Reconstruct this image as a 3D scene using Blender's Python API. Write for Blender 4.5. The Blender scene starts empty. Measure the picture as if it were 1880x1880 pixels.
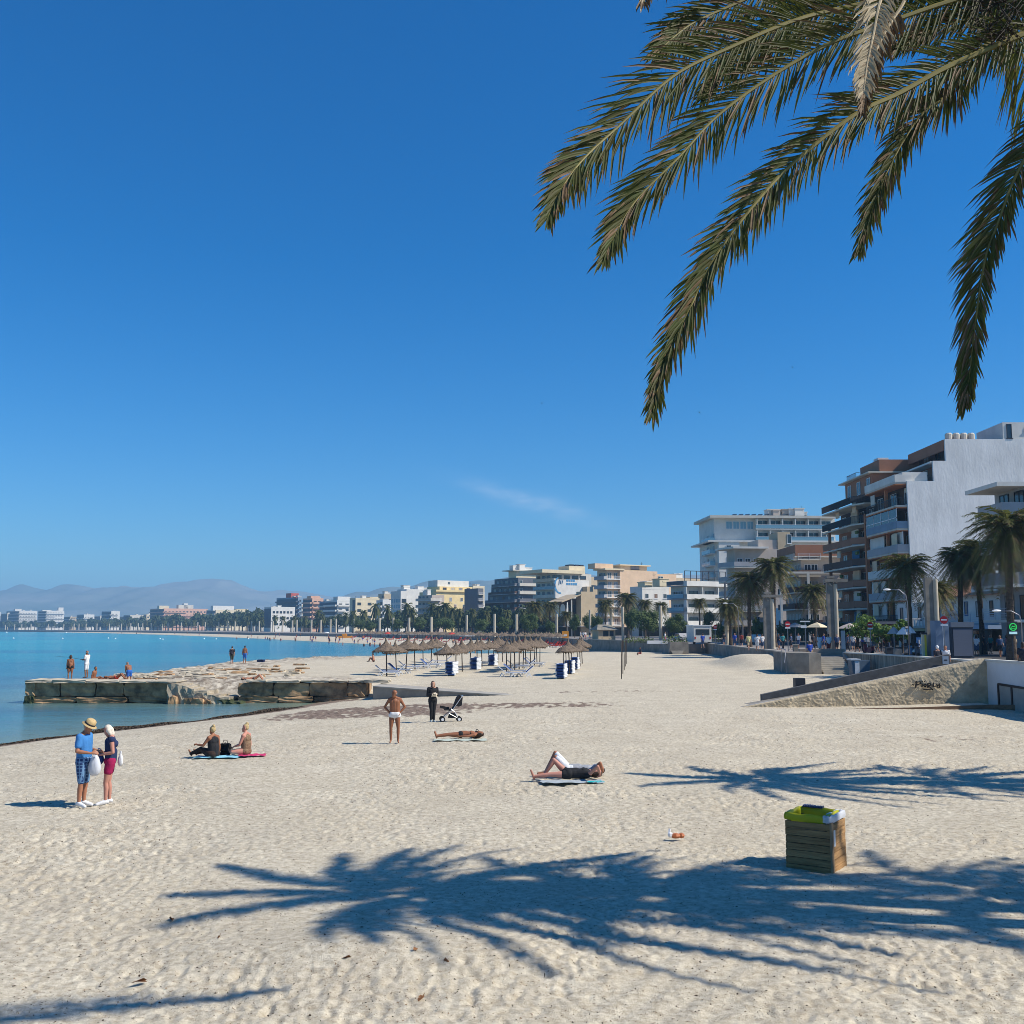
import bpy, bmesh, math, random
import numpy as np
from mathutils import Vector, Matrix, noise as mnoise
random.seed(7); np.random.seed(7)
SC = bpy.context.scene
COL = SC.collection
R = math.radians
# ------------------------------------------------------------------ camera, sky, sun, exposure
HZ, FPX = 1154.0, 1880.0
PITCH = math.atan((HZ - 940.0) / FPX)
EYE = Vector((0, 0, 3.9))
cam_d = bpy.data.cameras.new('camera'); cam = bpy.data.objects.new('camera', cam_d); COL.objects.link(cam)
cam_d.sensor_width = 36.0; cam_d.lens = 36.0; cam_d.clip_start = 0.1; cam_d.clip_end = 60000
cam.location = EYE; cam.rotation_euler = (math.pi / 2 + PITCH, 0, 0)
SC.camera = cam
SC.render.resolution_x = SC.render.resolution_y = 1024
SUN_EL, SUN_AZ = R(45), R(12)                     # azimuth: from +X towards the camera (-Y)
SUN_DIR = Vector((math.cos(SUN_EL) * math.cos(SUN_AZ), -math.cos(SUN_EL) * math.sin(SUN_AZ), math.sin(SUN_EL)))
world = bpy.data.worlds.new('World'); SC.world = world; world.use_nodes = True
nt = world.node_tree; bg = nt.nodes['Background']
sky = nt.nodes.new('ShaderNodeTexSky'); sky.sky_type = 'NISHITA'; sky.sun_disc = False
sky.sun_elevation = SUN_EL; sky.sun_rotation = R(90 + 12)
sky.air_density = 1.0; sky.dust_density = 0.35; sky.ozone_density = 3.0; sky.altitude = 0
hs = nt.nodes.new('ShaderNodeHueSaturation'); hs.inputs['Saturation'].default_value = 1.22; hs.inputs['Hue'].default_value = 0.507
tint = nt.nodes.new('ShaderNodeMix'); tint.data_type = 'RGBA'; tint.blend_type = 'MULTIPLY'; tint.inputs['Factor'].default_value = 1.0
tint.inputs['B'].default_value = (0.71, 1.08, 1.33, 1); nt.links.new(sky.outputs[0], tint.inputs['A'])
nt.links.new(tint.outputs['Result'], hs.inputs['Color'])
# one faint wisp of high cloud, far out in the sky
tc = nt.nodes.new('ShaderNodeTexCoord')
def vmath(op, a, b=None):
    n = nt.nodes.new('ShaderNodeVectorMath'); n.operation = op
    nt.links.new(a, n.inputs[0])
    if b is not None:
        n.inputs[1].default_value = b
    return n
def smath(tree, op, a, b=None, c=None, clamp=False):
    n = tree.nodes.new('ShaderNodeMath'); n.operation = op; n.use_clamp = clamp
    for i, v in enumerate((a, b, c)):
        if v is None: continue
        if isinstance(v, (int, float)): n.inputs[i].default_value = v
        else: tree.links.new(v, n.inputs[i])
    return n.outputs[0]
def pixdir(px, py):
    cp, sp = math.cos(PITCH), math.sin(PITCH)
    a, b = (px - 940.0) / FPX, (940.0 - py) / FPX
    return Vector((a, cp - b * sp, sp + b * cp))
c0, c1 = pixdir(890, 897).normalized(), pixdir(1075, 950).normalized()
cm = ((c0 + c1) / 2).normalized(); ca = (c1 - c0).normalized(); cb = cm.cross(ca).normalized()
da = vmath('DOT_PRODUCT', tc.outputs['Generated'], tuple(ca)); db = vmath('DOT_PRODUCT', tc.outputs['Generated'], tuple(cb))
dm = vmath('DOT_PRODUCT', tc.outputs['Generated'], tuple(cm))
oa, ob = cm.dot(ca), cm.dot(cb)
ua = smath(nt, 'DIVIDE', smath(nt, 'SUBTRACT', da.outputs['Value'], oa), 0.055)
ub = smath(nt, 'DIVIDE', smath(nt, 'SUBTRACT', db.outputs['Value'], ob), 0.0075)
r2 = smath(nt, 'ADD', smath(nt, 'MULTIPLY', ua, ua), smath(nt, 'MULTIPLY', ub, ub))
g = smath(nt, 'EXPONENT', smath(nt, 'MULTIPLY', r2, -0.9))
g = smath(nt, 'MULTIPLY', g, smath(nt, 'GREATER_THAN', dm.outputs['Value'], 0.5))
cn = nt.nodes.new('ShaderNodeTexNoise'); cn.inputs['Scale'].default_value = 38; cn.inputs['Detail'].default_value = 7
mp = nt.nodes.new('ShaderNodeMapping'); mp.inputs['Scale'].default_value = (1, 1, 3)
nt.links.new(tc.outputs['Generated'], mp.inputs[0]); nt.links.new(mp.outputs[0], cn.inputs['Vector'])
g = smath(nt, 'MULTIPLY', g, smath(nt, 'MULTIPLY', smath(nt, 'SUBTRACT', cn.outputs['Fac'], 0.25, clamp=True), 0.7), clamp=True)
mx = nt.nodes.new('ShaderNodeMix'); mx.data_type = 'RGBA'
nt.links.new(g, mx.inputs['Factor']); nt.links.new(hs.outputs[0], mx.inputs['A']); mx.inputs['B'].default_value = (9, 9.6, 10.5, 1)
nt.links.new(mx.outputs['Result'], bg.inputs['Color'])
bg.inputs['Strength'].default_value = 0.080
sun_d = bpy.data.lights.new('sun', 'SUN'); sun = bpy.data.objects.new('sun', sun_d); COL.objects.link(sun)
sun_d.energy = 4.9; sun_d.angle = R(0.53); sun_d.color = (1.0, 0.935, 0.83)
sun.rotation_euler = SUN_DIR.to_track_quat('Z', 'Y').to_euler(); sun.location = (40, -20, 60)
SC.view_settings.view_transform = 'Standard'; SC.view_settings.look = 'None'
SC.view_settings.exposure = 0.34; SC.view_settings.gamma = 1.0
SC.cycles.filter_width = 0.9; SC.cycles.max_bounces = 6; SC.cycles.diffuse_bounces = 3; SC.cycles.volume_bounces = 0
SC.cycles.transparent_max_bounces = 6
try:
    SC.cycles.use_denoising = True; SC.cycles.denoiser = 'OPENIMAGEDENOISE'; SC.cycles.denoising_prefilter = 'ACCURATE'; SC.cycles.denoising_input_passes = 'RGB_ALBEDO_NORMAL'
except Exception: pass

# ------------------------------------------------------------------ helpers
def G(px, py, z=0.0):
    d = pixdir(px, py); t = (z - EYE.z) / d.z
    return EYE + d * t
def AT(px, py, Y):
    d = pixdir(px, py); return EYE + d * (Y / d.y)
def XZ(px, py, Y):
    p = AT(px, py, Y); return p.x, p.z

MATS = {}
def mat(name, col, rough=0.75, var=0.12, scale=3.0, bump=0.0, bscale=None, metal=0.0, spec=0.3, trans=None, emit=None, col2=None, stretch=None):
    """Principled material; base colour broken up by object-space noise."""
    if name in MATS: return MATS[name]
    m = bpy.data.materials.new(name); m.use_nodes = True; MATS[name] = m
    t = m.node_tree; p = t.nodes['Principled BSDF']
    p.inputs['Roughness'].default_value = rough; p.inputs['Metallic'].default_value = metal
    p.inputs['Specular IOR Level'].default_value = spec
    c = Vector(col[:3])
    co = t.nodes.new('ShaderNodeTexCoord'); src = co.outputs['Object']
    if stretch:
        mpn = t.nodes.new('ShaderNodeMapping'); mpn.inputs['Scale'].default_value = stretch
        t.links.new(src, mpn.inputs[0]); src = mpn.outputs[0]
    if var > 0:
        n = t.nodes.new('ShaderNodeTexNoise'); n.inputs['Scale'].default_value = scale; n.inputs['Detail'].default_value = 6
        n.inputs['Roughness'].default_value = 0.62
        t.links.new(src, n.inputs['Vector'])
        r = t.nodes.new('ShaderNodeValToRGB'); e = r.color_ramp.elements
        e[0].position = 0.32; e[1].position = 0.68
        a = Vector(col2[:3]) if col2 else c * (1 - var)
        b = c if col2 else c * (1 + var)
        e[0].color = (*a, 1); e[1].color = (*[min(1, v) for v in b], 1)
        t.links.new(n.outputs['Fac'], r.inputs[0]); t.links.new(r.outputs[0], p.inputs['Base Color'])
    else:
        p.inputs['Base Color'].default_value = (*c, 1)
    if bump > 0:
        n2 = t.nodes.new('ShaderNodeTexNoise'); n2.inputs['Scale'].default_value = bscale or scale * 4; n2.inputs['Detail'].default_value = 5
        t.links.new(src, n2.inputs['Vector'])
        b = t.nodes.new('ShaderNodeBump'); b.inputs['Strength'].default_value = 0.8; b.inputs['Distance'].default_value = bump
        t.links.new(n2.outputs['Fac'], b.inputs['Height']); t.links.new(b.outputs[0], p.inputs['Normal'])
    if emit:
        p.inputs['Emission Color'].default_value = (*emit[:3], 1); p.inputs['Emission Strength'].default_value = emit[3]
    if trans:
        o = t.nodes['Material Output']; tr = t.nodes.new('ShaderNodeBsdfTranslucent'); ms = t.nodes.new('ShaderNodeMixShader')
        tr.inputs['Color'].default_value = (*trans[:3], 1); ms.inputs[0].default_value = trans[3]
        t.links.new(p.outputs[0], ms.inputs[1]); t.links.new(tr.outputs[0], ms.inputs[2]); t.links.new(ms.outputs[0], o.inputs['Surface'])
    return m

class MB:
    """collects geometry for one mesh object"""
    def __init__(s): s.v = []; s.f = []; s.m = []
    def add(s, vs, fs, m=0):
        o = len(s.v); s.v += [tuple(x) for x in vs]; s.f += [tuple(i + o for i in f) for f in fs]; s.m += [m] * len(fs)
        return s
    def box(s, x0, x1, y0, y1, z0, z1, m=0):
        x0, x1 = min(x0, x1), max(x0, x1); y0, y1 = min(y0, y1), max(y0, y1); z0, z1 = min(z0, z1), max(z0, z1)
        v = [(x0,y0,z0),(x1,y0,z0),(x1,y1,z0),(x0,y1,z0),(x0,y0,z1),(x1,y0,z1),(x1,y1,z1),(x0,y1,z1)]
        return s.add(v, [(0,3,2,1),(4,5,6,7),(0,1,5,4),(1,2,6,5),(2,3,7,6),(3,0,4,7)], m)
    def obox(s, p0, p1, w, h, m=0, up=(0,0,1)):
        """bar from p0 to p1, width w, height h"""
        p0, p1 = Vector(p0), Vector(p1); d = (p1 - p0).normalized(); u = Vector(up)
        if abs(d.dot(u)) > .98: u = Vector((0, 1, 0))
        a = d.cross(u).normalized() * (w / 2); b = a.cross(d).normalized() * (h / 2)
        v = [p0-a-b, p0+a-b, p0+a+b, p0-a+b, p1-a-b, p1+a-b, p1+a+b, p1-a+b]
        return s.add(v, [(0,1,2,3),(7,6,5,4),(0,4,5,1),(1,5,6,2),(2,6,7,3),(3,7,4,0)], m)
    def tube(s, pts, rs, n=8, m=0, cap=True):
        pts = [Vector(p) for p in pts]
        if not hasattr(rs, '__len__'): rs = [rs] * len(pts)
        o = []; u = None
        for i, p in enumerate(pts):
            d = (pts[min(i+1, len(pts)-1)] - pts[max(i-1, 0)]).normalized()
            if u is None: u = d.orthogonal().normalized()
            u = (u - d * u.dot(d)).normalized(); w = d.cross(u)
            o += [p + (u * math.cos(2*math.pi*k/n) + w * math.sin(2*math.pi*k/n)) * rs[i] for k in range(n)]
        f = [(i*n+k, i*n+(k+1)%n, (i+1)*n+(k+1)%n, (i+1)*n+k) for i in range(len(pts)-1) for k in range(n)]
        if cap: f += [tuple(range(n-1, -1, -1)), tuple((len(pts)-1)*n + k for k in range(n))]
        return s.add(o, f, m)
    def lathe(s, prof, n=16, m=0, c=(0,0,0), wob=0.0, seed=0):
        rr = random.Random(seed); o = []
        for j, (r, z) in enumerate(prof):
            for k in range(n):
                q = r * (1 + wob * (rr.random() - .5)); zz = z + wob * r * .3 * (rr.random() - .5)
                o.append((c[0] + q*math.cos(2*math.pi*k/n), c[1] + q*math.sin(2*math.pi*k/n), c[2] + zz))
        f = [(i*n+k, i*n+(k+1)%n, (i+1)*n+(k+1)%n, (i+1)*n+k) for i in range(len(prof)-1) for k in range(n)]
        return s.add(o, f, m)
    def prism(s, poly, z0, z1, m=0):
        """vertical prism over an xy polygon (ccw)"""
        n = len(poly); a = sum(poly[i][0]*poly[(i+1)%n][1] - poly[(i+1)%n][0]*poly[i][1] for i in range(n))
        if a < 0: poly = poly[::-1]
        v = [(x, y, z0) for x, y in poly] + [(x, y, z1) for x, y in poly]
        return s.add(v, [tuple(range(n-1, -1, -1)), tuple(range(n, 2*n))] + [(i, (i+1)%n, n+(i+1)%n, n+i) for i in range(n)], m)
    def xzprism(s, poly, y0, y1, m=0):
        n = len(poly)
        v = [(x, y0, z) for x, z in poly] + [(x, y1, z) for x, z in poly]
        return s.add(v, [tuple(range(n)), tuple(range(2*n-1, n-1, -1))] + [(i, n+i, n+(i+1)%n, (i+1)%n) for i in range(n)], m)
    def ball(s, c, r, m=0, n=8, sq=(1,1,1)):
        o = []; c = Vector(c)
        for i in range(n // 2 + 1):
            t = math.pi * i / (n // 2)
            for k in range(n):
                a = 2*math.pi*k/n; o.append(c + Vector((r*sq[0]*math.sin(t)*math.cos(a), r*sq[1]*math.sin(t)*math.sin(a), r*sq[2]*math.cos(t))))
        return s.add(o, [(i*n+k, (i+1)*n+k, (i+1)*n+(k+1)%n, i*n+(k+1)%n) for i in range(n//2) for k in range(n)], m)
    def build(s, name, mats, parent=None, loc=(0,0,0), smooth=False, bevel=0.0):
        me = bpy.data.meshes.new(name); me.from_pydata(s.v, [], s.f)
        mats = mats if isinstance(mats, (list, tuple)) else [mats]
        for x in mats: me.materials.append(x)
        if len(mats) > 1: me.polygons.foreach_set('material_index', s.m)
        if smooth: me.polygons.foreach_set('use_smooth', [True] * len(s.f))
        me.update(); return link(name, me, parent, loc)
def link(name, me, parent=None, loc=(0,0,0)):
    o = bpy.data.objects.new(name, me); COL.objects.link(o); o.location = loc
    if parent is not None: o.parent = parent
    return o
def tag(o, label=None, cat=None, group=None, kind=None):
    if label: o['label'] = label
    if cat: o['category'] = cat
    if group: o['group'] = group
    if kind: o['kind'] = kind
    return o
def thing(name, label, cat, loc=(0,0,0), rz=0.0, group=None):
    o = bpy.data.objects.new(name, None); COL.objects.link(o); o.location = loc; o.rotation_euler = (0, 0, rz)
    o.empty_display_size = 0.3
    return tag(o, label, cat, group)
KIDS = {}
def kids(o): return [c for c in COL.objects if c.parent == o]
def dup(root, loc, rz=None, label=None, cat=None, group=None, scale=None, ks=None):
    ks = kids(root) if ks is None else ks
    r = root.copy(); COL.objects.link(r); r.location = loc
    if rz is not None: r.rotation_euler = (0, 0, rz)
    if scale is not None: r.scale = (scale,)*3 if isinstance(scale, (int, float)) else scale
    tag(r, label, cat, group); out = []
    for ch in ks:
        c = ch.copy(); COL.objects.link(c); c.parent = r; out.append(c)
        for g_ in SUB.get(ch.name, ()):
            d = g_.copy(); COL.objects.link(d); d.parent = c
    return r, out
SUB = {}
ORDW = ['first','second','third','fourth','fifth','sixth','seventh','eighth','ninth','tenth','eleventh','twelfth','thirteenth','fourteenth','fifteenth','sixteenth','seventeenth','eighteenth','nineteenth','twentieth']
def ORD(i):
    if i < 20: return ORDW[i]
    tens = {2:'twenty',3:'thirty',4:'forty',5:'fifty',6:'sixty',7:'seventy'}[(i+1)//10]
    u = (i+1) % 10
    return tens + ('-' + ORDW[u-1] if u else 'th')
# ------------------------------------------------------------------ coast and ground
SEA = -0.75
def gp(px, py, z=SEA):
    p = G(px, py, z); return (p.x, p.y)
coast = [(-90, 28.0), gp(-300, 1412), gp(0, 1368), gp(130, 1351), gp(200, 1343), gp(300, 1331), gp(430, 1316), gp(500, 1306), gp(545, 1298), gp(590, 1288),
         (-12.4, 66.5), (-17.5, 68.0), (-24, 68.5), (-28.5, 69.0), (-30.9, 70.5), (-31.5, 76), (-32, 90), (-32.5, 108), (-29, 124), (-22, 145), gp(700, 1204),
         gp(800, 1204), gp(900, 1205), gp(985, 1204.5), gp(1035, 1203.5), gp(1042, 1200), gp(1000, 1197.5), gp(930, 1195), gp(850, 1191), gp(760, 1186.5), gp(700, 1183.5), gp(640, 1180.5),
         gp(590, 1178), gp(540, 1175.5), gp(480, 1172.5), gp(400, 1169), gp(300, 1165.3), gp(200, 1162.5), gp(100, 1160.6), gp(0, 1159.4), gp(-300, 1158.2), gp(-900, 1157.6),
         (-3800, 3000), (3000, 3300), (3000, -200), (-90, -200)]
CO = np.array(coast)
def signed_dist(X, Y):
    """distance to the waterline, positive on land"""
    best = np.full(X.shape, 1e9); inside = np.zeros(X.shape, bool); n = len(CO)
    for i in range(n):
        a, b = CO[i], CO[(i+1) % n]; d = b - a; L = max(d @ d, 1e-9)
        t = np.clip(((X-a[0])*d[0] + (Y-a[1])*d[1]) / L, 0, 1)
        best = np.minimum(best, np.hypot(X-a[0]-t*d[0], Y-a[1]-t*d[1]))
        if a[1] != b[1]:
            c = ((a[1] > Y) != (b[1] > Y)) & (X < (b[0]-a[0]) * (Y-a[1]) / (b[1]-a[1]) + a[0])
            inside ^= c
    return np.where(inside, best, -best)
def ground(X, Y):
    X = np.asarray(X, float); Y = np.asarray(Y, float)
    sd = signed_dist(X, Y)
    z = np.where(sd > 0, SEA + 1.02 * (1 - np.exp(-sd / 8.5)), SEA + np.maximum(sd * 0.07, -3.0))
    # far beach is flatter, headland behind the jetty wall rises to its coping
    hl = np.clip((-7 - X) / 4, 0, 1) * np.clip((Y - 66.5) / 1.5, 0, 1) * np.clip((150 - Y) / 20, 0, 1) * np.clip(sd / 2.5, 0, 1)
    z = z * (1 - hl) + np.maximum(z, 0.38) * hl
    z = z + 0.06 * np.exp(-(((X - 30 + 5) / 3) ** 2 + ((Y - 104) / 7) ** 2)) * 0
    # mound of sand against the promenade wall
    z = z + 1.15 * np.exp(-(((X - 24.3) / 3.6) ** 4 + ((Y - 101) / 9.0) ** 2))
    # shallow furrow of wind-blown sand near the walkway
    z = z + 0.16 * np.exp(-((X + 1.2) / 2.2) ** 2 - ((Y - 12.0) / 0.8) ** 2)
    return z
def gz(x, y): return float(ground(np.array([x]), np.array([y]))[0])
def PG(px, py):
    z = 0.1
    for _ in range(8):
        p = G(px, py, z); z = 0.5 * z + 0.5 * gz(p.x, p.y)
    p = G(px, py, z); return Vector((p.x, p.y, gz(p.x, p.y)))

def vnoise(X, Y, s, seed):
    """smooth value-gradient noise on a lattice of cell size s"""
    x = X / s; y = Y / s; xi = np.floor(x).astype(np.int64); yi = np.floor(y).astype(np.int64); fx = x - xi; fy = y - yi
    def h(a, b):
        n = (a * 374761393 + b * 668265263 + seed * 982451653) & 0x7fffffff
        n = ((n ^ (n >> 13)) * 1274126177) & 0x7fffffff
        n = n ^ (n >> 16)
        an = (n & 0xffff) / 65535.0 * 2 * np.pi
        return np.cos(an), np.sin(an)
    def dotg(a, b, dx, dy):
        c, s_ = h(a, b); return c * dx + s_ * dy
    u = fx*fx*fx*(fx*(fx*6-15)+10); v = fy*fy*fy*(fy*(fy*6-15)+10)
    n00 = dotg(xi, yi, fx, fy); n10 = dotg(xi+1, yi, fx-1, fy); n01 = dotg(xi, yi+1, fx, fy-1); n11 = dotg(xi+1, yi+1, fx-1, fy-1)
    return (n00*(1-u)+n10*u)*(1-v) + (n01*(1-u)+n11*u)*v
# polar grid, fine near the camera, reaching the far shore
rows = list(np.geomspace(1.5, 6, 26)[:-1]) + list(np.geomspace(6, 42, 430)[:-1]) + list(np.geomspace(42, 3200, 380))
ang = np.concatenate([np.linspace(-75, -31, 34)[:-1], np.linspace(-31, 31, 620), np.linspace(31, 75, 34)[1:]])
D, A = np.meshgrid(np.array(rows), np.radians(ang), indexing='ij')
GX = D * np.tan(np.clip(A, -1.0, 1.0)) * 1.0; GY = D.copy()
wide = np.abs(A) > 1.0
GX = np.where(wide, np.sign(A) * D * (np.tan(1.0) + (np.abs(A) - 1.0) * 8), GX)
SD = signed_dist(GX, GY)
GZ = ground(GX, GY)
near = np.clip((95 - GY) / 60, 0, 1)
dry = np.clip((SD - 1.0) / 3.5, 0, 1)
wx = GX + 0.08 * vnoise(GX, GY, 0.5, 11); wy = GY + 0.08 * vnoise(GX, GY, 0.5, 12)
f1 = vnoise(wx, wy * .85, 0.15, 1); f2 = vnoise(wx, wy, 0.34, 2); f3 = vnoise(wx, wy, 0.85, 3); f4 = vnoise(wx, wy, 2.9, 4)
f0 = vnoise(wx, wy, 0.11, 5)
# raked, compacted track of the wooden walkway crossing the near sand
tA, tB = np.array(gp(1180, 1880, 0.25)), np.array(gp(1450, 1690, 0.25))
foot = -np.clip(-f1 - 0.04, 0, 1) * 0.085 - np.clip(-f2 - 0.14, 0, 1) * 0.06 + f3 * 0.035 + f0 * 0.034
patch = np.clip(0.72 + 2.0 * vnoise(GX + .3*GY, GY * 1.3, 4.2, 21), 0.18, 1.25)
trk_d = (tB - tA) / np.linalg.norm(tB - tA); tn = np.array([-trk_d[1], trk_d[0]])
tr = (GX - tA[0]) * tn[0] + (GY - tA[1]) * tn[1]
al = (GX - tA[0]) * trk_d[0] + (GY - tA[1]) * trk_d[1]
flat = np.exp(-(tr / 1.05) ** 4) * np.clip((al + 6) / 2, 0, 1) * np.clip((4.5 - al) / 1.5, 0, 1)
bA, bB = np.array(gp(800, 1600, .25)), np.array(gp(1960, 1722, .25)); bd = (bB-bA)/np.linalg.norm(bB-bA); bt = (GX-bA[0])*(-bd[1]) + (GY-bA[1])*bd[0]; bl = (GX-bA[0])*bd[0] + (GY-bA[1])*bd[1]
flat2 = np.exp(-(bt/0.6)**4) * np.clip(bl, 0, 1)
foot = foot * .8 * (1 - 0.8*flat2) + flat2 * (.02 + .012*np.sign(np.sin(bl*6.5)))*np.clip(.5+2*vnoise(GX,GY,1.7,71),0,1)
foot = foot * (1 - 0.85 * flat) + flat * 0.007 * np.sin(tr * 17)
rough_sand = (foot * patch + f4 * 0.06) * near * dry
GZ = GZ + rough_sand
# rock ledges along the headland's seaward edge
rk = np.clip((-8 - GX) / 5, 0, 1) * np.clip((GY - 68) / 2, 0, 1) * np.clip((150 - GY) / 20, 0, 1) * (SD > 0.3) * np.clip((11 - SD) / 6, 0, 1)
GZ = GZ + rk * (0.16 * np.round(2.2 * vnoise(GX * .5, GY, 1.6, 31) * 2) / 2 + 0.12 * vnoise(GX, GY, 0.6, 32))
# far: ripples only
GZ = GZ + np.where(GY > 70, 0.05 * vnoise(GX, GY * .6, 3.0, 41) * dry, 0)
nr, nc = GX.shape
V = np.stack([GX, GY, GZ], -1).reshape(-1, 3)
idx = np.arange(nr * nc).reshape(nr, nc)
Fq = np.stack([idx[:-1, :-1], idx[:-1, 1:], idx[1:, 1:], idx[1:, :-1]], -1).reshape(-1, 4)
def grid_mesh(name, V, Fq):
    me = bpy.data.meshes.new(name)
    me.vertices.add(len(V)); me.vertices.foreach_set('co', V.astype(np.float32).ravel())
    me.loops.add(len(Fq) * 4); me.loops.foreach_set('vertex_index', Fq.astype(np.int32).ravel())
    me.polygons.add(len(Fq)); me.polygons.foreach_set('loop_start', np.arange(0, len(Fq)*4, 4, dtype=np.int32))
    me.update(calc_edges=True); me.polygons.foreach_set('use_smooth', np.ones(len(Fq), bool))
    return me
me = grid_mesh('sand', V, Fq)
def attr(me, name, arr):
    a = me.attributes.new(name, 'FLOAT', 'POINT'); a.data.foreach_set('value', arr.astype(np.float32).ravel())
# masks: dried seagrass (real stuff lying on the sand), wet sand, rock
w1 = vnoise(GX, GY, 1.3, 51); w2 = vnoise(GX, GY, 0.35, 52)
band = np.exp(-((SD - 0.9 + 0.7 * w1) / 0.75) ** 2) * (GY < 66) * (GX < -3)
pc = PG(700, 1303); pd = PG(900, 1296)
area = np.exp(-(((GX - pc.x) / 5.6) ** 4 + ((GY - pc.y + 1.0 - 0.1 * (GX - pc.x)) / 5.0) ** 4)) * 1.1
area2 = np.exp(-(((GX - pd.x - 1.5) / 5.5) ** 4 + ((GY - pd.y + 0.0) / 2.6) ** 4)) * 0.8
pe = PG(610, 1287); area3 = np.exp(-(((GX - pe.x) / 3.0) ** 4 + ((GY - pe.y) / 2.6) ** 4)) * .8
pf = PG(1080, 1270); area4 = np.exp(-(((GX - pf.x) / 9.0) ** 4 + ((GY - pf.y) / 1.6) ** 4)) * .55
pg5 = PG(1715, 1356); area5 = np.exp(-(((GX - pg5.x) / 5.5) ** 2 + ((GY - pg5.y) / 1.5) ** 2)) * .50
pg6 = PG(120, 1420); area6 = np.exp(-(((GX - pg6.x) / 5) ** 2 + ((GY - pg6.y) / 3.5) ** 2)) * .36
area = np.maximum.reduce([area, area2, area3, area4, area5, area6])
weed = np.clip(1.5 * band + area * (0.95 + 1.3 * w2) - 0.25 * (1 - w1), 0, 1)
wet = np.clip(1.0 - SD / 1.3, 0, 1) * (GY < 130)
attr(me, 'shore', np.clip(np.exp(-np.clip(SD-1, 0, 99)/13.0) + .55*np.exp(-((GY-36)/9)**2), 0, 1)); attr(me, 'weed', weed); attr(me, 'wet', wet); attr(me, 'rock', np.clip(rk * 1.4, 0, 1))
M_sand = mat('sand', (0.50, 0.445, 0.345), rough=0.95, var=0, spec=0.1)
t = M_sand.node_tree; p = t.nodes['Principled BSDF']
def N(tree, typ, **kw):
    n = tree.nodes.new(typ)
    for k, v in kw.items(): n.inputs[k].default_value = v
    return n
def mixc(tree, fac, a, b):
    n = tree.nodes.new('ShaderNodeMix'); n.data_type = 'RGBA'
    for s_, v in (('Factor', fac), ('A', a), ('B', b)):
        if hasattr(v, 'links'): tree.links.new(v, n.inputs[s_])
        elif isinstance(v, (int, float)): n.inputs[s_].default_value = v
        else: n.inputs[s_].default_value = (*v[:3], 1)
    return n.outputs['Result']
def at_(tree, name):
    n = tree.nodes.new('ShaderNodeAttribute'); n.attribute_name = name; return n.outputs['Fac']
def noise_(tree, src, scale, detail=5, rough=.6):
    n = N(tree, 'ShaderNodeTexNoise', Scale=scale, Detail=detail, Roughness=rough); tree.links.new(src, n.inputs['Vector']); return n.outputs['Fac']
def ramp_(tree, src, a, b, ca_=(0,0,0), cb_=(1,1,1)):
    n = tree.nodes.new('ShaderNodeValToRGB'); e = n.color_ramp.elements; e[0].position = a; e[1].position = b
    e[0].color = (*ca_, 1); e[1].color = (*cb_, 1); tree.links.new(src, n.inputs[0]); return n.outputs[0]
co = t.nodes.new('ShaderNodeTexCoord').outputs['Object']
n1 = noise_(t, co, 0.35); n2 = noise_(t, co, 9.0, 6, .7); n3 = noise_(t, co, 60.0, 3)
sandc = mixc(t, ramp_(t, n1, .35, .7), (0.61, 0.545, 0.415), (0.71, 0.645, 0.505))
sandc = mixc(t, ramp_(t, n2, .36, .62), (0.40, 0.34, 0.245), sandc)
# scattered dark bits of dried seagrass
pch = ramp_(t, noise_(t, co, 0.9, 7, .72), .44, .62)
sandc = mixc(t, smath(t, 'MULTIPLY', pch, .38), sandc, (0.42, 0.36, 0.27))
bits = ramp_(t, smath(t, 'ADD', noise_(t, co, 24.0, 3, .6), smath(t, 'MULTIPLY', smath(t, 'MULTIPLY', at_(t, 'shore'), pch), .085)), .645, .675)
sandc = mixc(t, smath(t, 'MULTIPLY', bits, 0.8), sandc, (0.15, 0.10, 0.06))
wc = mixc(t, ramp_(t, noise_(t, co, 5.0, 6, .75), .4, .62), (0.11, 0.078, 0.06), (0.33, 0.25, 0.19))
wf = ramp_(t, smath(t, 'ADD', smath(t, 'MULTIPLY', at_(t, 'weed'), .9), smath(t, 'MULTIPLY', noise_(t, co, 7.0, 6, .8), .5)), .50, .72)
rc = mixc(t, ramp_(t, noise_(t, co, 1.2, 8, .7), .4, .6), (0.19, 0.15, 0.11), (0.62, 0.55, 0.43))
c = mixc(t, at_(t, 'rock'), sandc, rc)
c = mixc(t, wf, c, wc)
c = mixc(t, smath(t, 'MULTIPLY', at_(t, 'wet'), .75), c, (0.17, 0.14, 0.10))
t.links.new(c, p.inputs['Base Color'])
b = t.nodes.new('ShaderNodeBump'); b.inputs['Distance'].default_value = 0.042; b.inputs['Strength'].default_value = 1.0
hh = smath(t, 'ADD', noise_(t, co, 6.0, 6, .65), smath(t, 'MULTIPLY', n3, 0.35))
t.links.new(hh, b.inputs['Height']); t.links.new(b.outputs[0], p.inputs['Normal'])
me.materials.append(M_sand)
tag(link('sand', me), kind='structure')
del V

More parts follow.
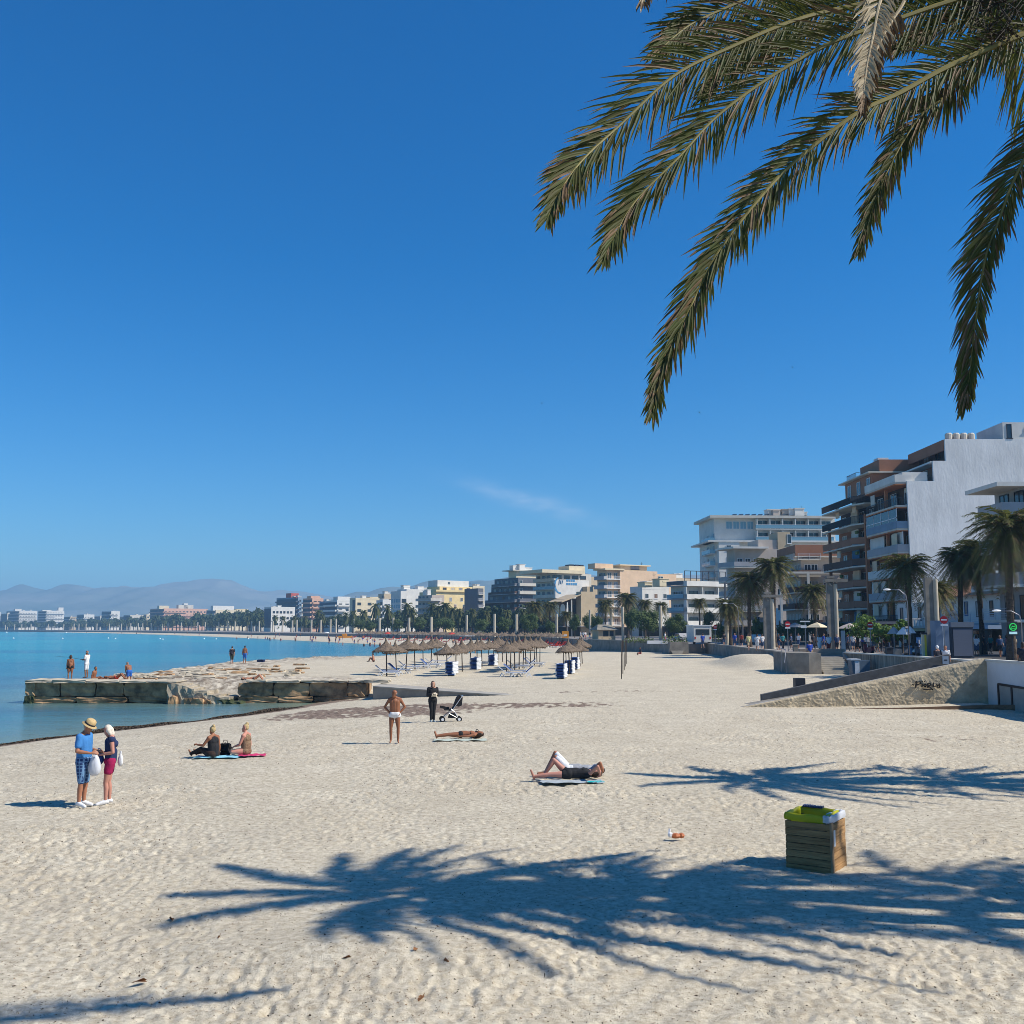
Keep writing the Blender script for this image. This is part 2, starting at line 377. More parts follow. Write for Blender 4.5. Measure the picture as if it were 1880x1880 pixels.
# ------------------------------------------------------------------ sea
wr = list(np.geomspace(20, 60, 60)[:-1]) + list(np.geomspace(60, 3300, 150)) + [6000, 12000, 30000]
wa = np.radians(np.linspace(-72, 40, 260))
Dw, Aw = np.meshgrid(np.array(wr), wa, indexing='ij'); WX = Dw * np.tan(Aw); WY = Dw
Sw = signed_dist(WX, WY)
Vw = np.stack([WX, WY, np.full_like(WX, SEA)], -1).reshape(-1, 3); iw = np.arange(WX.size).reshape(WX.shape)
Fw = np.stack([iw[:-1, :-1], iw[:-1, 1:], iw[1:, 1:], iw[1:, :-1]], -1).reshape(-1, 4)
keep = (Sw.reshape(-1)[Fw] < 12).any(1) & (Vw[:, 1][Fw].min(1) < 3200)
mw = grid_mesh('sea_water', Vw, Fw[keep])
attr(mw, 'depth', np.clip(-Sw, 0, 500)); 
M_sea = mat('sea', (0.01, 0.16, 0.24), rough=0.16, var=0, spec=0.5)
t = M_sea.node_tree; p = t.nodes['Principled BSDF']; p.inputs['IOR'].default_value = 1.33
co = t.nodes.new('ShaderNodeTexCoord').outputs['Object']
mpn = N(t, 'ShaderNodeMapping', Scale=(0.007, 0.022, 1)); t.links.new(co, mpn.inputs[0])
mps = N(t, 'ShaderNodeMapping', Scale=(0.05, 0.16, 1)); t.links.new(co, mps.inputs[0])
dp = at_(t, 'depth')
big = noise_(t, mpn.outputs[0], 1.0, 6, .6)
deep = mixc(t, ramp_(t, big, .42, .60), (0.003, 0.17, 0.24), (0.003, 0.33, 0.34))
sepx = t.nodes.new('ShaderNodeSeparateXYZ'); t.links.new(co, sepx.inputs[0])
farf = smath(t, 'MULTIPLY', smath(t, 'SUBTRACT', sepx.outputs['Y'], 90), 0.006, clamp=True)
deep2 = mixc(t, ramp_(t, noise_(t, mps.outputs[0], 1.0, 4, .6), .40, .62), (0.012, 0.10, 0.18), (0.02, 0.18, 0.255))
deep = mixc(t, farf, deep2, deep)
sh = ramp_(t, dp, .0, 1.0)
shal = smath(t, 'EXPONENT', smath(t, 'MULTIPLY', dp, -0.11))
c = mixc(t, smath(t, 'MULTIPLY', shal, .8), deep, (0.20, 0.25, 0.16))
t.links.new(c, p.inputs['Base Color'])
mw1 = N(t, 'ShaderNodeMapping', Scale=(0.8, 1.5, 1)); t.links.new(co, mw1.inputs[0])
mw2 = N(t, 'ShaderNodeMapping', Scale=(0.15, 0.30, 1)); t.links.new(co, mw2.inputs[0])
h1 = noise_(t, mw1.outputs[0], 2.2, 5, .6); h2 = noise_(t, mw2.outputs[0], 1.0, 4, .55)
b = t.nodes.new('ShaderNodeBump'); b.inputs['Distance'].default_value = 0.09; b.inputs['Strength'].default_value = 0.95
t.links.new(smath(t, 'ADD', h1, smath(t, 'MULTIPLY', h2, 3.0)), b.inputs['Height']); t.links.new(b.outputs[0], p.inputs['Normal'])
mw.materials.append(M_sea)
tag(link('sea_water', mw), kind='structure')

# ------------------------------------------------------------------ promenade deck (raised ground behind the beach)
ZP = 1.6
edge = [(-9, 1.0), (6, 1.6), (15, 4), (17.5, 14), (20, 24), (22, 36), (22.6, 45.4), (22.65, 51), (29.0, 53.4), (29.3, 73), (28.2, 87), (24.9, 88.5), (25.4, 94), (27, 120), (29.2, 155), (24.2, 158), (15, 199), (11.2, 240),
        (-2, 300), (-16, 345), (-45, 400), (-80, 470), (-150, 600), (-230, 760), (-370, 1010), (-560, 1300), (-800, 1620), (-1300, 2000), (-2600, 2500), (-4000, 2900), (-4000, 3600), (3500, 3600), (3500, -60), (-9, -60)]
M_pave = mat('paving', (0.24, 0.22, 0.20), rough=0.9, var=0.15, scale=0.8, bump=0.004, bscale=8)
dk = MB(); dk.prism(edge, -0.9, ZP)
o = dk.build('promenade', M_pave); tag(o, kind='structure')
rd = MB(); rd.add([(36,40,ZP+.01),(51,40,ZP+.01),(51,235,ZP+.01),(36,235,ZP+.01)],[(0,1,2,3)]); tag(rd.build('road', mat('shade_dark_asphalt',(.05,.05,.052),rough=.9,var=.2,scale=2)), kind='structure')  # asphalt street; its near-black colour also carries the buildings' shade
# far land behind the town, rising to the hills
# ------------------------------------------------------------------ mountains
M_mt = mat('mountain', (0.085, 0.12, 0.09), rough=1.0, var=0.3, scale=0.0016, col2=(0.30, 0.29, 0.25))
def ridge(name, ctrl, Y, depth, seed, amp):
    xs = np.linspace(ctrl[0][0], ctrl[-1][0], 260); hs_ = np.interp(xs, [c[0] for c in ctrl], [c[1] for c in ctrl]); hs_ = hs_ + 14*vnoise(xs, xs*0+seed, 190, seed+9) + 7*vnoise(xs, xs*0+seed, 75, seed+11)
    nd = 46; W = np.zeros((nd, len(xs), 3))
    for j in range(nd):
        u = j / (nd - 1); yy = Y - depth + 2 * depth * u
        prof = (1 - abs(2*u - 1)) ** 0.8
        X = xs; Yv = np.full_like(X, yy)
        rg = 1 - np.abs(vnoise(X + seed*77, Yv, 620, seed)) * 1.6
        rg2 = vnoise(X, Yv, 210, seed+1); rg3 = vnoise(X, Yv, 80, seed+2)
        cre = np.exp(-((u - .5) / .16) ** 2)
        z = hs_ * prof * (cre + (1-cre) * np.clip(0.55 + 0.55*rg, .3, 1.05)) + (rg2 * 75 + rg3 * 40) * amp * prof
        z = z * (1 if True else 0)
        W[j, :, 0] = X; W[j, :, 1] = Yv + 40 * vnoise(X, Yv, 300, seed+5); W[j, :, 2] = z - 2
    ii = np.arange(nd * len(xs)).reshape(nd, len(xs))
    F_ = np.stack([ii[:-1,:-1], ii[:-1,1:], ii[1:,1:], ii[1:,:-1]], -1).reshape(-1, 4)
    me = grid_mesh(name, W.reshape(-1, 3), F_); me.materials.append(M_mt)
    return tag(link(name, me), kind='structure')
def rc_(pts, Y):
    return [(XZ(px, py, Y)[0], XZ(px, py, Y)[1]) for px, py in pts]
YM = 5500.0
ridge('mountain', rc_([(-700, 1120), (-300, 1100), (-120, 1092), (0, 1085), (35, 1080), (70, 1081), (85, 1083), (100, 1079), (140, 1077), (200, 1076), (290, 1074), (345, 1070), (365, 1066), (420, 1064), (432, 1069), (470, 1078), (520, 1086), (580, 1093), (640, 1099), (700, 1104), (820, 1118), (1000, 1128), (1400, 1135)], YM), YM, 1500, 3, .55)
ridge('mountain', rc_([(440, 1154), (520, 1130), (570, 1108), (610, 1097), (660, 1083), (700, 1077), (760, 1072), (830, 1064), (900, 1060), (1000, 1052), (1150, 1050), (1400, 1060), (1900, 1100)], YM * .72), YM * .72, 800, 9, .3)
def far_land():
    m = MB()
    m.add([(-9000, 2400, 1), (9000, 2400, 1), (9000, 9500, 6), (-9000, 9500, 6)], [(0, 1, 2, 3)])
    o = m.build('terrain', mat('far_land', (0.07, 0.085, 0.04), rough=1, var=.3, scale=.003)); tag(o, kind='structure')
far_land()
# ------------------------------------------------------------------ air
def haze_box():
    m = MB(); m.box(-9500, 9500, -400, 9900, -6, 285)
    mm = bpy.data.materials.new('haze'); mm.use_nodes = True; tt = mm.node_tree
    tt.nodes.remove(tt.nodes['Principled BSDF'])
    v = tt.nodes.new('ShaderNodeVolumePrincipled'); v.inputs['Density'].default_value = 0.00023
    v.inputs['Color'].default_value = (0.35, 0.67, 1.0, 1); v.inputs['Anisotropy'].default_value = 0.0
    tt.links.new(v.outputs[0], tt.nodes['Material Output'].inputs['Volume'])
    o = m.build('haze', mm); tag(o, 'thin blue summer haze filling the air over the bay', 'haze', kind='stuff')
haze_box()
# ------------------------------------------------------------------ jetty, walls, ramp, stairs
M_stone = mat('wet_stone', (0.34, 0.215, 0.115), rough=0.9, var=0.65, scale=1.3, bump=0.05, bscale=3)
M_ledge = mat('pale_stone', (0.46, 0.40, 0.30), rough=0.95, var=0.3, scale=1.1, bump=0.04, bscale=3.5)
M_conc = mat('concrete', (0.34, 0.315, 0.27), rough=0.9, var=0.2, scale=1.0, bump=0.01, bscale=7)
M_concd = mat('weathered_concrete', (0.22, 0.20, 0.17), rough=0.9, var=0.3, scale=0.9, bump=0.01, bscale=6)
M_white = mat('white_render', (0.62, 0.62, 0.62), rough=0.8, var=0.07, scale=0.8, bump=0.004, bscale=10)
M_dark = mat('dark_metal', (0.03, 0.03, 0.035), rough=0.5, var=0)
M_algae = mat('algae_stone', (0.045, 0.055, 0.022), rough=0.8, var=0.4, scale=2, bump=0.03)
def rough_block(m, x0, x1, y0, y1, z0, z1, s, mi=0, n=3):
    """one hewn block: box with jittered, subdivided faces"""
    rr = random.Random(s); bm = bmesh.new(); bmesh.ops.create_cube(bm, size=1)
    bmesh.ops.subdivide_edges(bm, edges=bm.edges[:], cuts=n, use_grid_fill=True)
    for v in bm.verts:
        c = v.co; k = 1 - 0.05 * (abs(c.x) + abs(c.z) > .95)
        v.co = Vector(((x0+x1)/2 + c.x*(x1-x0)*k, (y0+y1)/2 + c.y*(y1-y0), (z0+z1)/2 + c.z*(z1-z0)*k))
        v.co += Vector((rr.uniform(-.05,.05), rr.uniform(-.06,.06), rr.uniform(-.035,.035)))
    bm.verts.ensure_lookup_table(); vs = [v.co.copy() for v in bm.verts]; fs = [[q.index for q in f.verts] for f in bm.faces]
    bm.free(); m.add(vs, fs, mi)
jet = thing('stone_jetty', 'old stone jetty wall with weathered blocks running out into the sea', 'jetty', (0, 66, SEA))
def wall_run(name, xa, xb, y0, top, seed, courses=3):
    m = MB(); rr = random.Random(seed); zz = [-0.5, 0.02, 0.42, top][-(courses+1):] if courses == 3 else [-0.5, .42, top]
    for c in range(len(zz) - 1):
        x = xa
        while x < xb - 0.2:
            w = min(rr.uniform(1.3, 3.4), xb - x)
            if xb - x - w < .8: w = xb - x
            rough_block(m, x + .03, x + w - .03, y0 + rr.uniform(-.09, .09) + 0.05 * c, y0 + 1.6, zz[c], zz[c+1] - 0.015, rr.random() * 1e6, 1 if c == 0 else (0 if c < len(zz)-2 or rr.random() < .75 else 2))
            x += w
    m.box(xa, xb, y0 + 1.2, y0 + 2.6, -0.5, top - .12, 0)
    return m.build(name, [M_stone, M_algae, M_stone], jet)
wall_run('block_wall', -30.1, -21.4, -1.0, 1.28, 1)
wall_run('block_wall', -17.3, -9.2, -0.6, 1.24, 2)
# coping slabs
m = MB(); rr = random.Random(5); x = -30.5
while x < -9.3:
    w = rr.uniform(1.0, 2.2)
    if not (-21.9 < x < -17.6):
        rough_block(m, x, x + w - .03, -1.12 + rr.uniform(-.05, .05) + (0.4 if x > -18 else 0), 0.6 + rr.uniform(0, .5), 1.27, 1.42 + rr.uniform(-.03, .03), rr.random() * 1e6, 0, 2)
    x += w
    if m.v and -21.9 < x < -17.6: m.build('coping', [M_ledge], jet); m = MB()
m.build('coping', [M_ledge], jet)
m = MB()   # return wall at the seaward end
rough_block(m, -30.55, -29.9, -1.1, 3.8, -.5, 0.45, 5, 1); rough_block(m, -30.5, -29.9, -1.0, 3.9, .45, 1.3, 6, 0)
m.build('end_wall', [M_stone, M_algae], jet)
# broken stair of slabs between the two runs
m = MB(); rr = random.Random(9)
for i in range(9):
    f = i / 8
    xa = -21.5 + i * 0.46; zt = 1.22 - 0.135 * i
    rough_block(m, xa, xa + .95 + rr.uniform(-.2, .3), -1.35 - 0.03*i, 0.9, -0.5, zt, 40 + i, 0 if i < 7 else 1, 3)
m.build('stair', [mat('tan_stone',(.34,.29,.21),rough=.9,var=.45,scale=1.5,bump=.05,bscale=4), M_algae], jet)
m = MB()
for i in range(9):
    x = rr.uniform(-21.6, -17.4); f = (x + 21.6) / 4.2
    rough_block(m, x, x + rr.uniform(.3, .8), -1.75 + rr.uniform(-.1, .4), -.9, -.5, .7 * (1 - f) + rr.uniform(-.3, .1), 70 + i, 1 if f > .7 else 0, 2)
m.build('rubble', [M_stone, M_algae], jet)
# flat rock slabs lying on the headland surface
rr = random.Random(12); k = 0
slabs = MB()
for i in range(120):
    px = rr.uniform(90, 560); f = (px - 45) / 640
    yb = 1248 - 6 * f; yt = 1247 - 40 * f ** .8 if f > .1 else 1246
    py = rr.uniform(min(yt + 2, yb - 1), yb); p = G(px, py, .48); 
    if p.y > 110 or signed_dist(np.array([p.x]), np.array([p.y]))[0] < 0.4: continue
    w, d = rr.uniform(.4, 1.5), rr.uniform(.3, 1.0)
    gzz = gz(p.x, p.y)
    rough_block(slabs, p.x - w/2, p.x + w/2, p.y - d/2, p.y + d/2, gzz - .2, gzz + rr.uniform(.04, .17), i, rr.choice([0, 0, 1]), 2)
tag(slabs.build('rocks', [M_ledge, M_stone]), 'flat broken rock ledges covering the headland behind the jetty wall', 'rocks', kind='stuff')
# low concrete slipway wall from the jetty to the sand
pA, pB = G(688, 1259, 0.45), G(985, 1279, -0.02)
sw = thing('slipway_wall', 'low pale concrete wall sloping from the jetty down into the sand', 'wall', (pA.x, pA.y, 0))
def band_wall(m, a, b, za, zb, zbot, th, mi=0, cap=0, capm=1, over=.04):
    a, b = Vector((a[0], a[1], 0)), Vector((b[0], b[1], 0)); d = (b - a).normalized(); n = Vector((-d.y, d.x, 0)) * th / 2
    def pr(o, ztA, ztB, zbA, zbB, mi):
        v = [a-o, b-o, b+o, a+o]; zs = [ztA, ztB, ztB, ztA]; zbs = [zbA, zbB, zbB, zbA]
        vs = [(q.x, q.y, z) for q, z in zip(v, zbs)] + [(q.x, q.y, z) for q, z in zip(v, zs)]
        m.add(vs, [(0,3,2,1),(4,5,6,7),(0,1,5,4),(1,2,6,5),(2,3,7,6),(3,0,4,7)], mi)
    pr(n, za - cap, zb - cap, zbot, zbot, mi)
    if cap: 
        o = n * (1 + 2 * over / th); pr(o, za, zb, za - cap, zb - cap, capm)
off = Vector((-pA.x, -pA.y, 0))
m = MB(); band_wall(m, pA + off, pB + off, pA.z, pB.z, -1.1, .5, cap=.06); m.build('wall', [M_concd, M_conc], sw)
m = MB(); m.add([(0, .3, pA.z - .01), (pB.x-pA.x, pB.y-pA.y+.3, pB.z - .02), (pB.x-pA.x+.2, pB.y-pA.y+1.2, pB.z-.04), (0, 3.2, pA.z-.02)], [(0,1,2,3)]); m.build('slab', M_conc, sw)
# promenade retaining walls, each run a thing
def ret_wall(pts, label, ztop, zbot=-0.6, th=.35, mi=M_concd, cap=.1, capm=None):
    a0 = Vector((pts[0][0], pts[0][1], 0)); w = thing('retaining_wall', label, 'wall', a0)
    m = MB()
    zt = ztop if hasattr(ztop, '__len__') else [ztop] * len(pts)
    for i in range(len(pts) - 1):
        band_wall(m, (pts[i][0]-a0.x, pts[i][1]-a0.y), (pts[i+1][0]-a0.x, pts[i+1][1]-a0.y), zt[i] - cap, zt[i+1] - cap, zbot, th)
    m.build('wall', [mi, mi], w)
    if cap:
        m = MB()
        for i in range(len(pts) - 1):
            band_wall(m, (pts[i][0]-a0.x, pts[i][1]-a0.y), (pts[i+1][0]-a0.x, pts[i+1][1]-a0.y), zt[i], zt[i+1], min(zt[i], zt[i+1]) - cap + .003, th + .12)
        m.build('coping', capm or M_conc, w)
    return w
M_streak = mat('rain_streaked_concrete', (0.36, 0.32, 0.25), rough=.9, var=.3, scale=1.6, stretch=(3, 3, .25), col2=(.12, .10, .08))
ret_wall([(28.9, 55), (29.1, 73), (28.0, 86.6)], 'rain-streaked concrete wall with pale coping between the ramp and the stairs', [1.95, 1.95, 1.95], capm=mat('pale_coping', (.6,.57,.5), var=.1), mi=M_streak)
ret_wall([(25.2, 94), (26.8, 120), (29.0, 155)], 'long grey promenade wall behind the sand mound', 1.8)
ret_wall([(24.0, 157.6), (14.8, 199)], 'dark promenade wall along the back of the bay past the outfall', 1.9)
ret_wall([(14.8, 199.3), (11.0, 240), (-2.2, 300)], 'far dark promenade wall curving behind the red sunbeds', 1.8)
ob = thing('wall_block', 'square concrete buttress jutting out of the promenade wall', 'wall', (23.6, 150, 0))
m = MB(); m.xzprism([(-1.2, -.5), (1.7, -.5), (1.7, 1.95), (-.9, 1.95)], -2, 5); m.build('block', M_concd, ob)
m = MB(); m.add([(-.55,-2.6,.05),(.55,-2.6,.05),(.4,-2.02,.05),(-.4,-2.02,.05),(-.9,-2.6,.75),(.9,-2.6,.75),(.9,-2.02,.75),(-.9,-2.02,.75)], [(0,3,2,1),(4,5,6,7),(0,1,5,4),(1,2,6,5),(2,3,7,6),(3,0,4,7)]); m.build('outlet', M_conc, ob)
# stairs with side block
st = thing('concrete_stairs', 'concrete steps leading from the sand up to the promenade', 'stairs', (24.9, 82.5, 0))
m = MB()
for i in range(9):
    m.box(.05, 2.4, .34 * i, 4.9, .16 * i - .2 + .15, .16 * (i+1) + .12)
m.build('steps', mat('step_concrete', (.42, .38, .31), var=.15, scale=1.5), st)
m = MB(); band_wall(m, (2.55, 0.3), (3.0, 4.4), .5, 1.95, -.4, .25); m.build('side_wall', M_conc, st)
sb = thing('wall_block', 'tall rounded concrete wall block beside the steps with a handrail', 'wall', (24.6, 82.6, 0))
m = MB(); m.prism([(-2.3, .9), (-1.9, .25), (-.9, -.1), (.1, 0), (.12, 5.6), (-2.3, 5.6)], -.5, 1.95); m.build('block', M_concd, sb)
m = MB()
for q in ((-2.5, .8), (-2.5, 2.2)): m.tube([(q[0], q[1], 0.2), (q[0], q[1], 2.2)], .03)
m.tube([(-2.9, -.2, 1.2), (-2.5, .8, 2.2), (-2.5, 2.6, 2.3)], .03); m.build('handrail', mat('galvanised', (.25,.25,.27), rough=.4, metal=.7, var=0), sb)
m = MB(); m.box(.15, 4.0, 5.0, 5.5, 1.3, 2.15); tag(m.build('planter_wall', mat('brownstone', (.30,.24,.19)), None, (24.6, 83.8, 0)), 'short brown stone parapet at the head of the beach steps', 'wall')
# litter bins at the foot of the wall
bt = thing('waste_container', 'blue-grey waste container with pale front against the streaked wall', 'container', (26.95, 80.3, 0.2))
m = MB(); m.xzprism([(-.5, 0), (.75, 0), (.85, 1.25), (-.6, 1.25)], 0, .9); m.build('body', mat('blue_grey_plastic', (.10,.14,.18), rough=.5), bt)
m = MB(); m.box(-.66, .1, -.08, .95, 1.25, 1.36); m.build('lid', mat('pale_plastic', (.6,.62,.64), rough=.5), bt)
m = MB(); m.box(-.35, .0, -.04, 0, .1, 1.2); m.build('front_panel', MATS['pale_plastic'], bt)
# ramp with plastered face
rp = thing('beach_ramp', 'long sloping concrete ramp with rough tan plaster face and black graffiti', 'ramp', (0, 49, 0))
M_plaster = mat('tan_plaster', (0.50, 0.41, 0.275), rough=.95, var=.28, scale=1.4, bump=.04, bscale=9)
def rampface():
    # lumpy trowelled plaster as real relief
    xs = np.linspace(10.0, 22.75, 360); zt = np.interp(xs, [10.0, 22.3, 22.75], [.06, 2.5, 2.48]); nz = 56
    V_ = np.zeros((nz, len(xs), 3)); 
    for j in range(nz):
        u = j / (nz - 1); z = -.35 + (zt + .35) * u
        xx = xs.copy(); lean = np.clip((xs - 22.0) / .75, 0, 1) * (1 - u) * .3
        V_[j, :, 0] = xx + lean; V_[j, :, 2] = z
        e = min(1, (1 - u) * 14)
        V_[j, :, 1] = -e * (0.05 * np.abs(vnoise(xx + .5*z, z * 1.3, .20, 61)) + .022 * vnoise(xx, z + xx * .4, .6, 62) + 0.05)
    ii = np.arange(nz * len(xs)).reshape(nz, len(xs))
    F_ = np.stack([ii[:-1,:-1], ii[:-1,1:], ii[1:,1:], ii[1:,:-1]], -1).reshape(-1, 4)
    me = grid_mesh('plaster_face', V_.reshape(-1, 3), F_); me.materials.append(M_plaster); return link('plaster_face', me, rp)
rampface()
m = MB(); m.xzprism([(10, -.4), (22.8, -.4), (22.75, 2.46), (22.3, 2.5), (10, .06)], .02, .3); m.build('front_wall', M_conc, rp)
m = MB(); m.xzprism([(10.2, -.4), (22.6, -.4), (22.6, 2.1), (10.2, .0)], .32, 2.4); m.build('slope', M_concd, rp)
xa, za = XZ(1398, 1275, 51.5); xb, zb = XZ(1742, 1201, 51.5)
m = MB(); m.xzprism([(xa, -.4), (xb, -.4), (xb, zb), (xa, za)], 2.42, 2.75); m.build('back_parapet', mat('shade_dark_concrete',(.085,.085,.085),rough=.9,var=.25), rp)  # near-black colour stands in for the shade on this parapet
xp, zp = XZ(1474, 1246, 51.4)
m = MB(); m.box(xp - .25, xp + .25, 2.85, 3.3, zp - .6, zp); m.build('post', M_dark, rp)
# graffiti: painted strokes
gl = [[(0,0),(0.08,.45)],[(0,.38),(.35,.43),(.42,.32),(.1,.2)],[(.5,.05),(.52,.25)],[(.45,.1),(.62,.2)],[(.72,.08),(.66,.18),(.74,.27),(.84,.2),(.78,.08),(.72,.08)],[(.52,.42),(.55,.47)],[(.7,.42),(.72,.44)],[(.95,.0),(.98,.3),(1.12,.33),(1.2,.2),(1.0,.14),(1.3,-.12)],[(1.42,.38),(1.38,.1),(1.62,.12)],[(1.66,.3),(1.72,.12),(1.9,.28)],[(1.88,.3),(1.9,.0)],[(1.72,.02),(1.82,.06)],[(.62,-.12),(1.3,-.1)],[(1.98,.1),(2.0,.14)],[(-.25,.25),(-.15,.2)]]
gx, gzz = XZ(1682, 1263, 48.8)
m = MB()
for s_ in gl:
    pts = [Vector((gx + a * .60, -.14, gzz + b * .66)) for a, b in s_]
    for q0, q1 in zip(pts, pts[1:]): m.obox(q0, q1 + (q1-q0).normalized()*.02, .05, .042)
m.build('graffiti', mat('black_spray_paint', (.015,.013,.012), rough=.7, var=0), rp)
pn = thing('notice_board', 'small grey-blue notice plate fixed to the top of the ramp parapet', 'sign', (XZ(1735, 1204, 51.3)[0], 51.3, XZ(1735, 1219, 51.3)[1] + .0))
m = MB(); m.box(-.14, .16, -.03, .03, 0, .38); m.build('plate', mat('grey_blue_sign', (.25,.31,.38), rough=.5, var=0), pn)
m = MB(); m.box(-.07, .09, -.036, -.031, .16, .22); m.build('lettering', M_dark, pn)
# near promenade wall (white, shaded) with a window in it, running towards the camera
nw = thing('promenade_wall', 'smooth white-painted promenade wall with pale coping and a framed window', 'wall', (22.6, 49, 0))
m = MB(); P_ = [(0, 0), (-.05, -4.0), (-.1, -10), (-.9, -18)]
for a, b in zip(P_, P_[1:]): band_wall(m, a, b, 2.36, 2.36, -.5, .3)
m.build('wall', M_white, nw)
m = MB()
for a, b in zip(P_, P_[1:]): band_wall(m, a, b, 2.46, 2.46, 2.363, .42)
m.build('coping', MATS['pale_coping'], nw)
d = Vector((-.05, -4.0, 0)).normalized(); n_ = Vector((-d.y, d.x, 0)); n_ = n_ if n_.x < 0 else -n_
base = Vector((0, 0, 0)) + n_ * .16
def on_wall(s0, z): q = base + d * s0; return Vector((q.x, q.y, z))
m = MB()
for s0, s1, z0, z1 in ((1.2, 1.32, .1, 1.35), (2.5, 2.6, .1, 1.3), (4.3, 4.42, .1, 1.2)):
    m.obox(on_wall(s0, z0), on_wall(s0, z1), .09, .12)
m.obox(on_wall(1.2, 1.36), on_wall(4.42, 1.30), .10, .10); m.obox(on_wall(1.2, .1), on_wall(4.42, .1), .10, .08)
wn = m.build('window_frame', mat('dark_brown_frame', (.05,.035,.03), rough=.6), nw)
m = MB(); a, b_ = on_wall(1.3, .1), on_wall(4.35, .1); hh = Vector((0,0,1.2)); m.add([a, b_, b_+hh, a+hh], [(0,1,2,3)]); m.build('window_pane', mat('dull_glass', (.30,.31,.29), rough=.35), nw)
# timber edging at the foot of the ramp, half-buried in the sand
te = thing('timber_edging', 'half-buried brown timber board edging a sand bank below the ramp', 'board', (16, 47, 0))
tp = [(-1.2, .9, .24), (1.5, .45, .31), (4.2, .15, .42), (5.6, -.1, .5), (6.9, -1.0, .55)]
m = MB()
for a, b_ in zip(tp, tp[1:]): m.obox((a[0], a[1], a[2]-.22), (b_[0], b_[1], b_[2]-.22), .06, .42)
m.build('board', mat('old_timber', (.20,.12,.07), var=.35, scale=2, stretch=(.5,4,4)), te)
m = MB(); m.add([(tp[0][0],tp[0][1]+.03,tp[0][2]-.005)]+[(a[0],a[1]+.03,a[2]-.005) for a in tp[1:4]]+[(5.7,1.4,.47),(0,1.7,.27)], [(0,1,2,3,4,5)]); o=m.build('bank', M_sand, te)
# ------------------------------------------------------------------ palms
M_leaf = mat('palm_leaflet', (0.075, 0.10, 0.028), rough=0.6, var=0.35, scale=6, spec=.14, trans=(.22, .24, .05, .25), col2=(.085, .070, .026))
M_leafd = mat('browned_leaflet', (0.17, 0.105, 0.05), rough=0.7, var=0.3, scale=8, trans=(.2,.12,.05,.15))
M_dead = mat('bleached_frond', (0.50, 0.40, 0.25), rough=.75, var=.2, scale=8, trans=(.5,.4,.25,.2))
M_rach = mat('frond_stalk', (0.20, 0.165, 0.045), rough=.55, var=.15)
M_trunk = mat('palm_trunk', (0.085, 0.062, 0.045), rough=1, var=.4, scale=6, bump=.05, bscale=12)
M_skirt = mat('dry_fronds', (.22, .16, .09), rough=.95, var=.3)
def spline(pts, n):
    """Catmull-Rom through pts"""
    P = [Vector(p) for p in pts]; P = [P[0]*2 - P[1]] + P + [P[-1]*2 - P[-2]]; out = []
    seg = len(P) - 3
    for i in range(n):
        t = i / (n-1) * seg; k = min(int(t), seg-1); u = t - k
        a, b, c, d = P[k:k+4]
        out.append(0.5 * ((2*b) + (c-a)*u + (2*a-5*b+4*c-d)*u*u + (3*b-a-3*c+d)*u**3))
    return out
def frond(name, parent, pts, nrm, L=.42, n=150, seed=0, mats=None, start=.08, brown=.10, wdt=.0088, gap=0.0, ang0=58, ang1=15, droop=.10, sides=(1,1), r0=.022, curl=0):
    """feather frond: stalk + folded leaflets in two ranks"""
    rr = random.Random(seed); m = MB(); n = int(n*1.5)
    S = spline(pts, 60); m.tube(S, [r0*(1-.88*i/59) for i in range(60)], 6, 1)
    nrm = Vector(nrm).normalized()
    for i in range(n):
        f = start + (1-start) * (i + .5) / n
        for sd, sl in zip((-1, 1), sides):
            if rr.random() < gap: continue
            ff = min(.999, max(0, f + rr.uniform(-.4, .4)/n)); k = ff*59; a = int(k); b = min(a+1, 59)
            p = S[a].lerp(S[b], k-a); tg = (S[min(b+1,59)] - S[max(a-1,0)]).normalized()
            sdv = tg.cross(nrm).normalized() * sd
            ln = L * sl * (0.35 + .65*math.sin(math.pi * min(1, .15 + ff*.62))) * (1 - .42*max(0, ff-.78)/.22)*(1.08-.38*ff) * rr.uniform(.74, 1.22)
            an = R(ang0 + (ang1-ang0)*ff + rr.uniform(-11, 11))
            up = nrm * rr.uniform(-.22, .32)
            d1 = (tg*math.cos(an) + sdv*math.sin(an) + up).normalized()
            d2 = (d1 + Vector((0,0,-1))*(droop*rr.uniform(.6,2.2)) + tg*.12).normalized()
            d3 = (d2 + Vector((0,0,-1))*(droop*rr.uniform(.8,3.0)) + Vector((rr.uniform(-1,1), rr.uniform(-1,1), 0))*curl).normalized()
            w = wdt * rr.uniform(.8, 1.15); wv = d1.cross(nrm).normalized()*w; fo = nrm * w * .55
            q0, q1, q2, q3 = p, p + d1*ln*.38, p + d1*ln*.38 + d2*ln*.34, p + d1*ln*.38 + d2*ln*.34 + d3*ln*.28
            mi = 2 if rr.random() < brown else 0
            v = [q0-wv*.35+fo*.3, q0, q0+wv*.35+fo*.3, q1-wv+fo, q1, q1+wv+fo, q2-wv*.72+fo*.7, q2, q2+wv*.72+fo*.7, q3]
            m.add(v, [(0,1,4,3),(1,2,5,4),(3,4,7,6),(4,5,8,7)], mi)
            m.add([q2-wv*.72+fo*.7, q2, q2+wv*.72+fo*.7, q3], [(0,1,3),(1,2,3)], 2 if rr.random() < .16+brown else mi)
    return m.build(name, mats or [M_leaf, M_rach, M_leafd], parent)
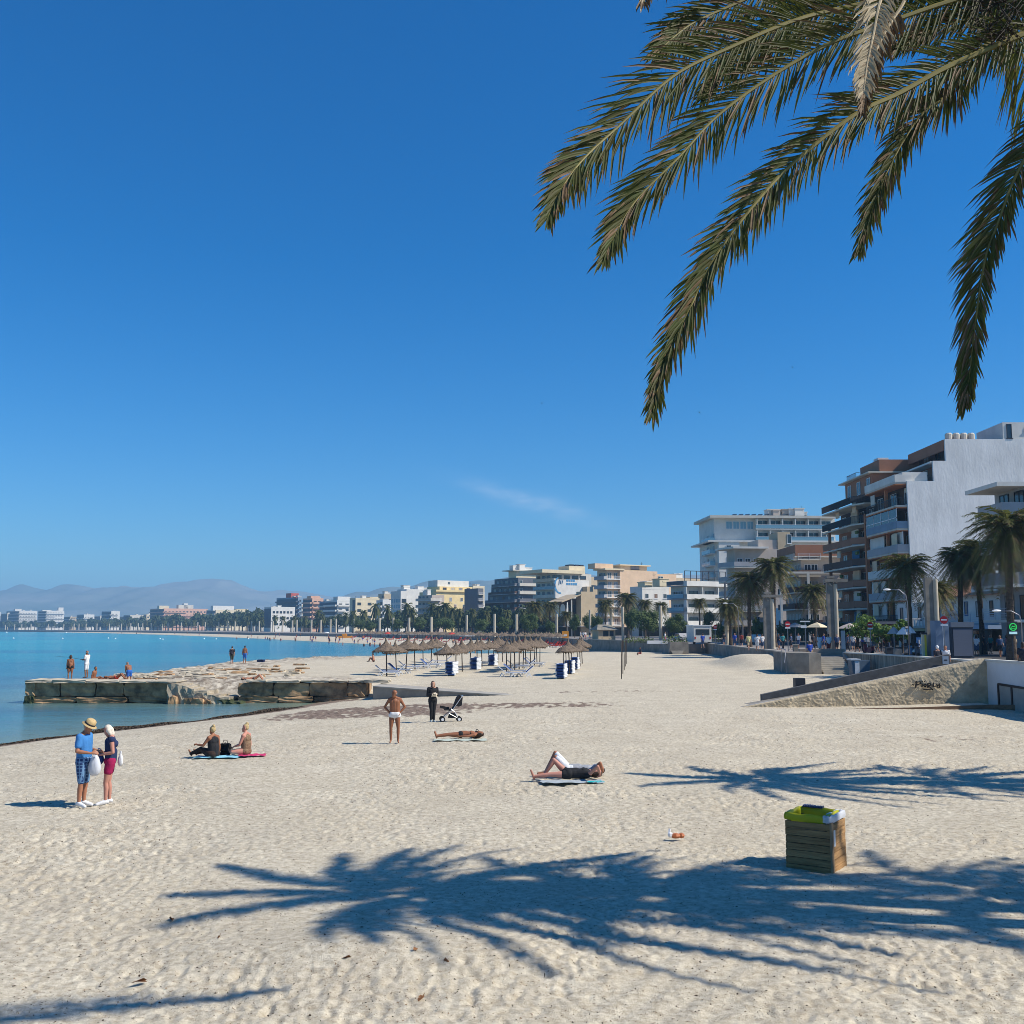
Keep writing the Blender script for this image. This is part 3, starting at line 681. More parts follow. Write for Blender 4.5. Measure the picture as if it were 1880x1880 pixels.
# --- the near palm whose fronds hang into the top of the picture
CY = 7.2; C1 = AT(2120, -10, CY)
np_ = thing('palm_tree', 'large overhanging date palm with long drooping fronds beside the viewpoint', 'palm tree', (C1.x, C1.y, gz(C1.x, C1.y)))
O1 = np_.location
def px_frond(pix, y1, **kw):
    """stalk through image points, its depth running from the crown to y1"""
    n = len(pix); pts = [Vector((C1.x, C1.y, C1.z)) - O1]
    for i, (a, b) in enumerate(pix):
        f = (i+1) / n; pts.append(AT(a, b, CY + (y1 - CY)*f) - O1)
    mid = pts[len(pts)//2] + O1; view = (EYE - mid).normalized()
    up = kw.pop('tilt', .25)
    return frond('frond', np_, pts, view + Vector((0,0,up)), **kw)
px_frond([(1800,-40),(1569,10),(1459,38),(1344,86),(1238,139),(1138,230),(1076,287),(1038,335),(1004,402)], 5.6, L=.49, n=150, seed=1, ang0=50, droop=.06)
px_frond([(1900,-40),(1746,2),(1626,43),(1521,81),(1411,144),(1315,215),(1248,287),(1171,364),(1135,420),(1110,474)], 5.9, L=.48, n=150, seed=2, ang0=48, droop=.07)
px_frond([(1990,15),(1880,62),(1746,120),(1650,172),(1569,211),(1459,297),(1387,373),(1315,469),(1267,565),(1219,670),(1200,752)], 5.6, L=.43, n=190, seed=3, ang0=46, ang1=14, start=.16, droop=.08, r0=.026, brown=.16)
px_frond([(1990,0),(1880,40),(1794,96),(1746,168),(1688,215),(1636,300),(1602,383),(1578,462)], 6.6, L=.36, n=130, seed=5, start=.25, droop=.10, brown=.2, ang0=44)
px_frond([(2080,60),(1985,130),(1908,248),(1864,325),(1833,407),(1808,479),(1790,598),(1780,690),(1774,740)], 6.9, L=.39, n=150, seed=6, droop=.10, ang0=44, start=.2, brown=.18, sides=(.72, 1.15))
px_frond([(1760,-80),(1560,-60),(1440,-30),(1344,10),(1277,40),(1235,70),(1200,105)], 6.4, L=.42, n=110, seed=7, droop=.10, brown=.15)
px_frond([(1900,-90),(1640,-110),(1400,-110),(1270,-85),(1200,-40),(1182,5)], 5.8, L=.34, n=90, seed=8, mats=[M_leafd, M_rach, M_dead], droop=.3, gap=.3, start=.5, curl=.2)
px_frond([(1960,-60),(1700,-75),(1640,-40),(1617,0),(1604,62),(1592,120),(1586,170)], 5.9, L=.30, n=58, seed=9, mats=[M_dead, M_dead, M_dead], start=.40, droop=.30, curl=.35, sides=(.9,1.0), brown=0, gap=.25, ang0=50, ang1=30, wdt=.009)
px_frond([(1960,-60),(1720,-60),(1650,20),(1610,90),(1592,150),(1584,205)], 6.05, L=.24, n=80, seed=19, mats=[M_leafd, M_dead, M_leafd], start=.5, droop=.3, curl=.2, brown=0)
px_frond([(1950,-30),(1860,0),(1790,30),(1700,60),(1640,95)], 6.9, L=.34, n=70, seed=10, start=.3, droop=.12)
px_frond([(1950,-40),(1780,-30),(1640,-15),(1500,20),(1400,70),(1330,130),(1290,180)], 6.7, L=.40, n=110, seed=11, start=.2, droop=.09)
# fronds of the same crown outside the picture
rr = random.Random(3)
for i in range(16):
    a = R(-70 + i * 10.5); ln = rr.uniform(3.0, 3.8); el = rr.uniform(.1, .9)
    dx, dy = math.cos(a), math.sin(a); c = C1 - O1
    if dy > -.05: continue
    pts = [c + Vector((dx*ln*u, dy*ln*u, ln*(el*u - (el+.55)*u*u))) for u in (0,.2,.4,.6,.8,1)]
    frond('frond', np_, pts, (-dx*.3, -dy*.3, 1), L=.42, n=55, seed=50+i, droop=.1)
frond('frond', np_, [C1 - O1, Vector((3.9,7.9,9.4)) - O1, Vector((4.5,8.6,9.2)) - O1, Vector((5.1,9.25,8.0)) - O1], (0,0,1), L=.75, n=150, seed=91, droop=.1)
for (tx, ty, tzz) in ((7.1, 8.1, 7.5), (7.3, 7.2, 7.2), (6.6, 5.4, 7.3)):
    T_ = Vector((tx, ty, tzz)); c = C1 - O1; e_ = T_ - O1
    frond('frond', np_, [c, c.lerp(e_, .33) + Vector((0,0,.35)), c.lerp(e_, .67) + Vector((0,0,.3)), e_], (0,0,1), L=.36, n=60, seed=int(tx*10), droop=.1)
tz = C1.z - O1.z
m = MB(); m.lathe([(.40, -.2), (.36, .3)] + [(.30 + .03*(i % 2), .3 + i*.22) for i in range(1, int((tz-.6)/.22))] + [(.42, tz-.15), (.30, tz+.3), (0, tz+.4)], 14, wob=.08); m.build('trunk', M_trunk, np_)
m = MB(); rr = random.Random(4)
for k in range(5):
    b0 = AT(1960, -60, 7.0) - O1; e = AT(1800 + k*16, 12 + rr.uniform(-25, 45), 6.8) - O1
    m.tube([C1 - O1, b0.lerp(e, .4) + Vector((0,0,.12)), e], [.012,.008,.004], 5)
    for q in range(26):
        p = e + Vector((rr.gauss(0,.10), rr.gauss(0,.06), rr.gauss(-.06,.09))); m.tube([e, p], .002, 3); m.ball(p, .011, 0, 5)
m.build('fruit_stalks', mat('dried_fruit', (.03,.022,.015), rough=.8, var=0), np_)
# --- generic crowns (shared meshes)
def crown_mesh(name, parent, R_=2.6, nf=46, nl=26, seed=0, L=.42, w=.035, low=-.9, skirt=True, mats=None, thin=.0, far=False):
    rr = random.Random(seed); m = MB()
    for i in range(nf):
        f = i / nf; a = i * 2.39996 + rr.uniform(-.25, .25); el = 1.15 - f * (1.15 - low) + rr.uniform(-.1, .1)
        ln = R_ * rr.uniform(.88, 1.08) * (1.0 if f < .8 else .85)
        dx, dy = math.cos(a), math.sin(a); g_ = .55 + .35 * f
        pts = [Vector((dx*ln*u*math.cos(el*(1-.35*u)), dy*ln*u*math.cos(el*(1-.35*u)), ln*(math.sin(el)*u - g_*u*u))) for u in [j/7 for j in range(8)]]
        if far:
            for q0, q1, u in zip(pts, pts[1:], range(7)):
                tg = (q1-q0).normalized(); s_ = tg.cross(Vector((0,0,1))).normalized()*L*(.55 if u else .2); dr = Vector((0,0,-.16))
                m.add([q0, q1, q1+s_*.9+dr+tg*.1, q0+s_+dr], [(0,1,2,3)]); m.add([q0, q1, q1-s_*.9+dr+tg*.1, q0-s_+dr], [(0,1,2,3)])
            continue
        m.tube(pts, [.03*(1-.8*j/7) for j in range(8)], 4, 1)
        S = spline(pts, 24)
        for j in range(nl):
            ff = .12 + .87*(j+.5)/nl
            for sd in (-1, 1):
                if rr.random() < thin: continue
                k = ff*23; aa = int(k); p = S[aa].lerp(S[min(23, aa+1)], k-aa); tg = (S[min(23,aa+1)] - S[max(0,aa-1)]).normalized()
                sv = tg.cross(Vector((0,0,1))).normalized()*sd
                l_ = L*math.sin(math.pi*min(1,.2+ff*.72))*rr.uniform(.8,1.15)+.08
                d_ = (tg*.75 + sv*.72 + Vector((0,0,rr.uniform(-.35,.22)))).normalized(); e = p + d_*l_ + Vector((0,0,-.18*l_))
                wv = tg * w
                m.add([p-wv, p+wv, p+d_*l_*.5+wv*.7, e, p+d_*l_*.5-wv*.7], [(0,1,2,3,4)], 0 if rr.random() > (.12 if f < .75 else .5) else 2)
    return m.build(name, mats or [M_leaf, M_rach, M_leafd], parent)
def trunk_mesh(parent, h, r=.22, skirt=.9, seed=0, lean=.0, n=10):
    rr = random.Random(seed); m = MB(); z = -.1; pr = []
    while z < h - .2:
        f = z / h; pr.append((r*(1.25 - .45*min(1,f*4)) * (1 + .07*(len(pr) % 2)) * (1 + .5*max(0,(f-.9)/.1)), z)); z += .28
    pr.append((r*1.35, h-.25)); pr.append((r*.9, h+.15)); pr.append((0, h+.2))
    m.lathe(pr, n, wob=.08, seed=seed)
    m.v = [(x + lean*max(0,z/h)**1.5, y, z) for x, y, z in m.v]
    return m.build('trunk', M_trunk, parent)
# palms along the edge of the beach: out of the frame, their shadows fall across the sand
def shade_palm(px, py, H, label, seed, Rr=4.6, nf=30, rot=0, dx=0, dy=0, low=-.55, thin=.05):
    c = PG(px, py); h = H - c.z; L_ = h / math.tan(SUN_EL)
    x = c.x + L_*math.cos(SUN_AZ) + dx; y = c.y - L_*math.sin(SUN_AZ) + dy
    z0 = gz(x, y) if x < 15 else ZP
    t_ = thing('palm_tree', label, 'palm tree', (x, y, z0), R(rot))
    o = crown_mesh('crown', t_, Rr, nf, 60, seed, L=.42, w=.044, low=low, thin=thin); o.location = (0, 0, H - z0)
    trunk_mesh(t_, H - z0, .28, seed=seed)
    return t_
shade_palm(790, 1640, 12.2, 'tall date palm at the beach edge shading the sand by the litter bin', 31, Rr=3.7, nf=40, rot=20, low=-.95)
shade_palm(1220, 1636, 12.6, 'second tall date palm behind the one that shades the middle sand', 32, Rr=3.2, nf=26, rot=75, thin=.15, low=-.8)
shade_palm(1840, 1640, 13.0, 'third tall date palm in the clump beside the near sand', 37, Rr=3.1, nf=22, rot=140, thin=.2, low=-.8)
shade_palm(1430, 1430, 11.5, 'date palm whose shade reaches the sunbathing couple', 33, Rr=3.5, nf=26, rot=10, thin=.1)
shade_palm(1780, 1432, 12.0, 'date palm standing inland of the one shading the sunbathing couple', 34, Rr=3.5, nf=20, rot=50, thin=.2)
# promenade palms
PROT = []
for i, (rd, nf, sd) in enumerate(((3.0, 95, 3), (2.7, 84, 5), (2.6, 80, 8))):
    PROT.append((rd, nf, sd))
CROWN_CACHE = {}
def prom_palm(px, py, rpx, Yd, label, k, lean=0, dark=False, group=None):
    p = AT(px, py, Yd); rad = rpx * Yd / FPX
    t_ = thing('palm_tree', label, 'palm tree', (p.x, p.y, ZP), group=group)
    rd, nf, sd = PROT[k % 3]
    key = k % 3
    if key not in CROWN_CACHE:
        o = crown_mesh('crown', t_, rd, nf, 30, sd, L=.50, w=.036, low=-1.0); CROWN_CACHE[key] = o.data
    else: o = link('crown', CROWN_CACHE[key], t_)
    o.location = (lean, 0, p.z - ZP); s_ = rad / rd * 1.12; o.scale = (s_, s_, s_); o.rotation_euler = (0, 0, k * 1.3)
    trunk_mesh(t_, p.z - ZP, .26 * max(.7, s_), seed=k, lean=lean)
    return t_
NP = [(1845, 968, 82, 75, 'tall full-crowned palm in front of the white house and its green sign'),
      (1796, 1012, 52, 92, 'slim palm just left of the tall full-crowned one by the white house'),
      (1757, 1027, 50, 90, 'dark slim palm before the white party wall, beside the double column'),
      (1667, 1040, 54, 92, 'bushy palm in front of the orange balconies of the stepped block'),
      (1722, 1082, 36, 84, 'small yellowish palm right behind the double column'),
      (1418, 1040, 42, 128, 'tall palm rising before the brown apartment house'),
      (1373, 1066, 42, 130, 'lower palm left of the tall one before the brown apartment house'),
      (1340, 1112, 30, 140, 'short palm beside the white banded apartment house'),
      (1495, 1085, 30, 135, 'shaggy dark palm under the white canopy frame'),
      (1284, 1105, 16, 190, 'little palm in front of the white banded apartment house'),
      (1111, 1108, 18, 235, 'slender palm before the peach apartment house balconies'),
      (1152, 1098, 24, 240, 'bushier palm before the blank peach wall'),
      (1184, 1108, 18, 240, 'palm between the peach wall and the round trees'),
      (1214, 1112, 16, 232, 'palm behind the tall white column'),
      (983, 1112, 20, 270, 'palm in front of the dark stepped apartment block'),
      (1008, 1112, 19, 275, 'palm in front of the arched house'),
      (1040, 1128, 14, 280, 'low palm below the arched house')]
for i, (a, b, r_, yd, lb) in enumerate(NP): prom_palm(a, b, r_, yd, lb, i, lean=random.Random(i).uniform(-.3, .3))
# far palms
mF = MB(); fp0 = thing('palm_tree', 'far palm', 'palm tree', (0, 0, ZP))
fc = crown_mesh('crown', fp0, 3.0, 30, 0, 77, L=.9, low=-1.1, far=True, mats=[M_leaf]); fc.location = (0, 0, 8.2)
ft = trunk_mesh(fp0, 8.2, .3, n=5)
FARP = [(690,1113,12),(712,1116,11),(748,1112,13),(757,1120,11),(795,1112,14),(805,1117,13),(818,1112,15),(830,1120,13),(842,1122,11),(668,1124,10),(635,1128,9),(648,1125,9),(585,1124,10),(592,1130,8),(560,1134,7),(540,1133,7),(520,1134,7),(505,1132,7),(480,1136,7),(455,1134,6),(446,1136,6),(430,1138,6),(415,1138,6),(403,1137,6),(388,1139,5),(372,1137,5),(355,1140,5),(340,1140,5),(318,1139,5),(300,1141,5),(283,1140,5),(268,1141,5),(250,1142,4),(236,1143,4),(215,1143,4),(196,1143,4),(176,1144,4),(150,1144,4),(130,1145,4),(100,1145,4),(70,1145,4),(45,1146,4),(15,1145,4),(868,1122,10),(893,1126,9),(930,1124,10),(960,1122,11)]
def far_D(px):
    return float(np.interp(px, [0,100,300,480,600,700,800,900,1000,1100], [1700,1600,1120,760,600,500,430,370,330,300]))
for i, (a, b, r_) in enumerate(FARP):
    yd = far_D(a) * 1.0; p = AT(a, b, yd); s_ = max(.5, r_*yd/FPX/3.0)
    lb = ORD(i) + ' far palm along the curving bay promenade, counted from inland of the straw parasols'
    g_ = 'far palms along the bay'
    lb = 'small far palm in the green belt along the distant bay' if i > 8 else ['far palm above the beach bar, ', 'far palm next inland, '][0] + ORD(i) + ' of the near end'
    if i == 0: q = fp0; q.location = (p.x, p.y, ZP); ks_ = [fc, ft]
    else: q, _ = dup(fp0, (p.x, p.y, ZP), rz=i*1.7, ks=[fc, ft])
    hz_ = (p.z - ZP) / 8.2; q.scale = (s_, s_, max(.5, hz_)); tag(q, lb, 'palm tree', g_)
    q['category'] = 'palm tree'
# ------------------------------------------------------------------ broad-leaved trees and shrubs
M_tam = mat('tamarisk_leaf', (0.055, 0.085, 0.028), rough=.8, var=.5, scale=.8, trans=(.1,.16,.04,.2), col2=(.10,.14,.04))
M_shr = mat('bright_shrub_leaf', (0.11, 0.18, 0.035), rough=.7, var=.45, scale=1.2, trans=(.16,.26,.05,.2))
def tree_mesh(parent, w, h, seed, n=1600, ls=.16, M=None, trunk=True, name='crown'):
    rr = random.Random(seed); m = MB(); cl = []
    for i in range(16):
        a = rr.uniform(0, 6.28); q = rr.random() ** .5 * .62; cl.append(Vector((math.cos(a)*q*w/2, math.sin(a)*q*w/2, h*rr.uniform(.42, .86))))
    for i in range(n):
        c = cl[i % 16]; rd = w * .19 * (.8 + .4*((i % 16) % 3)/2)
        v = Vector((rr.gauss(0,1), rr.gauss(0,1), rr.gauss(0,1))).normalized() * rd * rr.random() ** .35
        v.z *= .75; p = c + v; nn = (v.normalized() + Vector((rr.uniform(-.6,.6), rr.uniform(-.6,.6), rr.uniform(-.2,.8)))).normalized()
        u = nn.orthogonal().normalized(); w2 = nn.cross(u); a = rr.uniform(0, 6.28); u2 = u*math.cos(a) + w2*math.sin(a); w2 = nn.cross(u2); s_ = ls*rr.uniform(.6, 1.4)
        m.add([p-u2*s_, p+w2*s_*.45, p+u2*s_, p-w2*s_*.45], [(0,1,2,3)])
    o = m.build(name, M or M_tam, parent)
    if trunk:
        t2 = MB(); t2.tube([(0,0,-.1),(.1,0,h*.25),(0,.1,h*.45)], [.14,.11,.08], 6)
        for c in cl[:9]: t2.tube([(.05,0,h*.3), c*.6 + Vector((0,0,h*.15)), c], [.06,.04,.015], 5)
        t2.build('trunk', M_trunk, parent)
    return o
TR = [(1190,1148,56,46,205,'broad round tamarisk tree behind the kiosk wall'),(1240,1150,46,38,200,'round tree left of the bus shelter'),(1160,1140,40,44,225,'dark tree under the palms by the peach wall'),
      (975,1146,34,32,262,'grey-green tree behind the pale double column'),(1055,1146,26,30,262,'green tree left of the kiosk'),(1082,1146,30,36,258,'leafy tree overhanging the kiosk roof'),(1098,1148,24,28,250,'small bushy tree hard against the kiosk'),
      (680,1150,30,14,430,'low round bush beside the beach bar'),(658,1146,26,20,440,'dark tree behind the beach bar'),(730,1150,30,22,400,'bushy tree between two pale columns'),(770,1148,30,24,390,'wide dark tree left of the palm cluster'),(815,1148,42,26,365,'dense tree below the palm cluster'),
      (885,1150,34,22,320,'dark tree under the stepped apartment block'),(925,1148,30,26,300,'dark hedge-like tree by the dark facade'),(1010,1150,22,20,262,'small tree in front of the arched house'),(1300,1130,26,16,215,'low tree before the white banded house'),(1395,1160,44,40,150,'dark tree beneath the tall brown-house palm'),(1440,1165,40,34,155,'dark street tree beside the first no-entry sign'),(1480,1160,44,40,160,'shaded street tree under the shaggy palm'),(1325,1165,36,34,160,'dark street tree behind the white van'),(1545,1160,40,36,150,'dark street tree behind the info totem')]
tproto = {}
for i, (a, b, wpx, hpx, yd, lb) in enumerate(TR):
    g0 = AT(a, b, yd); k = i % 3
    t_ = thing('broadleaf_tree', lb, 'tree', (g0.x, g0.y, ZP - .1))
    if k not in tproto:
        o = tree_mesh(t_, 6, 5, 100+k, n=3600, ls=.17); tproto[k] = [o] + [q for q in kids(t_) if q.name.startswith('trunk')]
    else:
        for q in tproto[k]: link(q.name.split('.')[0], q.data, t_)
    w_ = wpx*yd/FPX/6 * 1.15; top = AT(a, b - hpx*.62, yd).z - ZP + .1; s_ = top/4.9
    t_.scale = (w_, w_, max(.35, s_)); t_.rotation_euler = (0,0,i*1.9)
SHR = [(1587,1176,56,52,100,'bright green leafy shrub behind the no-entry sign'),(1625,1172,44,34,98,'yellow-green shrub between the no-entry sign and the lamp post'),(1655,1168,34,36,97,'reddish green shrub beside the lamp post')]
for i, (a, b, wpx, hpx, yd, lb) in enumerate(SHR):
    g0 = AT(a, b, yd); t_ = thing('shrub', lb, 'shrub', (g0.x, g0.y, ZP))
    hh_ = AT(a, b-hpx, yd).z - ZP
    tree_mesh(t_, wpx*yd/FPX*1.2, hh_, 200+i, n=900, ls=.16, M=M_shr)
# hedges and the dark belt of far trees
M_far = mat('far_foliage', (0.035, 0.055, 0.022), rough=.9, var=.5, scale=.15, col2=(.075,.095,.04))
belt = thing('broadleaf_tree', 'x', 'tree', (0,0,ZP)); bo = tree_mesh(belt, 9, 7, 400, n=420, ls=.75, M=M_far, trunk=False); m = MB(); m.tube([(0,0,-.1),(0,0,4)], [.3,.2], 5); bt_ = m.build('trunk', M_trunk, belt)
rr = random.Random(21); nb = 0; xs_ = []
x = -14
while x < 1000:
    xs_.append(x); x += (7 if x < 480 else 13) * rr.uniform(.7, 1.2)
for x in xs_:
    yd = far_D(x) * rr.uniform(1.02, 1.12); p = AT(x, 1150, yd)
    hh_ = (rr.uniform(11, 19) if x < 480 else rr.uniform(6.5, 11)); s_ = rr.uniform(.9, 1.5) * (1.5 if x < 480 else .95)
    if nb == 0: q = belt; q.location = (p.x, p.y, ZP)
    else: q, _ = dup(belt, (p.x, p.y, ZP), rz=rr.uniform(0, 6), ks=[bo, bt_])
    q.scale = (s_, s_, hh_/7); nb += 1
    tag(q, 'dark far tree in the green belt behind the curving bay beach', 'tree', 'far trees along the bay')
# ------------------------------------------------------------------ buildings
GLS = mat('window_glass', (0.03, 0.045, 0.06), rough=.12, var=0, spec=.6)
GLB = mat('blue_balcony_glass', (0.16, 0.30, 0.38), rough=.15, var=0, spec=.6)
WFR = mat('white_frame', (.7,.7,.7), rough=.5, var=0)
DKR = mat('dark_railing', (.03,.03,.04), rough=.5, var=0)
SHADE = mat('interior_shade', (.05,.045,.04), rough=.9, var=0)  # near-black colour that stands in for shade on ground floors and inside boxes
WAL = {k: mat(k + '_wall', c, rough=.9, var=.10, scale=.45, bump=.006, bscale=4) for k, c in dict(
    white=(.64,.62,.57), offwhite=(.56,.52,.44), cream=(.66,.56,.38), yellow=(.70,.55,.28), peach=(.66,.47,.31), tan=(.48,.38,.25), beige=(.46,.39,.33),
    brown=(.31,.145,.085), dbrown=(.10,.06,.045), grey=(.36,.36,.37), dgrey=(.13,.135,.15), orange=(.42,.17,.08), blue=(.05,.16,.30), red=(.45,.09,.06), salmon=(.60,.36,.25), glassy=(.20,.28,.36)).items()}
M_old = mat('old_white_party_wall', (.74,.73,.70), rough=.95, var=.13, scale=.5, bump=.03, bscale=3.5, stretch=(1,1,.35))
ROOFT = mat('terracotta_tiles', (.45,.22,.12), rough=.9, var=.4, scale=2)
BR = random.Random(99); BLIND = [mat('closed_blind',(.42,.40,.35),var=.05), mat('timber_shutter',(.20,.12,.07),var=.1), mat('curtained_glass',(.24,.25,.26),rough=.3,var=.1)]
class Bld:
    """building whose near seaward corner stands at image column x0, depth D; turned by th"""
    def __init__(s, label, x2, x0, x1, ytop, D, th=0, base=None, name='apartment_building'):
        if D >= 240 and th >= 10: th += 14
        th = R(th); cth, sth = math.cos(th), math.sin(th)
        P0 = AT(x0, HZ, D); s.h = AT(x0, ytop, D).z - (ZP if base is None else base)
        def col_hit(px, dx, dy):
            k = (px - 940.0) / FPX / math.cos(PITCH); return (k*P0.y - P0.x) / (dx - k*dy)
        s.w = abs(col_hit(x1, cth, sth)); s.l = abs(col_hit(x2, -sth, cth)) if x2 < x0 else 12
        s.l = min(s.l, 60); s.base = ZP if base is None else base
        s.o = thing(name, label, 'building', (P0.x, P0.y, s.base), th); s.D = D; s.nwin = 0; s.wc = {}
        s.x0, s.P0, s.c, s.s_ = x0, P0, cth, sth
        if D < 480 and D > 160:
            m = MB(); m.box(-.2, -.05, .2, s.l-.2, 0, 2.7); m.box(.2, s.w-.2, -.2, -.05, 0, 2.7); m.build('shopfront', SHADE, s.o)  # dark faces colour in the ground-floor shade
            m = MB(); m.box(-3.0, -.0, -2.6, s.l, 2.75, 2.95); m.box(.01, s.w, -2.6, -.06, 2.75, 2.95); m.build('canopy', WAL[['dgrey','dbrown','beige'][int(D) % 3]], s.o)
    def lx(s, px):   # image column -> local x on the camera-facing wall
        k = (px - 940.0) / FPX / math.cos(PITCH); return (k*s.P0.y - s.P0.x) / (s.c - k*s.s_)
    def ly(s, px):
        k = (px - 940.0) / FPX / math.cos(PITCH); return (k*s.P0.y - s.P0.x) / (-s.s_ - k*s.c)
    def lz(s, py, D=None): return AT(s.x0, py, D or s.D).z - s.base
    def mass(s, x0, x1, y0, y1, z0, z1, m='white', name='wall'):
        b = MB(); b.box(x0, x1, y0, y1, z0, z1); b.build(name, WAL.get(m, m), s.o); return s
    def parapet(s, x0, x1, y0, y1, z, m='white', h=.9, t=.2):
        b = MB(); b.box(x0-.03, x1+.03, y0-.03, y0+t, z, z+h); b.box(x0-.03, x1+.03, y1-t, y1+.03, z, z+h); b.box(x0-.03, x0+t, y0+t+.003, y1-t-.003, z, z+h); b.box(x1-t, x1+.03, y0+t+.003, y1-t-.003, z, z+h)
        b.build('parapet', WAL.get(m, m), s.o); return s
    def _win(s, key, w, h, side, frame, glass, sill):
        k = (round(w,2), round(h,2), side, frame.name, glass.name)
        if k in s.wc: return s.wc[k]
        b = MB(); t = .07; d = .07
        if side == 'f':
            b.box(0, w, -.03, .03, 0, h, 1)
            for q in ((0,t,0,h),(w-t,w,0,h),(t,w-t,0,t),(t,w-t,h-t,h)) + (((w/2-t/2, w/2+t/2, t, h-t),) if w > 1 else ()): b.box(q[0], q[1], -d, -.031, q[2], q[3], 0)
            if sill: b.box(-.1, w+.1, -.14, -.0705, -.1, -.0, 0)
        else:
            b.box(-.03, .03, 0, w, 0, h, 1)
            for q in ((0,t,0,h),(w-t,w,0,h),(t,w-t,0,t),(t,w-t,h-t,h)) + (((w/2-t/2, w/2+t/2, t, h-t),) if w > 1 else ()): b.box(-d, -.031, q[0], q[1], q[2], q[3], 0)
        me = b.build('window', [frame, glass], s.o); s.wc[k] = me.data; bpy.data.objects.remove(me); return s.wc[k]
    def win(s, a, z, w=1.4, h=1.3, side='f', frame=None, glass=None, off=0, sill=True, d=0):
        """window on the camera-facing wall ('f', a = local x, at y=off) or on the seaward wall ('s', a = local y, at x=off)"""
        if s.nwin >= 98: return s
        me = s._win(None, w, h, side, frame or WFR, glass or GLS, sill)
        link('window', me, s.o, (a, off - .012, z) if side == 'f' else (off - .012, a, z)); s.nwin += 1; return s
    def wins(s, a0, a1, n, z0, dz, nz, w=1.4, h=1.3, **k):
        for j in range(nz):
            for i in range(n):
                kk = dict(k); q = BR.random()
                if 'glass' not in kk and q < .30: kk['glass'] = BLIND[int(q*10)]
                s.win(a0 + (a1-a0-w)*(i/(n-1) if n > 1 else .5), z0 + dz*j, w, h, **kk)
        return s
    def balc(s, side, a0, a1, z, dep=1.3, rail='solid', m='white', rm=None, off=0, slab=.22, rh=1.0, divs=0, dm='white', hgt=2.7):
        """balcony: slab + parapet or bars, on the camera-facing ('f') or seaward ('s') wall"""
        b = MB(); M1 = WAL.get(m, m); M2 = WAL.get(rm, rm) if rm is not None else M1; e = off + .01
        def bx(p0, p1, q0, q1, z0, z1, mi):
            if side == 'f': b.box(p0, p1, -q1 + e - .02, -q0 + e - .02, z0, z1, mi)
            else: b.box(-q1 + e - .02, -q0 + e - .02, p0, p1, z0, z1, mi)
        bx(a0, a1, 0, dep, z, z + slab, 0)
        zt = z + slab + .003
        if rail == 'solid':
            bx(a0, a1, dep-.12, dep+.002, zt, zt+rh, 1); bx(a0, a0+.12, 0, dep-.123, zt, zt+rh, 1); bx(a1-.12, a1, 0, dep-.123, zt, zt+rh, 1)
        elif rail == 'glass':
            bx(a0, a1, dep-.05, dep, zt+.06, zt+rh, 1); bx(a0, a0+.04, 0, dep-.053, zt+.06, zt+rh, 1); bx(a1-.04, a1, 0, dep-.053, zt+.06, zt+rh, 1)
            bx(a0-.02, a1+.02, dep-.08, dep+.03, zt+rh+.003, zt+rh+.06, 2)
        elif rail == 'bars':
            bx(a0, a1, dep-.06, dep, zt+rh-.06, zt+rh, 1); bx(a0, a1, dep-.06, dep, zt+.08, zt+.13, 1)
            n = max(2, int((a1-a0)/.22))
            for i in range(n+1):
                p = a0 + (a1-a0-.03)*i/n; bx(p, p+.03, dep-.045, dep-.015, zt+.131, zt+rh-.061, 1)
            bx(a0, a0+.05, 0, dep-.063, zt+rh-.06, zt+rh, 1); bx(a1-.05, a1, 0, dep-.063, zt+rh-.06, zt+rh, 1)
        elif rail == 'hbars':
            for k in range(5): bx(a0, a1, dep-.05, dep, zt+.1+.2*k, zt+.14+.2*k, 1)
            for k in range(max(2, int((a1-a0)/2))+1):
                p = a0 + (a1-a0-.05)*k/max(2, int((a1-a0)/2)); bx(p, p+.05, dep-.01, dep+.04, zt, zt+rh, 1)
        b.build('balcony', [M1, M2, WFR], s.o)
        if divs:
            for i in range(divs+1):
                b = MB(); p = a0 + (a1-a0-.2)*i/divs
                if side == 'f': b.box(p, p+.2, -dep+.16 + e, e - .02, z+slab+.004, z+hgt+.2)
                else: b.box(-dep+.16 + e, e - .02, p, p+.2, z+slab+.004, z+hgt+.2)
                b.build('divider', WAL.get(dm, dm), s.o)
        return s
    def roofbits(s, seed, zt, x0, x1, y0, y1, m='white', n=3):
        rr = random.Random(seed)
        for i in range(n):
            w = rr.uniform(1.5, 4); x = rr.uniform(x0, max(x0+.1, x1-w)); y = rr.uniform(y0, max(y0+.1, y1-3)); hh = rr.uniform(1.0, 2.6)
            b = MB(); b.box(x, x+w, y, y+3, zt+.01, zt+hh); b.box(x-.15, x+w+.15, y-.15, y+3.15, zt+hh+.002, zt+hh+.18)
            b.build('roof_hut', WAL[m], s.o)
        b = MB(); x = rr.uniform(x0, x1); y = (y0+y1)/2; hh = rr.uniform(2, 4); b.tube([(x,y,zt),(x,y,zt+hh)], .05, 4); b.obox((x-.6,y,zt+hh*.9),(x+.6,y,zt+hh*.9),.04,.04); b.obox((x-.4,y,zt+hh*.8),(x+.4,y,zt+hh*.8),.04,.04)
        b.build('antenna', DKR, s.o); return s
FH = 3.0
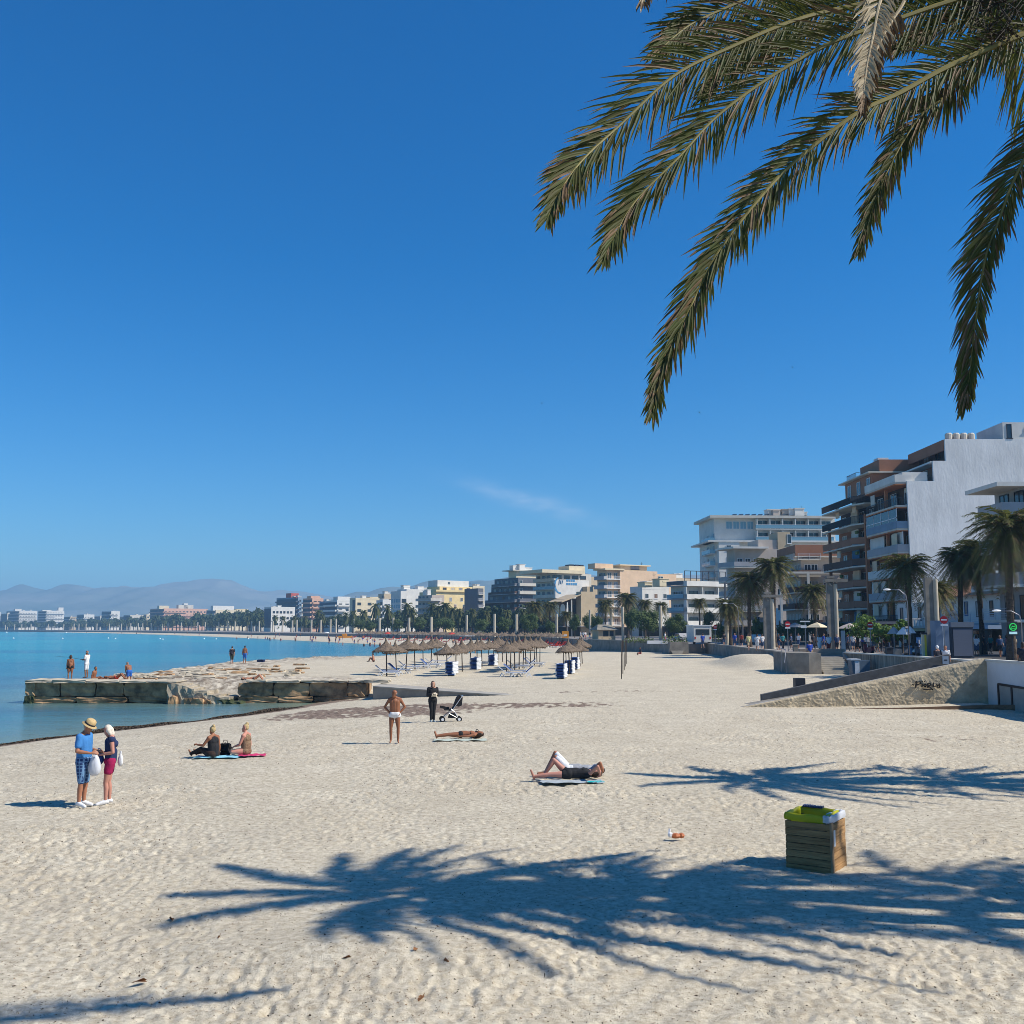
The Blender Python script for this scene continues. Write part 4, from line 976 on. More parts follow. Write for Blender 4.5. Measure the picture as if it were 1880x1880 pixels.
# 1 --- stepped block with the big blank party wall
b = Bld('tall stepped apartment block with a huge blank white party wall and orange-brown balconies', 1530, 1677, 1885, 883, 138, 0)
Z = lambda py: b.lz(py)
X1, X2, X3 = b.lx(1717), b.lx(1741), b.lx(1850)
XR = b.lx(1960); L = b.l; Ln = b.ly(1601)
zA, zB, zC = Z(883), Z(846), Z(806)
m = MB(); m.xzprism([(0, 0), (XR, 0), (XR, Z(806)), (X2, zC), (X2, zB), (X1, zB), (X1, zA), (0, zA)], 0, .35); m.build('party_wall', M_old, b.o)
m = MB(); m.box(X3, XR, .1, 8, zC+.01, Z(775)); m.build('stair_tower', WAL['white'], b.o)
b.win(X3+.5, zC+.1, .7, 2.0, frame=DKR, off=.1); b.win(X3+3, Z(775)-1.2, .5, .5, frame=DKR, off=.1)
for i in range(4):
    m = MB(); x = b.lx(1757 + 14*i); m.lathe([(.45,0),(.5,.1),(.5,.9),(.35,1.1),(0,1.1)], 10, c=(x, 1.5, zC)); m.build('water_tank', WAL['offwhite'], b.o)
b.mass(.8, XR, .36, L, 0, zA - 3.0, 'brown'); b.mass(1.2, XR, .36, L, zA-3.0, zA-.1, 'dbrown')
b.mass(X1+1.5, XR, .36, L*.62, zA, zB-.05, 'brown'); b.mass(X2+1.5, XR, .36, L*.4, zB, zC-.05, 'dbrown')
m = MB(); m.box(X2-.1, X2+6, .36, L*.4, zC-.35, zC-.02); m.box(X2-.1, X2+.2, .36, L*.4, zC-1.5, zC-.36); m.build('roof_slab', WAL['brown'], b.o)
m = MB(); m.box(X1-.2, X1+4, .36, L*.35, zB-.25, zB+.0); m.build('terrace_slab', WAL['white'], b.o)
b.balc('s', .4, L*.36, zB-3.05, 1.6, 'bars', 'white', DKR, off=X1+1.2); b.wins(1, L*.36, 3, zB-2.6, 3, 1, 1.6, 2.2, side='s', off=X1+1.5)
b.wins(1, L*.34, 3, zC-2.6, 3, 1, 1.8, 2.1, side='s', off=X2+1.5, frame=mat('brown_frame',(.15,.07,.04),var=0))
# brown penthouse on the far half
b.mass(-.2, 7, L*.40, L*.78, zA+.02, zA+3.0, 'brown', 'penthouse'); b.wins(L*.42, L*.74, 3, zA+.5, 3, 1, 1.6, 2.0, side='s', off=-.2); b.mass(1.0, 8, L*.40, L*.66, zA+3.32, zA+5.1, 'brown', 'penthouse')
m = MB(); m.box(-.9, 8, L*.38, L*.82, zA+3.03, zA+3.22); m.build('roof_slab', WAL['offwhite'], b.o)
b.balc('s', L*.66, L*.8, zA+3.2, .6, 'bars', 'offwhite', DKR, off=.9)
m = MB(); m.box(2, 3.6, L*.5, L*.56, zA+5.1, zA+5.9); m.build('chimney', WAL['white'], b.o)
m = MB(); m.box(-.4, 3, .5, L*.36, zA-.1, zA+1.3); m.build('terrace_parapet', WAL['white'], b.o)
ORG = mat('orange_soffit', (.50,.20,.09), rough=.8, var=.1)
# near bays: chamfered balconies with orange soffits
def bay(b, y0, y1, z, dep, rail, col, soffit, cham=1.6):
    m = MB(); poly = [(.78, y0), (-dep+.0, y0+.05), (-dep, y1-cham), (.2, y1), (.78, y1)]
    m.prism(poly, z+.05, z+.28, 0)
    inn = [(x+.02 if x > 0 else x+.06, y) for x, y in poly]; m.prism(inn, z-.08, z+.046, 1)
    q = [poly[0], poly[1], poly[2], poly[3]]
    for (xa_, ya_), (xb_, yb_) in zip(q, q[1:]):
        if rail == 'bars':
            m.obox((xa_, ya_, z+1.28), (xb_, yb_, z+1.28), .06, .06, 3); n = int(max(2, math.hypot(xb_-xa_, yb_-ya_)/.25))
            for i in range(n+1): t_ = i/n; p = (xa_+(xb_-xa_)*t_, ya_+(yb_-ya_)*t_); m.obox((*p, z+.29), (*p, z+1.25), .03, .03, 3)
        else: m.obox((xa_, ya_, z+.79), (xb_, yb_, z+.79), .1, 1.0, 2)
    m.build('balcony', [WAL[col], soffit, WAL[rail] if rail in WAL else WAL['grey'], DKR], b.o)
FLH = (zA - 0) / 7.0
rails = ['grey', 'white', 'glassy', 'grey', 'grey', 'white']
for k in range(1, 8):
    z = k*FLH - .35
    bay(b, .4, Ln, z, 1.5, ['bars','grey','white','grey','glassy','bars','white'][k-1], 'offwhite', ORG)
    if k < 6 or True:
        m = MB(); m.box(-.9, -.5, Ln*.42, Ln*.42+.4, z-2.6, z-.1); m.build('pillar', ORG, b.o)
    if k > 1:
        b.wins(.8, Ln-.5, 3, z-FLH+.55, 3, 1, 2.2, 2.1, side='s', off=.8)
    m = MB(); 
    if k in (2, 3, 5): m.box(-.7, -.55, Ln*.55, Ln*.95, z-2.4, z-.15); m.build('awning', WAL['white'], b.o); m = MB(); m.box(-.75, -.62, .5, Ln*.3, z-2.4, z-.15); m.build('awning', WAL['white'], b.o)
# glazed loggia on the third floor down
z = 5*FLH - .35
m = MB()
for i in range(5): y = .5 + (Ln-2)*i/4; m.box(-1.45, -1.36, y, y+.09, z+.3, z+FLH-.15)
m.box(-1.45, -1.36, .5, Ln-1.3, z+1.7, z+1.8); m.build('glazed_frame', WFR, b.o)
m = MB(); m.box(-1.40, -1.38, .5, Ln-1.5, z+.3, z+FLH-.2); m.build('glazing', GLS, b.o)
# far bays
for k in range(1, 8):
    z = k*FLH - .35 - .9
    if k == 7: z = 7*FLH - 1.4
    yy0 = Ln+.3; dd = 1.5
    m = MB(); m.prism([(.78, yy0), (-1.0, yy0), (-dd-.6, yy0+3.0), (-dd-.6, L-.5), (.78, L)], z, z+.22); m.build('balcony_slab', WAL['offwhite'], b.o)
    m = MB(); rl = ['brown','dbrown','brown'][k % 3] if k < 7 else 'dgrey'
    q = [(.78, yy0), (-1.0, yy0), (-dd-.6, yy0+3.0), (-dd-.6, L-.5)]
    for (xa_, ya_), (xb_, yb_) in zip(q, q[1:]):
        if k in (2, 3, 4, 5): m.obox((xa_, ya_, z+.75), (xb_, yb_, z+.86), .08, 1.0)
        else:
            m.obox((xa_, ya_, z+1.38), (xb_, yb_, z+1.38), .07, .06); n = int(max(2, math.hypot(xb_-xa_, yb_-ya_)/.16))
            for i in range(n+1): t_ = i/n; p = (xa_+(xb_-xa_)*t_, ya_+(yb_-ya_)*t_); m.obox((*p, z+.36), (*p, z+1.35), .04, .04)
    m.build('balcony_railing', WAL[rl] if k in (2,3,4,5) else DKR, b.o)
    if k > 1:
        b.wins(yy0+1, L-2, 4, z-2.5, 3, 1, 2.0, 2.0, side='s', off=.8)
        m = MB(); m.box(-.1, .1, yy0+6, yy0+9, z-2.6, z-.2); m.build('screen', WAL[['white','peach','blue'][k % 3]], b.o)
m = MB(); m.box(-1.1, -.6, Ln+.05, Ln+.55, 0, 6*FLH+.2); m.build('corner_pillar', WAL['orange'], b.o)
m = MB(); m.box(-dd-.4, -dd, L-3.2, L-2.8, 0, 6*FLH-.6); m.build('pillar', WAL['brown'], b.o)
for k in range(2, 8):
    for j in range(4):
        q = BR.random(); y = 1 + j*(L-3)/3.6 + q; z = k*FLH - FLH - .05
        m = MB()
        if q < .4: m.box(-1.25, -1.15, y, y+1.5+q, z+.9, z+2.5); m.build('sun_blind', WAL[['offwhite','peach','cream'][int(q*7)]], b.o)
        elif q < .7: m.box(.45, .76, y, y+.8, z+1.9, z+2.5); m.build('air_conditioner', WAL['offwhite'], b.o)
        else: m.box(-1.0, -.7, y, y+1.0, z+.9, z+1.35); m.build('planter', MATS['bright_shrub_leaf'], b.o)
m = MB(); m.box(-5, .9, .2, L, 2.9, 3.25); m.build('canopy', WAL['dgrey'], b.o)
m = MB()
for i in range(9): m.box(.55, .79, 1+i*(L-3)/8.5, 1+i*(L-3)/8.5+2, .1, 2.7)
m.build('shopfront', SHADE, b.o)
# 2 --- low white houses in front of the party wall
b = Bld('low white two-storey house with tiled roof, balconies and shops beneath', 1700, 1862, 1990, 1078, 104, 0, name='house')
W2, L2 = 9, b.l
b.mass(0, W2, 0, L2, 0, 5.9, 'white'); b.mass(-.0, W2, -.0, L2*.45, 5.91, 7.0, 'white')
m = MB(); m.add([(-.7,-.3,5.95),(-.7,L2*.98,5.95),(4.5,L2*.98,8.2),(4.5,-.3,8.2),(9.3,-.3,6.4),(9.3,L2*.98,6.4),(-.7,-.3,5.8),(-.7,L2*.98,5.8)], [(0,3,2,1),(3,4,5,2),(6,0,1,7)]); m.build('roof', ROOFT, b.o)
b.wins(1.0, L2*.4, 3, 3.55, 3, 1, .8, 1.7, side='s', frame=DKR); b.wins(L2*.5, L2*.9, 3, 3.7, 3, 1, .8, 1.6, side='s', frame=mat('blue_frame',(.10,.16,.3),var=0))
b.balc('s', .3, L2*.44, 2.7, 1.3, 'hbars', 'grey', mat('pale_rail',(.5,.52,.56),var=0,rough=.5)); b.balc('s', L2*.47, L2*.72, 2.7, 1.3, 'hbars', 'grey', MATS['pale_rail'])
m = MB(); m.box(-2.6, .02, .1, L2*.8, 2.25, 2.65); m.build('shop_fascia', mat('pale_blue_fascia',(.34,.42,.52),var=.05), b.o)
m = MB(); m.box(-2.9, -2.65, L2*.1, L2*.30, 1.75, 2.1); m.build('shop_sign', WAL['orange'], b.o)
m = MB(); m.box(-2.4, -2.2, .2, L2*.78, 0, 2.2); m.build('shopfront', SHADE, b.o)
m = MB(); rr = random.Random(2)
for i in range(22):
    y = rr.uniform(.5, L2*.75); z = rr.uniform(.3, 1.6); m.box(-2.5-rr.random()*.2, -2.41, y, y+rr.uniform(.2,.5), z, z+rr.uniform(.2,.6), i % 4)
m.build('shop_goods', [WAL['blue'], WAL['grey'], WAL['red'], MATS['bright_shrub_leaf']], b.o)
b.win(1.2, 3.6, 1, 1.5); b.win(4.5, 3.6, 1, 1.5)
# house next along with balustrade
b = Bld('white villa with stone balustrade terrace beside the double column', 1640, 1699, 1730, 1098, 122, 0, name='house')
b.mass(0, 7, 0, b.l, 0, 5.4, 'white'); b.wins(1, b.l-1, 3, 3.2, 3, 1, .9, 1.7, side='s', frame=DKR); b.win(1.2, 3.2, .8, 1.7, frame=DKR); b.win(3.6, 3.2, .8, 1.7, frame=DKR)
m = MB(); m.box(-3.2, 7, -2.2, b.l, 2.35, 2.6); m.box(-3.2, 7, -2.2, -2.05, 3.35, 3.5)
for i in range(26): m.box(-3.15 + i*.39, -2.99 + i*.39, -2.18, -2.06, 2.6, 3.35)
m.build('balustrade', WAL['white'], b.o)
m = MB(); m.box(-3, 7, -2.1, -1.8, 0, 2.3); m.build('shopfront', SHADE, b.o)
m = MB(); m.box(-1, 1.6, -2.3, -2.12, .4, 1.9); m.box(-1, 1.6, -2.34, -2.305, 1.1, 1.4, 1); m.build('posters', [WAL['blue'], WFR], b.o)
m = MB(); m.box(-2.9, 1.8, -2.4, -2.1, 2.0, 2.3); m.build('shop_sign', WAL['yellow'], b.o)
# 3 --- grey balconied corner at the right border
b = Bld('grey modern building with deep balconies at the edge of the palms', 1858, 1900, 1990, 893, 84, 0)
b.mass(0, 12, 0, b.l+3, 0, b.h, 'grey')
for k in range(1, 5):
    b.balc('s', .2, b.l+2, 2.9*k-.1, 2.0, 'hbars' if k % 2 else 'solid', 'white', MATS['pale_rail'] if k % 2 else WAL['grey'])
    b.wins(.5, b.l+2, 2, 2.9*k+.2, 3, 1, 1.6, 2.0, side='s', frame=DKR)
m = MB(); m.box(-2.6, 12, -.3, b.l+3, b.h, b.h+.35); m.build('roof_slab', WAL['white'], b.o)
# 4 --- brown apartment house
b = Bld('brown apartment house with rounded dark balconies and white shutters', 1438, 1474, 1540, 1001, 186, 0)
b.mass(0, b.w+3, 0, b.l, 0, b.h, 'beige'); b.mass(-.35, b.w+3, -.35, b.l, b.h+.01, b.h+.1, 'offwhite', 'cornice'); b.mass(-1.2, b.w+3, -1.0, b.l+1, b.h-2.0, b.h-.0, 'brown', 'attic_band')
m = MB(); m.box(-1.4, b.w+3, -1.2, b.l+1, b.h-2.25, b.h-2.02); m.build('cornice', WAL['offwhite'], b.o)
for k in range(1, 6):
    z = 3.0*k - .4
    if z > b.h - 2.6: break
    b.balc('s', -.8, b.l, z, 1.5, 'solid', 'offwhite', 'dbrown' if k < 5 else 'beige')
    b.balc('f', -.8, b.w*.45, z, 1.2, 'solid' if k < 5 else 'hbars', 'offwhite', 'dbrown' if k < 5 else MATS['pale_rail'])
    b.wins(.8, b.l-.5, 5, z+.5, 3, 1, .9, 1.8, side='s', frame=WFR, glass=WAL['offwhite'] if k % 2 else GLS); b.wins(.6, b.w*.42, 2, z+.4, 3, 1, 1.2, 1.9)
    b.wins(b.w*.55, b.w, 2, z+.7, 3, 1, 1.1, 1.3)
m = MB(); m.box(-6, b.w, -8, -1.5, 3*4-.2, 3*4+.15); m.box(-6, -5.6, -8, -7.6, 0, 3*4-.2); m.box(-1.2, -.8, -8, -7.6, 0, 3*4-.2); m.build('canopy_frame', WAL['white'], b.o)
# 5 --- chamfered beige house before the hotel
b = Bld('beige apartment house with chamfered roof slabs in front of the white hotel', 1342, 1352, 1442, 1008, 212, 4)
z6 = b.h
b.mass(0, b.w, 0, b.l+4, 0, z6, 'beige'); b.mass(b.lx(1392), b.w, .5, 8, z6, b.lz(990), 'beige', 'penthouse'); b.mass(b.lx(1427), b.lx(1450), .2, 6, z6, b.lz(976), 'tan', 'stair_tower')
b.win(b.lx(1444), z6+1.2, .9, 2.0, off=.2)
for k in range(1, 6):
    z = 3.0*k - .3
    m = MB(); m.prism([(-2.2, 2.5), (-.6, -1.6), (b.w*.5, -1.6), (b.w*.5, .02), (-.02, .02), (-.02, 4.5), (-2.2, 4.5)], z, z+.3); m.build('balcony_slab', WAL['offwhite'], b.o)
    m = MB()
    for (xa_, ya_), (xb_, yb_) in zip([(-2.2, 4.5), (-2.2, 2.5), (-.6, -1.6)], [(-2.2, 2.5), (-.6, -1.6), (b.w*.5, -1.6)]): m.obox((xa_, ya_, z+.8), (xb_, yb_, z+.8), .1, .95)
    m.build('balcony_railing', WAL['grey'], b.o); b.wins(.5, b.w*.45, 3, z+.45, 3, 1, 1.1, 1.6)
m = MB(); m.prism([(-2.5, 2.5), (-.8, -1.9), (b.w*.6, -1.9), (b.w*.6, 6), (-2.5, 6)], z6+.0, z6+.4); m.build('roof_slab', WAL['white'], b.o)
m = MB()
for q in (0, 3.4):
    m.box(-4+q, -3.7+q, -6, -5.7, 0, 11.5)
for k in range(1, 5): m.box(-4, -.3, -5.95, -5.75, k*2.8, k*2.8+.25)
m.build('steel_frame', WAL['dgrey'], b.o)
b.mass(6, 8.2, -4, -.5, 0, 6.4, 'blue', 'annex')
# 6 --- white hotel
b = Bld('large white hotel with blue glass balconies and a flat overhanging roof', 1283, 1318, 1536, 948, 262, 3, name='hotel')
zt = b.h; xs0 = b.lx(1330)
b.mass(0, b.w, 1.5, b.l, 0, zt-.4, 'white'); b.mass(b.lx(1317), b.lx(1355), -.6, 6, 0, b.lz(993), 'white', 'side_wing')
m = MB(); m.box(-1.5, b.w-.5, -.6, b.l, zt-.4, zt+.25); m.build('roof_slab', WAL['offwhite'], b.o)
m = MB(); m.box(-2.2, b.w+1.2, -.8, b.l+1, zt-6.6, zt-6.2); m.build('floor_band', WAL['white'], b.o)
m = MB(); m.box(b.lx(1380), b.w+1.2, -1.2, 1.45, zt-9.7, zt-9.4); m.build('floor_band', WAL['white'], b.o)
for k in range(2, 11):
    z = zt - .4 - 3.1*k - .25 if k > 2 else None
for k in range(8):
    z = zt - 6.6 - 3.1*k
    b.balc('s', 1, b.l*.55, z, 1.4, 'glass', 'white', GLB); b.wins(1.5, b.l*.5, 2, z+.3, 3, 1, 1.3, 2.1, side='s'); b.win(b.l*.7, z+.9, .8, 1.1, side='s')
for k in range(2):
    z = zt - 3.35 - 3.1*k - .0
    n = 6
    for i in range(n):
        xa_ = b.lx(1388) + (b.lx(1528) - b.lx(1388)) * i / n
        b.win(xa_+.8, z+.25 - (3.1 if k else 0)*0, 2.6, 2.2, frame=WFR, glass=GLS, off=1.5, sill=False)
        m = MB(); m.box(xa_, xa_+.18, -.5, 1.48, z+.05, z+2.8); m.build('divider', WAL['white'], b.o)
    b.balc('f', b.lx(1386), b.lx(1528), z-.02, .3, 'glass', 'white', GLB, off=-.25)
for i in range(4): b.win(b.lx(1335 + i*13), zt-3.1, 1.6, 2.0, off=1.5, sill=False, glass=GLB)
for i, py in enumerate((1006, 1028, 1050, 1072)): b.win(b.lx(1331), b.lz(py)-.6, 1.3, 1.3, off=-.6)
b.roofbits(6, zt+.25, b.w*.25, b.w*.9, 2, 10, 'white', 5); b.roofbits(66, zt+.25, b.w*.4, b.w*.7, 2, 10, 'beige', 2)
m = MB()
for i in range(12): x = b.lx(1350) + i*1.7; m.obox((x, 3, zt+.25), (x+1.3, 5, zt+1.2), 1.2, .08)
m.build('solar_panels', GLS, b.o)
# 7 --- white banded low block
b = Bld('white four-storey apartment house with long banded balconies', 1222, 1262, 1345, 1070, 245, 14)
nz = 4; fh = b.h/ (nz + .15)
b.mass(1.2, b.w, 1.2, b.l, 0, b.h-.6, 'offwhite')
for k in range(1, nz+1):
    z = fh*k - .25
    b.balc('f', 0, b.w, z, 1.3, 'solid' if k != 3 or True else 'glass', 'white', 'white', off=1.2, rh=1.0, divs=3 if k < nz else 0, hgt=fh-.4)
    b.balc('s', 1.2, b.l, z, 1.3, 'glass', 'grey', GLB if k < nz else WAL['dgrey'], off=1.2, divs=0)
    if k < nz:
        b.wins(1.6, b.w-.6, 3, z+.35, 3, 1, 2.6, 1.7, off=1.2, frame=DKR); b.wins(2, b.l-1, 4, z+.35, 3, 1, 1.6, 1.7, side='s', off=1.2)
m = MB(); rr = random.Random(1); zt = b.h
for i in range(8): x = 1 + i*(b.w-2)/7; m.obox((x, 2, zt-.4), (x, 2, zt+3), .12, .12)
m.obox((1,2,zt+3),(b.w-1,2,zt+3),.14,.14); m.obox((1,2,zt+1.2),(b.w-1,2,zt+1.2),.08,.08); m.build('roof_pergola', DKR, b.o)
b.roofbits(7, zt-.5, -3, b.w*.5, 10, 20, 'cream', 3)
# 8 --- peach block
b = Bld('peach apartment block with a broad blank wall and white balconies at its corner', 1090, 1113, 1205, 1046, 335, 16)
zt = b.h; xb_ = b.lx(1137)
b.mass(1.2, b.w, .9, b.l, 0, zt, 'peach'); b.mass(xb_, b.w, 0, 1.0, 0, zt, 'peach', 'blank_wall')
m = MB(); m.box(-.4, b.w*.35, -.3, b.l, zt, zt+.5); m.build('roof_slab', WAL['cream'], b.o)
for k in range(1, 7):
    z = zt - 3.0*k - .2
    b.balc('f', .1, xb_-.1, z, 1.2, 'bars', 'white', WFR, off=.9); b.balc('s', .9, b.l, z, 1.3, 'solid', 'grey', 'grey', off=1.2)
    b.wins(1.4, xb_-.4, 2, z+.3, 3, 1, 1.5, 2.0, off=.9, frame=WFR); b.wins(2, b.l-1, 4, z+.4, 3, 1, 1.5, 1.9, side='s', off=1.2, frame=WFR)
b.mass(b.lx(1092)-.0+1.2, 4.5, 2, 6, zt+.5, b.lz(1034), 'peach', 'stair_tower')
b.mass(b.lx(1148), b.lx(1196), 3, 9, zt, b.lz(1036), 'cream', 'penthouse'); b.wins(b.lx(1162), b.lx(1186), 1, zt+.6, 3, 1, 3.6, 1.2, off=3, frame=DKR)
m = MB(); m.box(b.lx(1144), b.lx(1200), 2, 10, b.lz(1036), b.lz(1034)); m.build('roof_slab', WAL['cream'], b.o)
b.mass(b.w+.03, b.w*1.42, 1, 10, 0, b.lz(1050), 'orange' if False else 'peach', 'rear_wing')
for k in range(1, 4): b.balc('f', b.w+.1, b.w*1.2, b.lz(1050) - 3.1*k, 1.2, 'solid', 'yellow', 'yellow', off=1); b.win(b.w+1, b.lz(1050)-3.1*k+.4, 2.2, 1.9, off=1, frame=WFR)
b.roofbits(88, zt, b.w*.5, b.w*1.3, 4, 9, 'cream', 1)
# white infill between peach and banded blocks
b = Bld('small white annex with roof terrace beside the peach block', 1170, 1180, 1226, 1082, 300, 16)
b.mass(0, b.w, 0, b.l+4, 0, b.h, 'white'); b.parapet(0, b.w, 0, b.l+4, b.h); b.wins(1, b.w-1, 3, b.h-2.6, 3, 1, 1.3, 1.4); b.roofbits(9, b.h, 1, b.w, 2, 6, n=2)
# 9 --- block with the round blue emblem on its wall
b = Bld('white and cream hotel block with a blue swirl emblem painted on its wall', 978, 1020, 1088, 1052, 375, 18, name='hotel')
zt = b.h; b.mass(1.4, b.w, 1.2, b.l, 0, zt, 'offwhite'); b.mass(0, b.lx(1080), -.02, 1.19, b.lz(1098), b.lz(1064), 'white', 'blank_wall')
m = MB(); m.box(-6, b.w*.75, -.4, b.l, zt, zt+1.2); m.build('roof_slab', WAL['cream'], b.o)
b.mass(b.lx(1050), b.lx(1079), 2, 9, zt, b.lz(1037), 'cream', 'tower'); m = MB()
for i in range(3): m.box(b.lx(1054+9*i), b.lx(1060+9*i), 2.5, 6, b.lz(1037), b.lz(1035)+.2)
m.build('cooling_units', DKR, b.o)
m = MB(); cx, cz = b.lx(1027.5), b.lz(1074)
for i in range(14):
    a0, a1 = R(110 + i*12), R(122 + i*12); w = .75 - .04*abs(i-7)
    m.obox((cx + 2.3*math.cos(a0), -.06, cz + 2.9*math.sin(a0)), (cx + 2.3*math.cos(a1), -.06, cz + 2.9*math.sin(a1)), .06, w)
for i in range(3): m.obox((cx-.5+i*.7, -.06, cz+.2+.2*i), (cx-.3+i*.7, -.06, cz+2.0-.1*i), .06, .5)
m.build('emblem', mat('emblem_blue', (.07,.25,.45), var=0), b.o)
m = MB(); 
for r_, (n, z) in enumerate(((4, 1.9), (5, .6))):
    for i in range(n): m.box(cx+2.8+i*1.0, cx+3.6+i*1.0, -.09, -.05, cz+z-.5, cz+z+.3)
m.build('lettering', MATS['emblem_blue'], b.o)
for k in range(1, 7):
    z = zt - 3.0*k
    b.balc('s', 1, b.l, z, 1.4, 'solid' if k % 2 else 'glass', 'offwhite', 'offwhite' if k % 2 else GLB, off=1.4); b.wins(2, b.l-1, 4, z+.4, 3, 1, 1.8, 2.0, side='s', off=1.4, frame=DKR)
b.wins(b.lx(1023), b.lx(1078), 4, zt-1.9, 3, 1, 2.6, 1.2, off=1.2, frame=DKR)
m = MB(); m.box(b.lx(1068), b.w, -3, 1.1, 0, b.lz(1076)); m.build('side_house', WAL['tan'], b.o); b.win(b.lx(1073), b.lz(1088), 1.4, 2.4, off=-3, frame=DKR)
# arched house in front
b = Bld('low house with an arched loggia and sloping tiled roof', 1018, 1040, 1088, 1092, 300, 16, name='house')
b.mass(0, b.w, 1.5, b.l+2, 0, b.h-1.2, 'dbrown'); b.mass(b.lx(1062), b.w, -1, 1.49, 0, b.h+1.0, 'tan', 'blank_wall'); 
m = MB(); m.add([(-b.l*.2-1,-1,b.h-2),(b.lx(1063),-1,b.h+.3),(b.lx(1063),7,b.h+.3),(-1-b.l*.2,7,b.h-2)],[(0,1,2,3)]); m.add([(-b.l*.2-1,-1,b.h-2.3),(b.lx(1063),-1,b.h),(b.lx(1063),-1,b.h+.3),(-b.l*.2-1,-1,b.h-2)],[(0,1,2,3)]); m.build('roof', WAL['tan'], b.o)
for q in (0, b.lx(1051)): b.balc('f', q-.4, q+4, 3.2, 1.2, 'solid', 'white', 'white', off=.3)
m = MB(); m.box(-.1, .2, -.6, -.3, 0, b.h-2.2); m.box(b.lx(1046), b.lx(1047.3), -.6, -.3, 0, b.h-1); m.build('pillar', WAL['white'], b.o)
def arch(b, ya, yb, z0, z1, x):
    m = MB(); n = 10; r_ = (yb-ya)/2; c_ = (ya+yb)/2
    v = [(x, ya, z0), (x, yb, z0)] + [(x, c_ + r_*math.cos(math.pi*i/n), z1-r_ + r_*math.sin(math.pi*i/n)) for i in range(n+1)]
    m.add(v, [tuple(range(len(v)))]); m.build('arch', WAL['white'], b.o)
b.wins(.8, b.lx(1060), 3, b.h-5, 3, 1, 1.5, 2.2, off=1.5, frame=DKR)
for i in range(3): arch(b, .5+i*3.3, 3.2+i*3.3, b.h-6.3, b.h-2.6, -.04)
# 10 --- dark stepped block
b = Bld('dark terraced apartment block stepping down towards the sea with cream top floors', 885, 945, 992, 1060, 425, 18)
zt = b.h; L9 = b.l
for k in range(7):
    z0, z1 = zt*k/7, zt*(k+1)/7 - .03; cut = L9*(1 - max(0, k-3)*.10)
    b.mass(1.6, b.w+4, 0, cut, z0, z1, ['dgrey','dbrown'][k % 2] if k < 5 else 'dgrey', 'storey')
    b.balc('s', .2, cut, z0 - .2 if k else 3, 1.5, 'solid', 'beige' if k < 5 else 'grey', 'dbrown' if k % 2 else 'dgrey', off=1.6)
    b.wins(1, cut-2, 5, z0+.5, 3, 1, 2.0, 1.9, side='s', off=1.6, frame=mat('bronze_frame',(.12,.09,.07),var=0))
    b.balc('f', 1.7, b.w, z0 - .2 if k else 3, 1.2, 'solid', 'offwhite' if k > 4 else 'beige', 'offwhite' if k > 4 else 'dgrey', off=0); b.wins(2.2, b.w, 2, z0+.5, 3, 1, 1.6, 1.8, off=0, frame=WFR)
b.mass(2, b.w+8, 2, L9*.3, zt, zt+2.8, 'cream', 'penthouse'); m = MB(); m.box(-.5, b.w+9, .5, L9*.34, zt+2.83, zt+3.2); m.build('roof_slab', WAL['offwhite'], b.o)
b.mass(3, 7, L9*.36, L9*.5, zt*6/7, zt*6/7+2.4, 'red', 'roof_hut'); b.roofbits(10, zt+3.2, 2, b.w, 3, L9*.3, 'white', 4)
# 11 --- yellow block
b = Bld('yellow apartment block with arched windows and a white upper storey', 797, 800, 876, 1086, 510, 22)
zt = b.h; b.mass(0, b.w, 0, 16, 0, zt, 'yellow'); b.mass(b.lx(812), b.lx(872), 2, 14, zt, b.lz(1076), 'yellow', 'upper_floor'); b.mass(b.lx(814), b.lx(871), 5, 14, b.lz(1076), b.lz(1064), 'white', 'penthouse')
m = MB(); m.box(-.6, b.w+.6, -1, 2, zt, zt+.9); m.build('parapet', WAL['yellow'], b.o)
b.wins(b.lx(806), b.w-2, 4, zt-4.6, 3, 1, 1.4, 1.8, frame=WFR); b.wins(b.lx(803), b.w-2, 5, zt-8, 3, 1, 1.4, 1.8, frame=WFR); b.wins(b.lx(818), b.lx(868), 4, zt+.8, 3, 1, 2.2, 1.4, off=2, frame=WAL['orange']); b.win(b.lx(833), b.lz(1071), 1.4, 1.2, off=5)
b.mass(b.lx(852), b.w+4, -6, -.5, 0, b.lz(1112), 'white', 'low_annex')
b = Bld('dark narrow scaffold-fronted block beside the yellow building', 874, 877, 888, 1080, 480, 20)
b.mass(0, b.w, 0, 12, 0, b.h, 'dgrey'); [b.balc('f', 0, b.w, 3*k, 1.1, 'bars', 'offwhite', WFR) for k in range(1, 7)]
b = Bld('shaded apartment block with white balcony edges in front of the yellow one', 765, 790, 805, 1092, 470, 20)
b.mass(1.3, b.w+4, 1, b.l, 0, b.h, 'beige'); [(b.balc('s', 0, b.l, 3*k, 1.4, 'solid', 'white', 'beige', off=1.3), b.balc('f', 0, b.w+2, 3*k, 1.2, 'solid', 'white', 'offwhite', off=1), b.wins(1, b.l-1, 4, 3*k+.4, 3, 1, 1.6, 1.8, side='s', off=1.3, frame=DKR)) for k in range(1, 6)]
b.roofbits(14, b.h, 1, b.w, 2, b.l-3, 'white', 2)
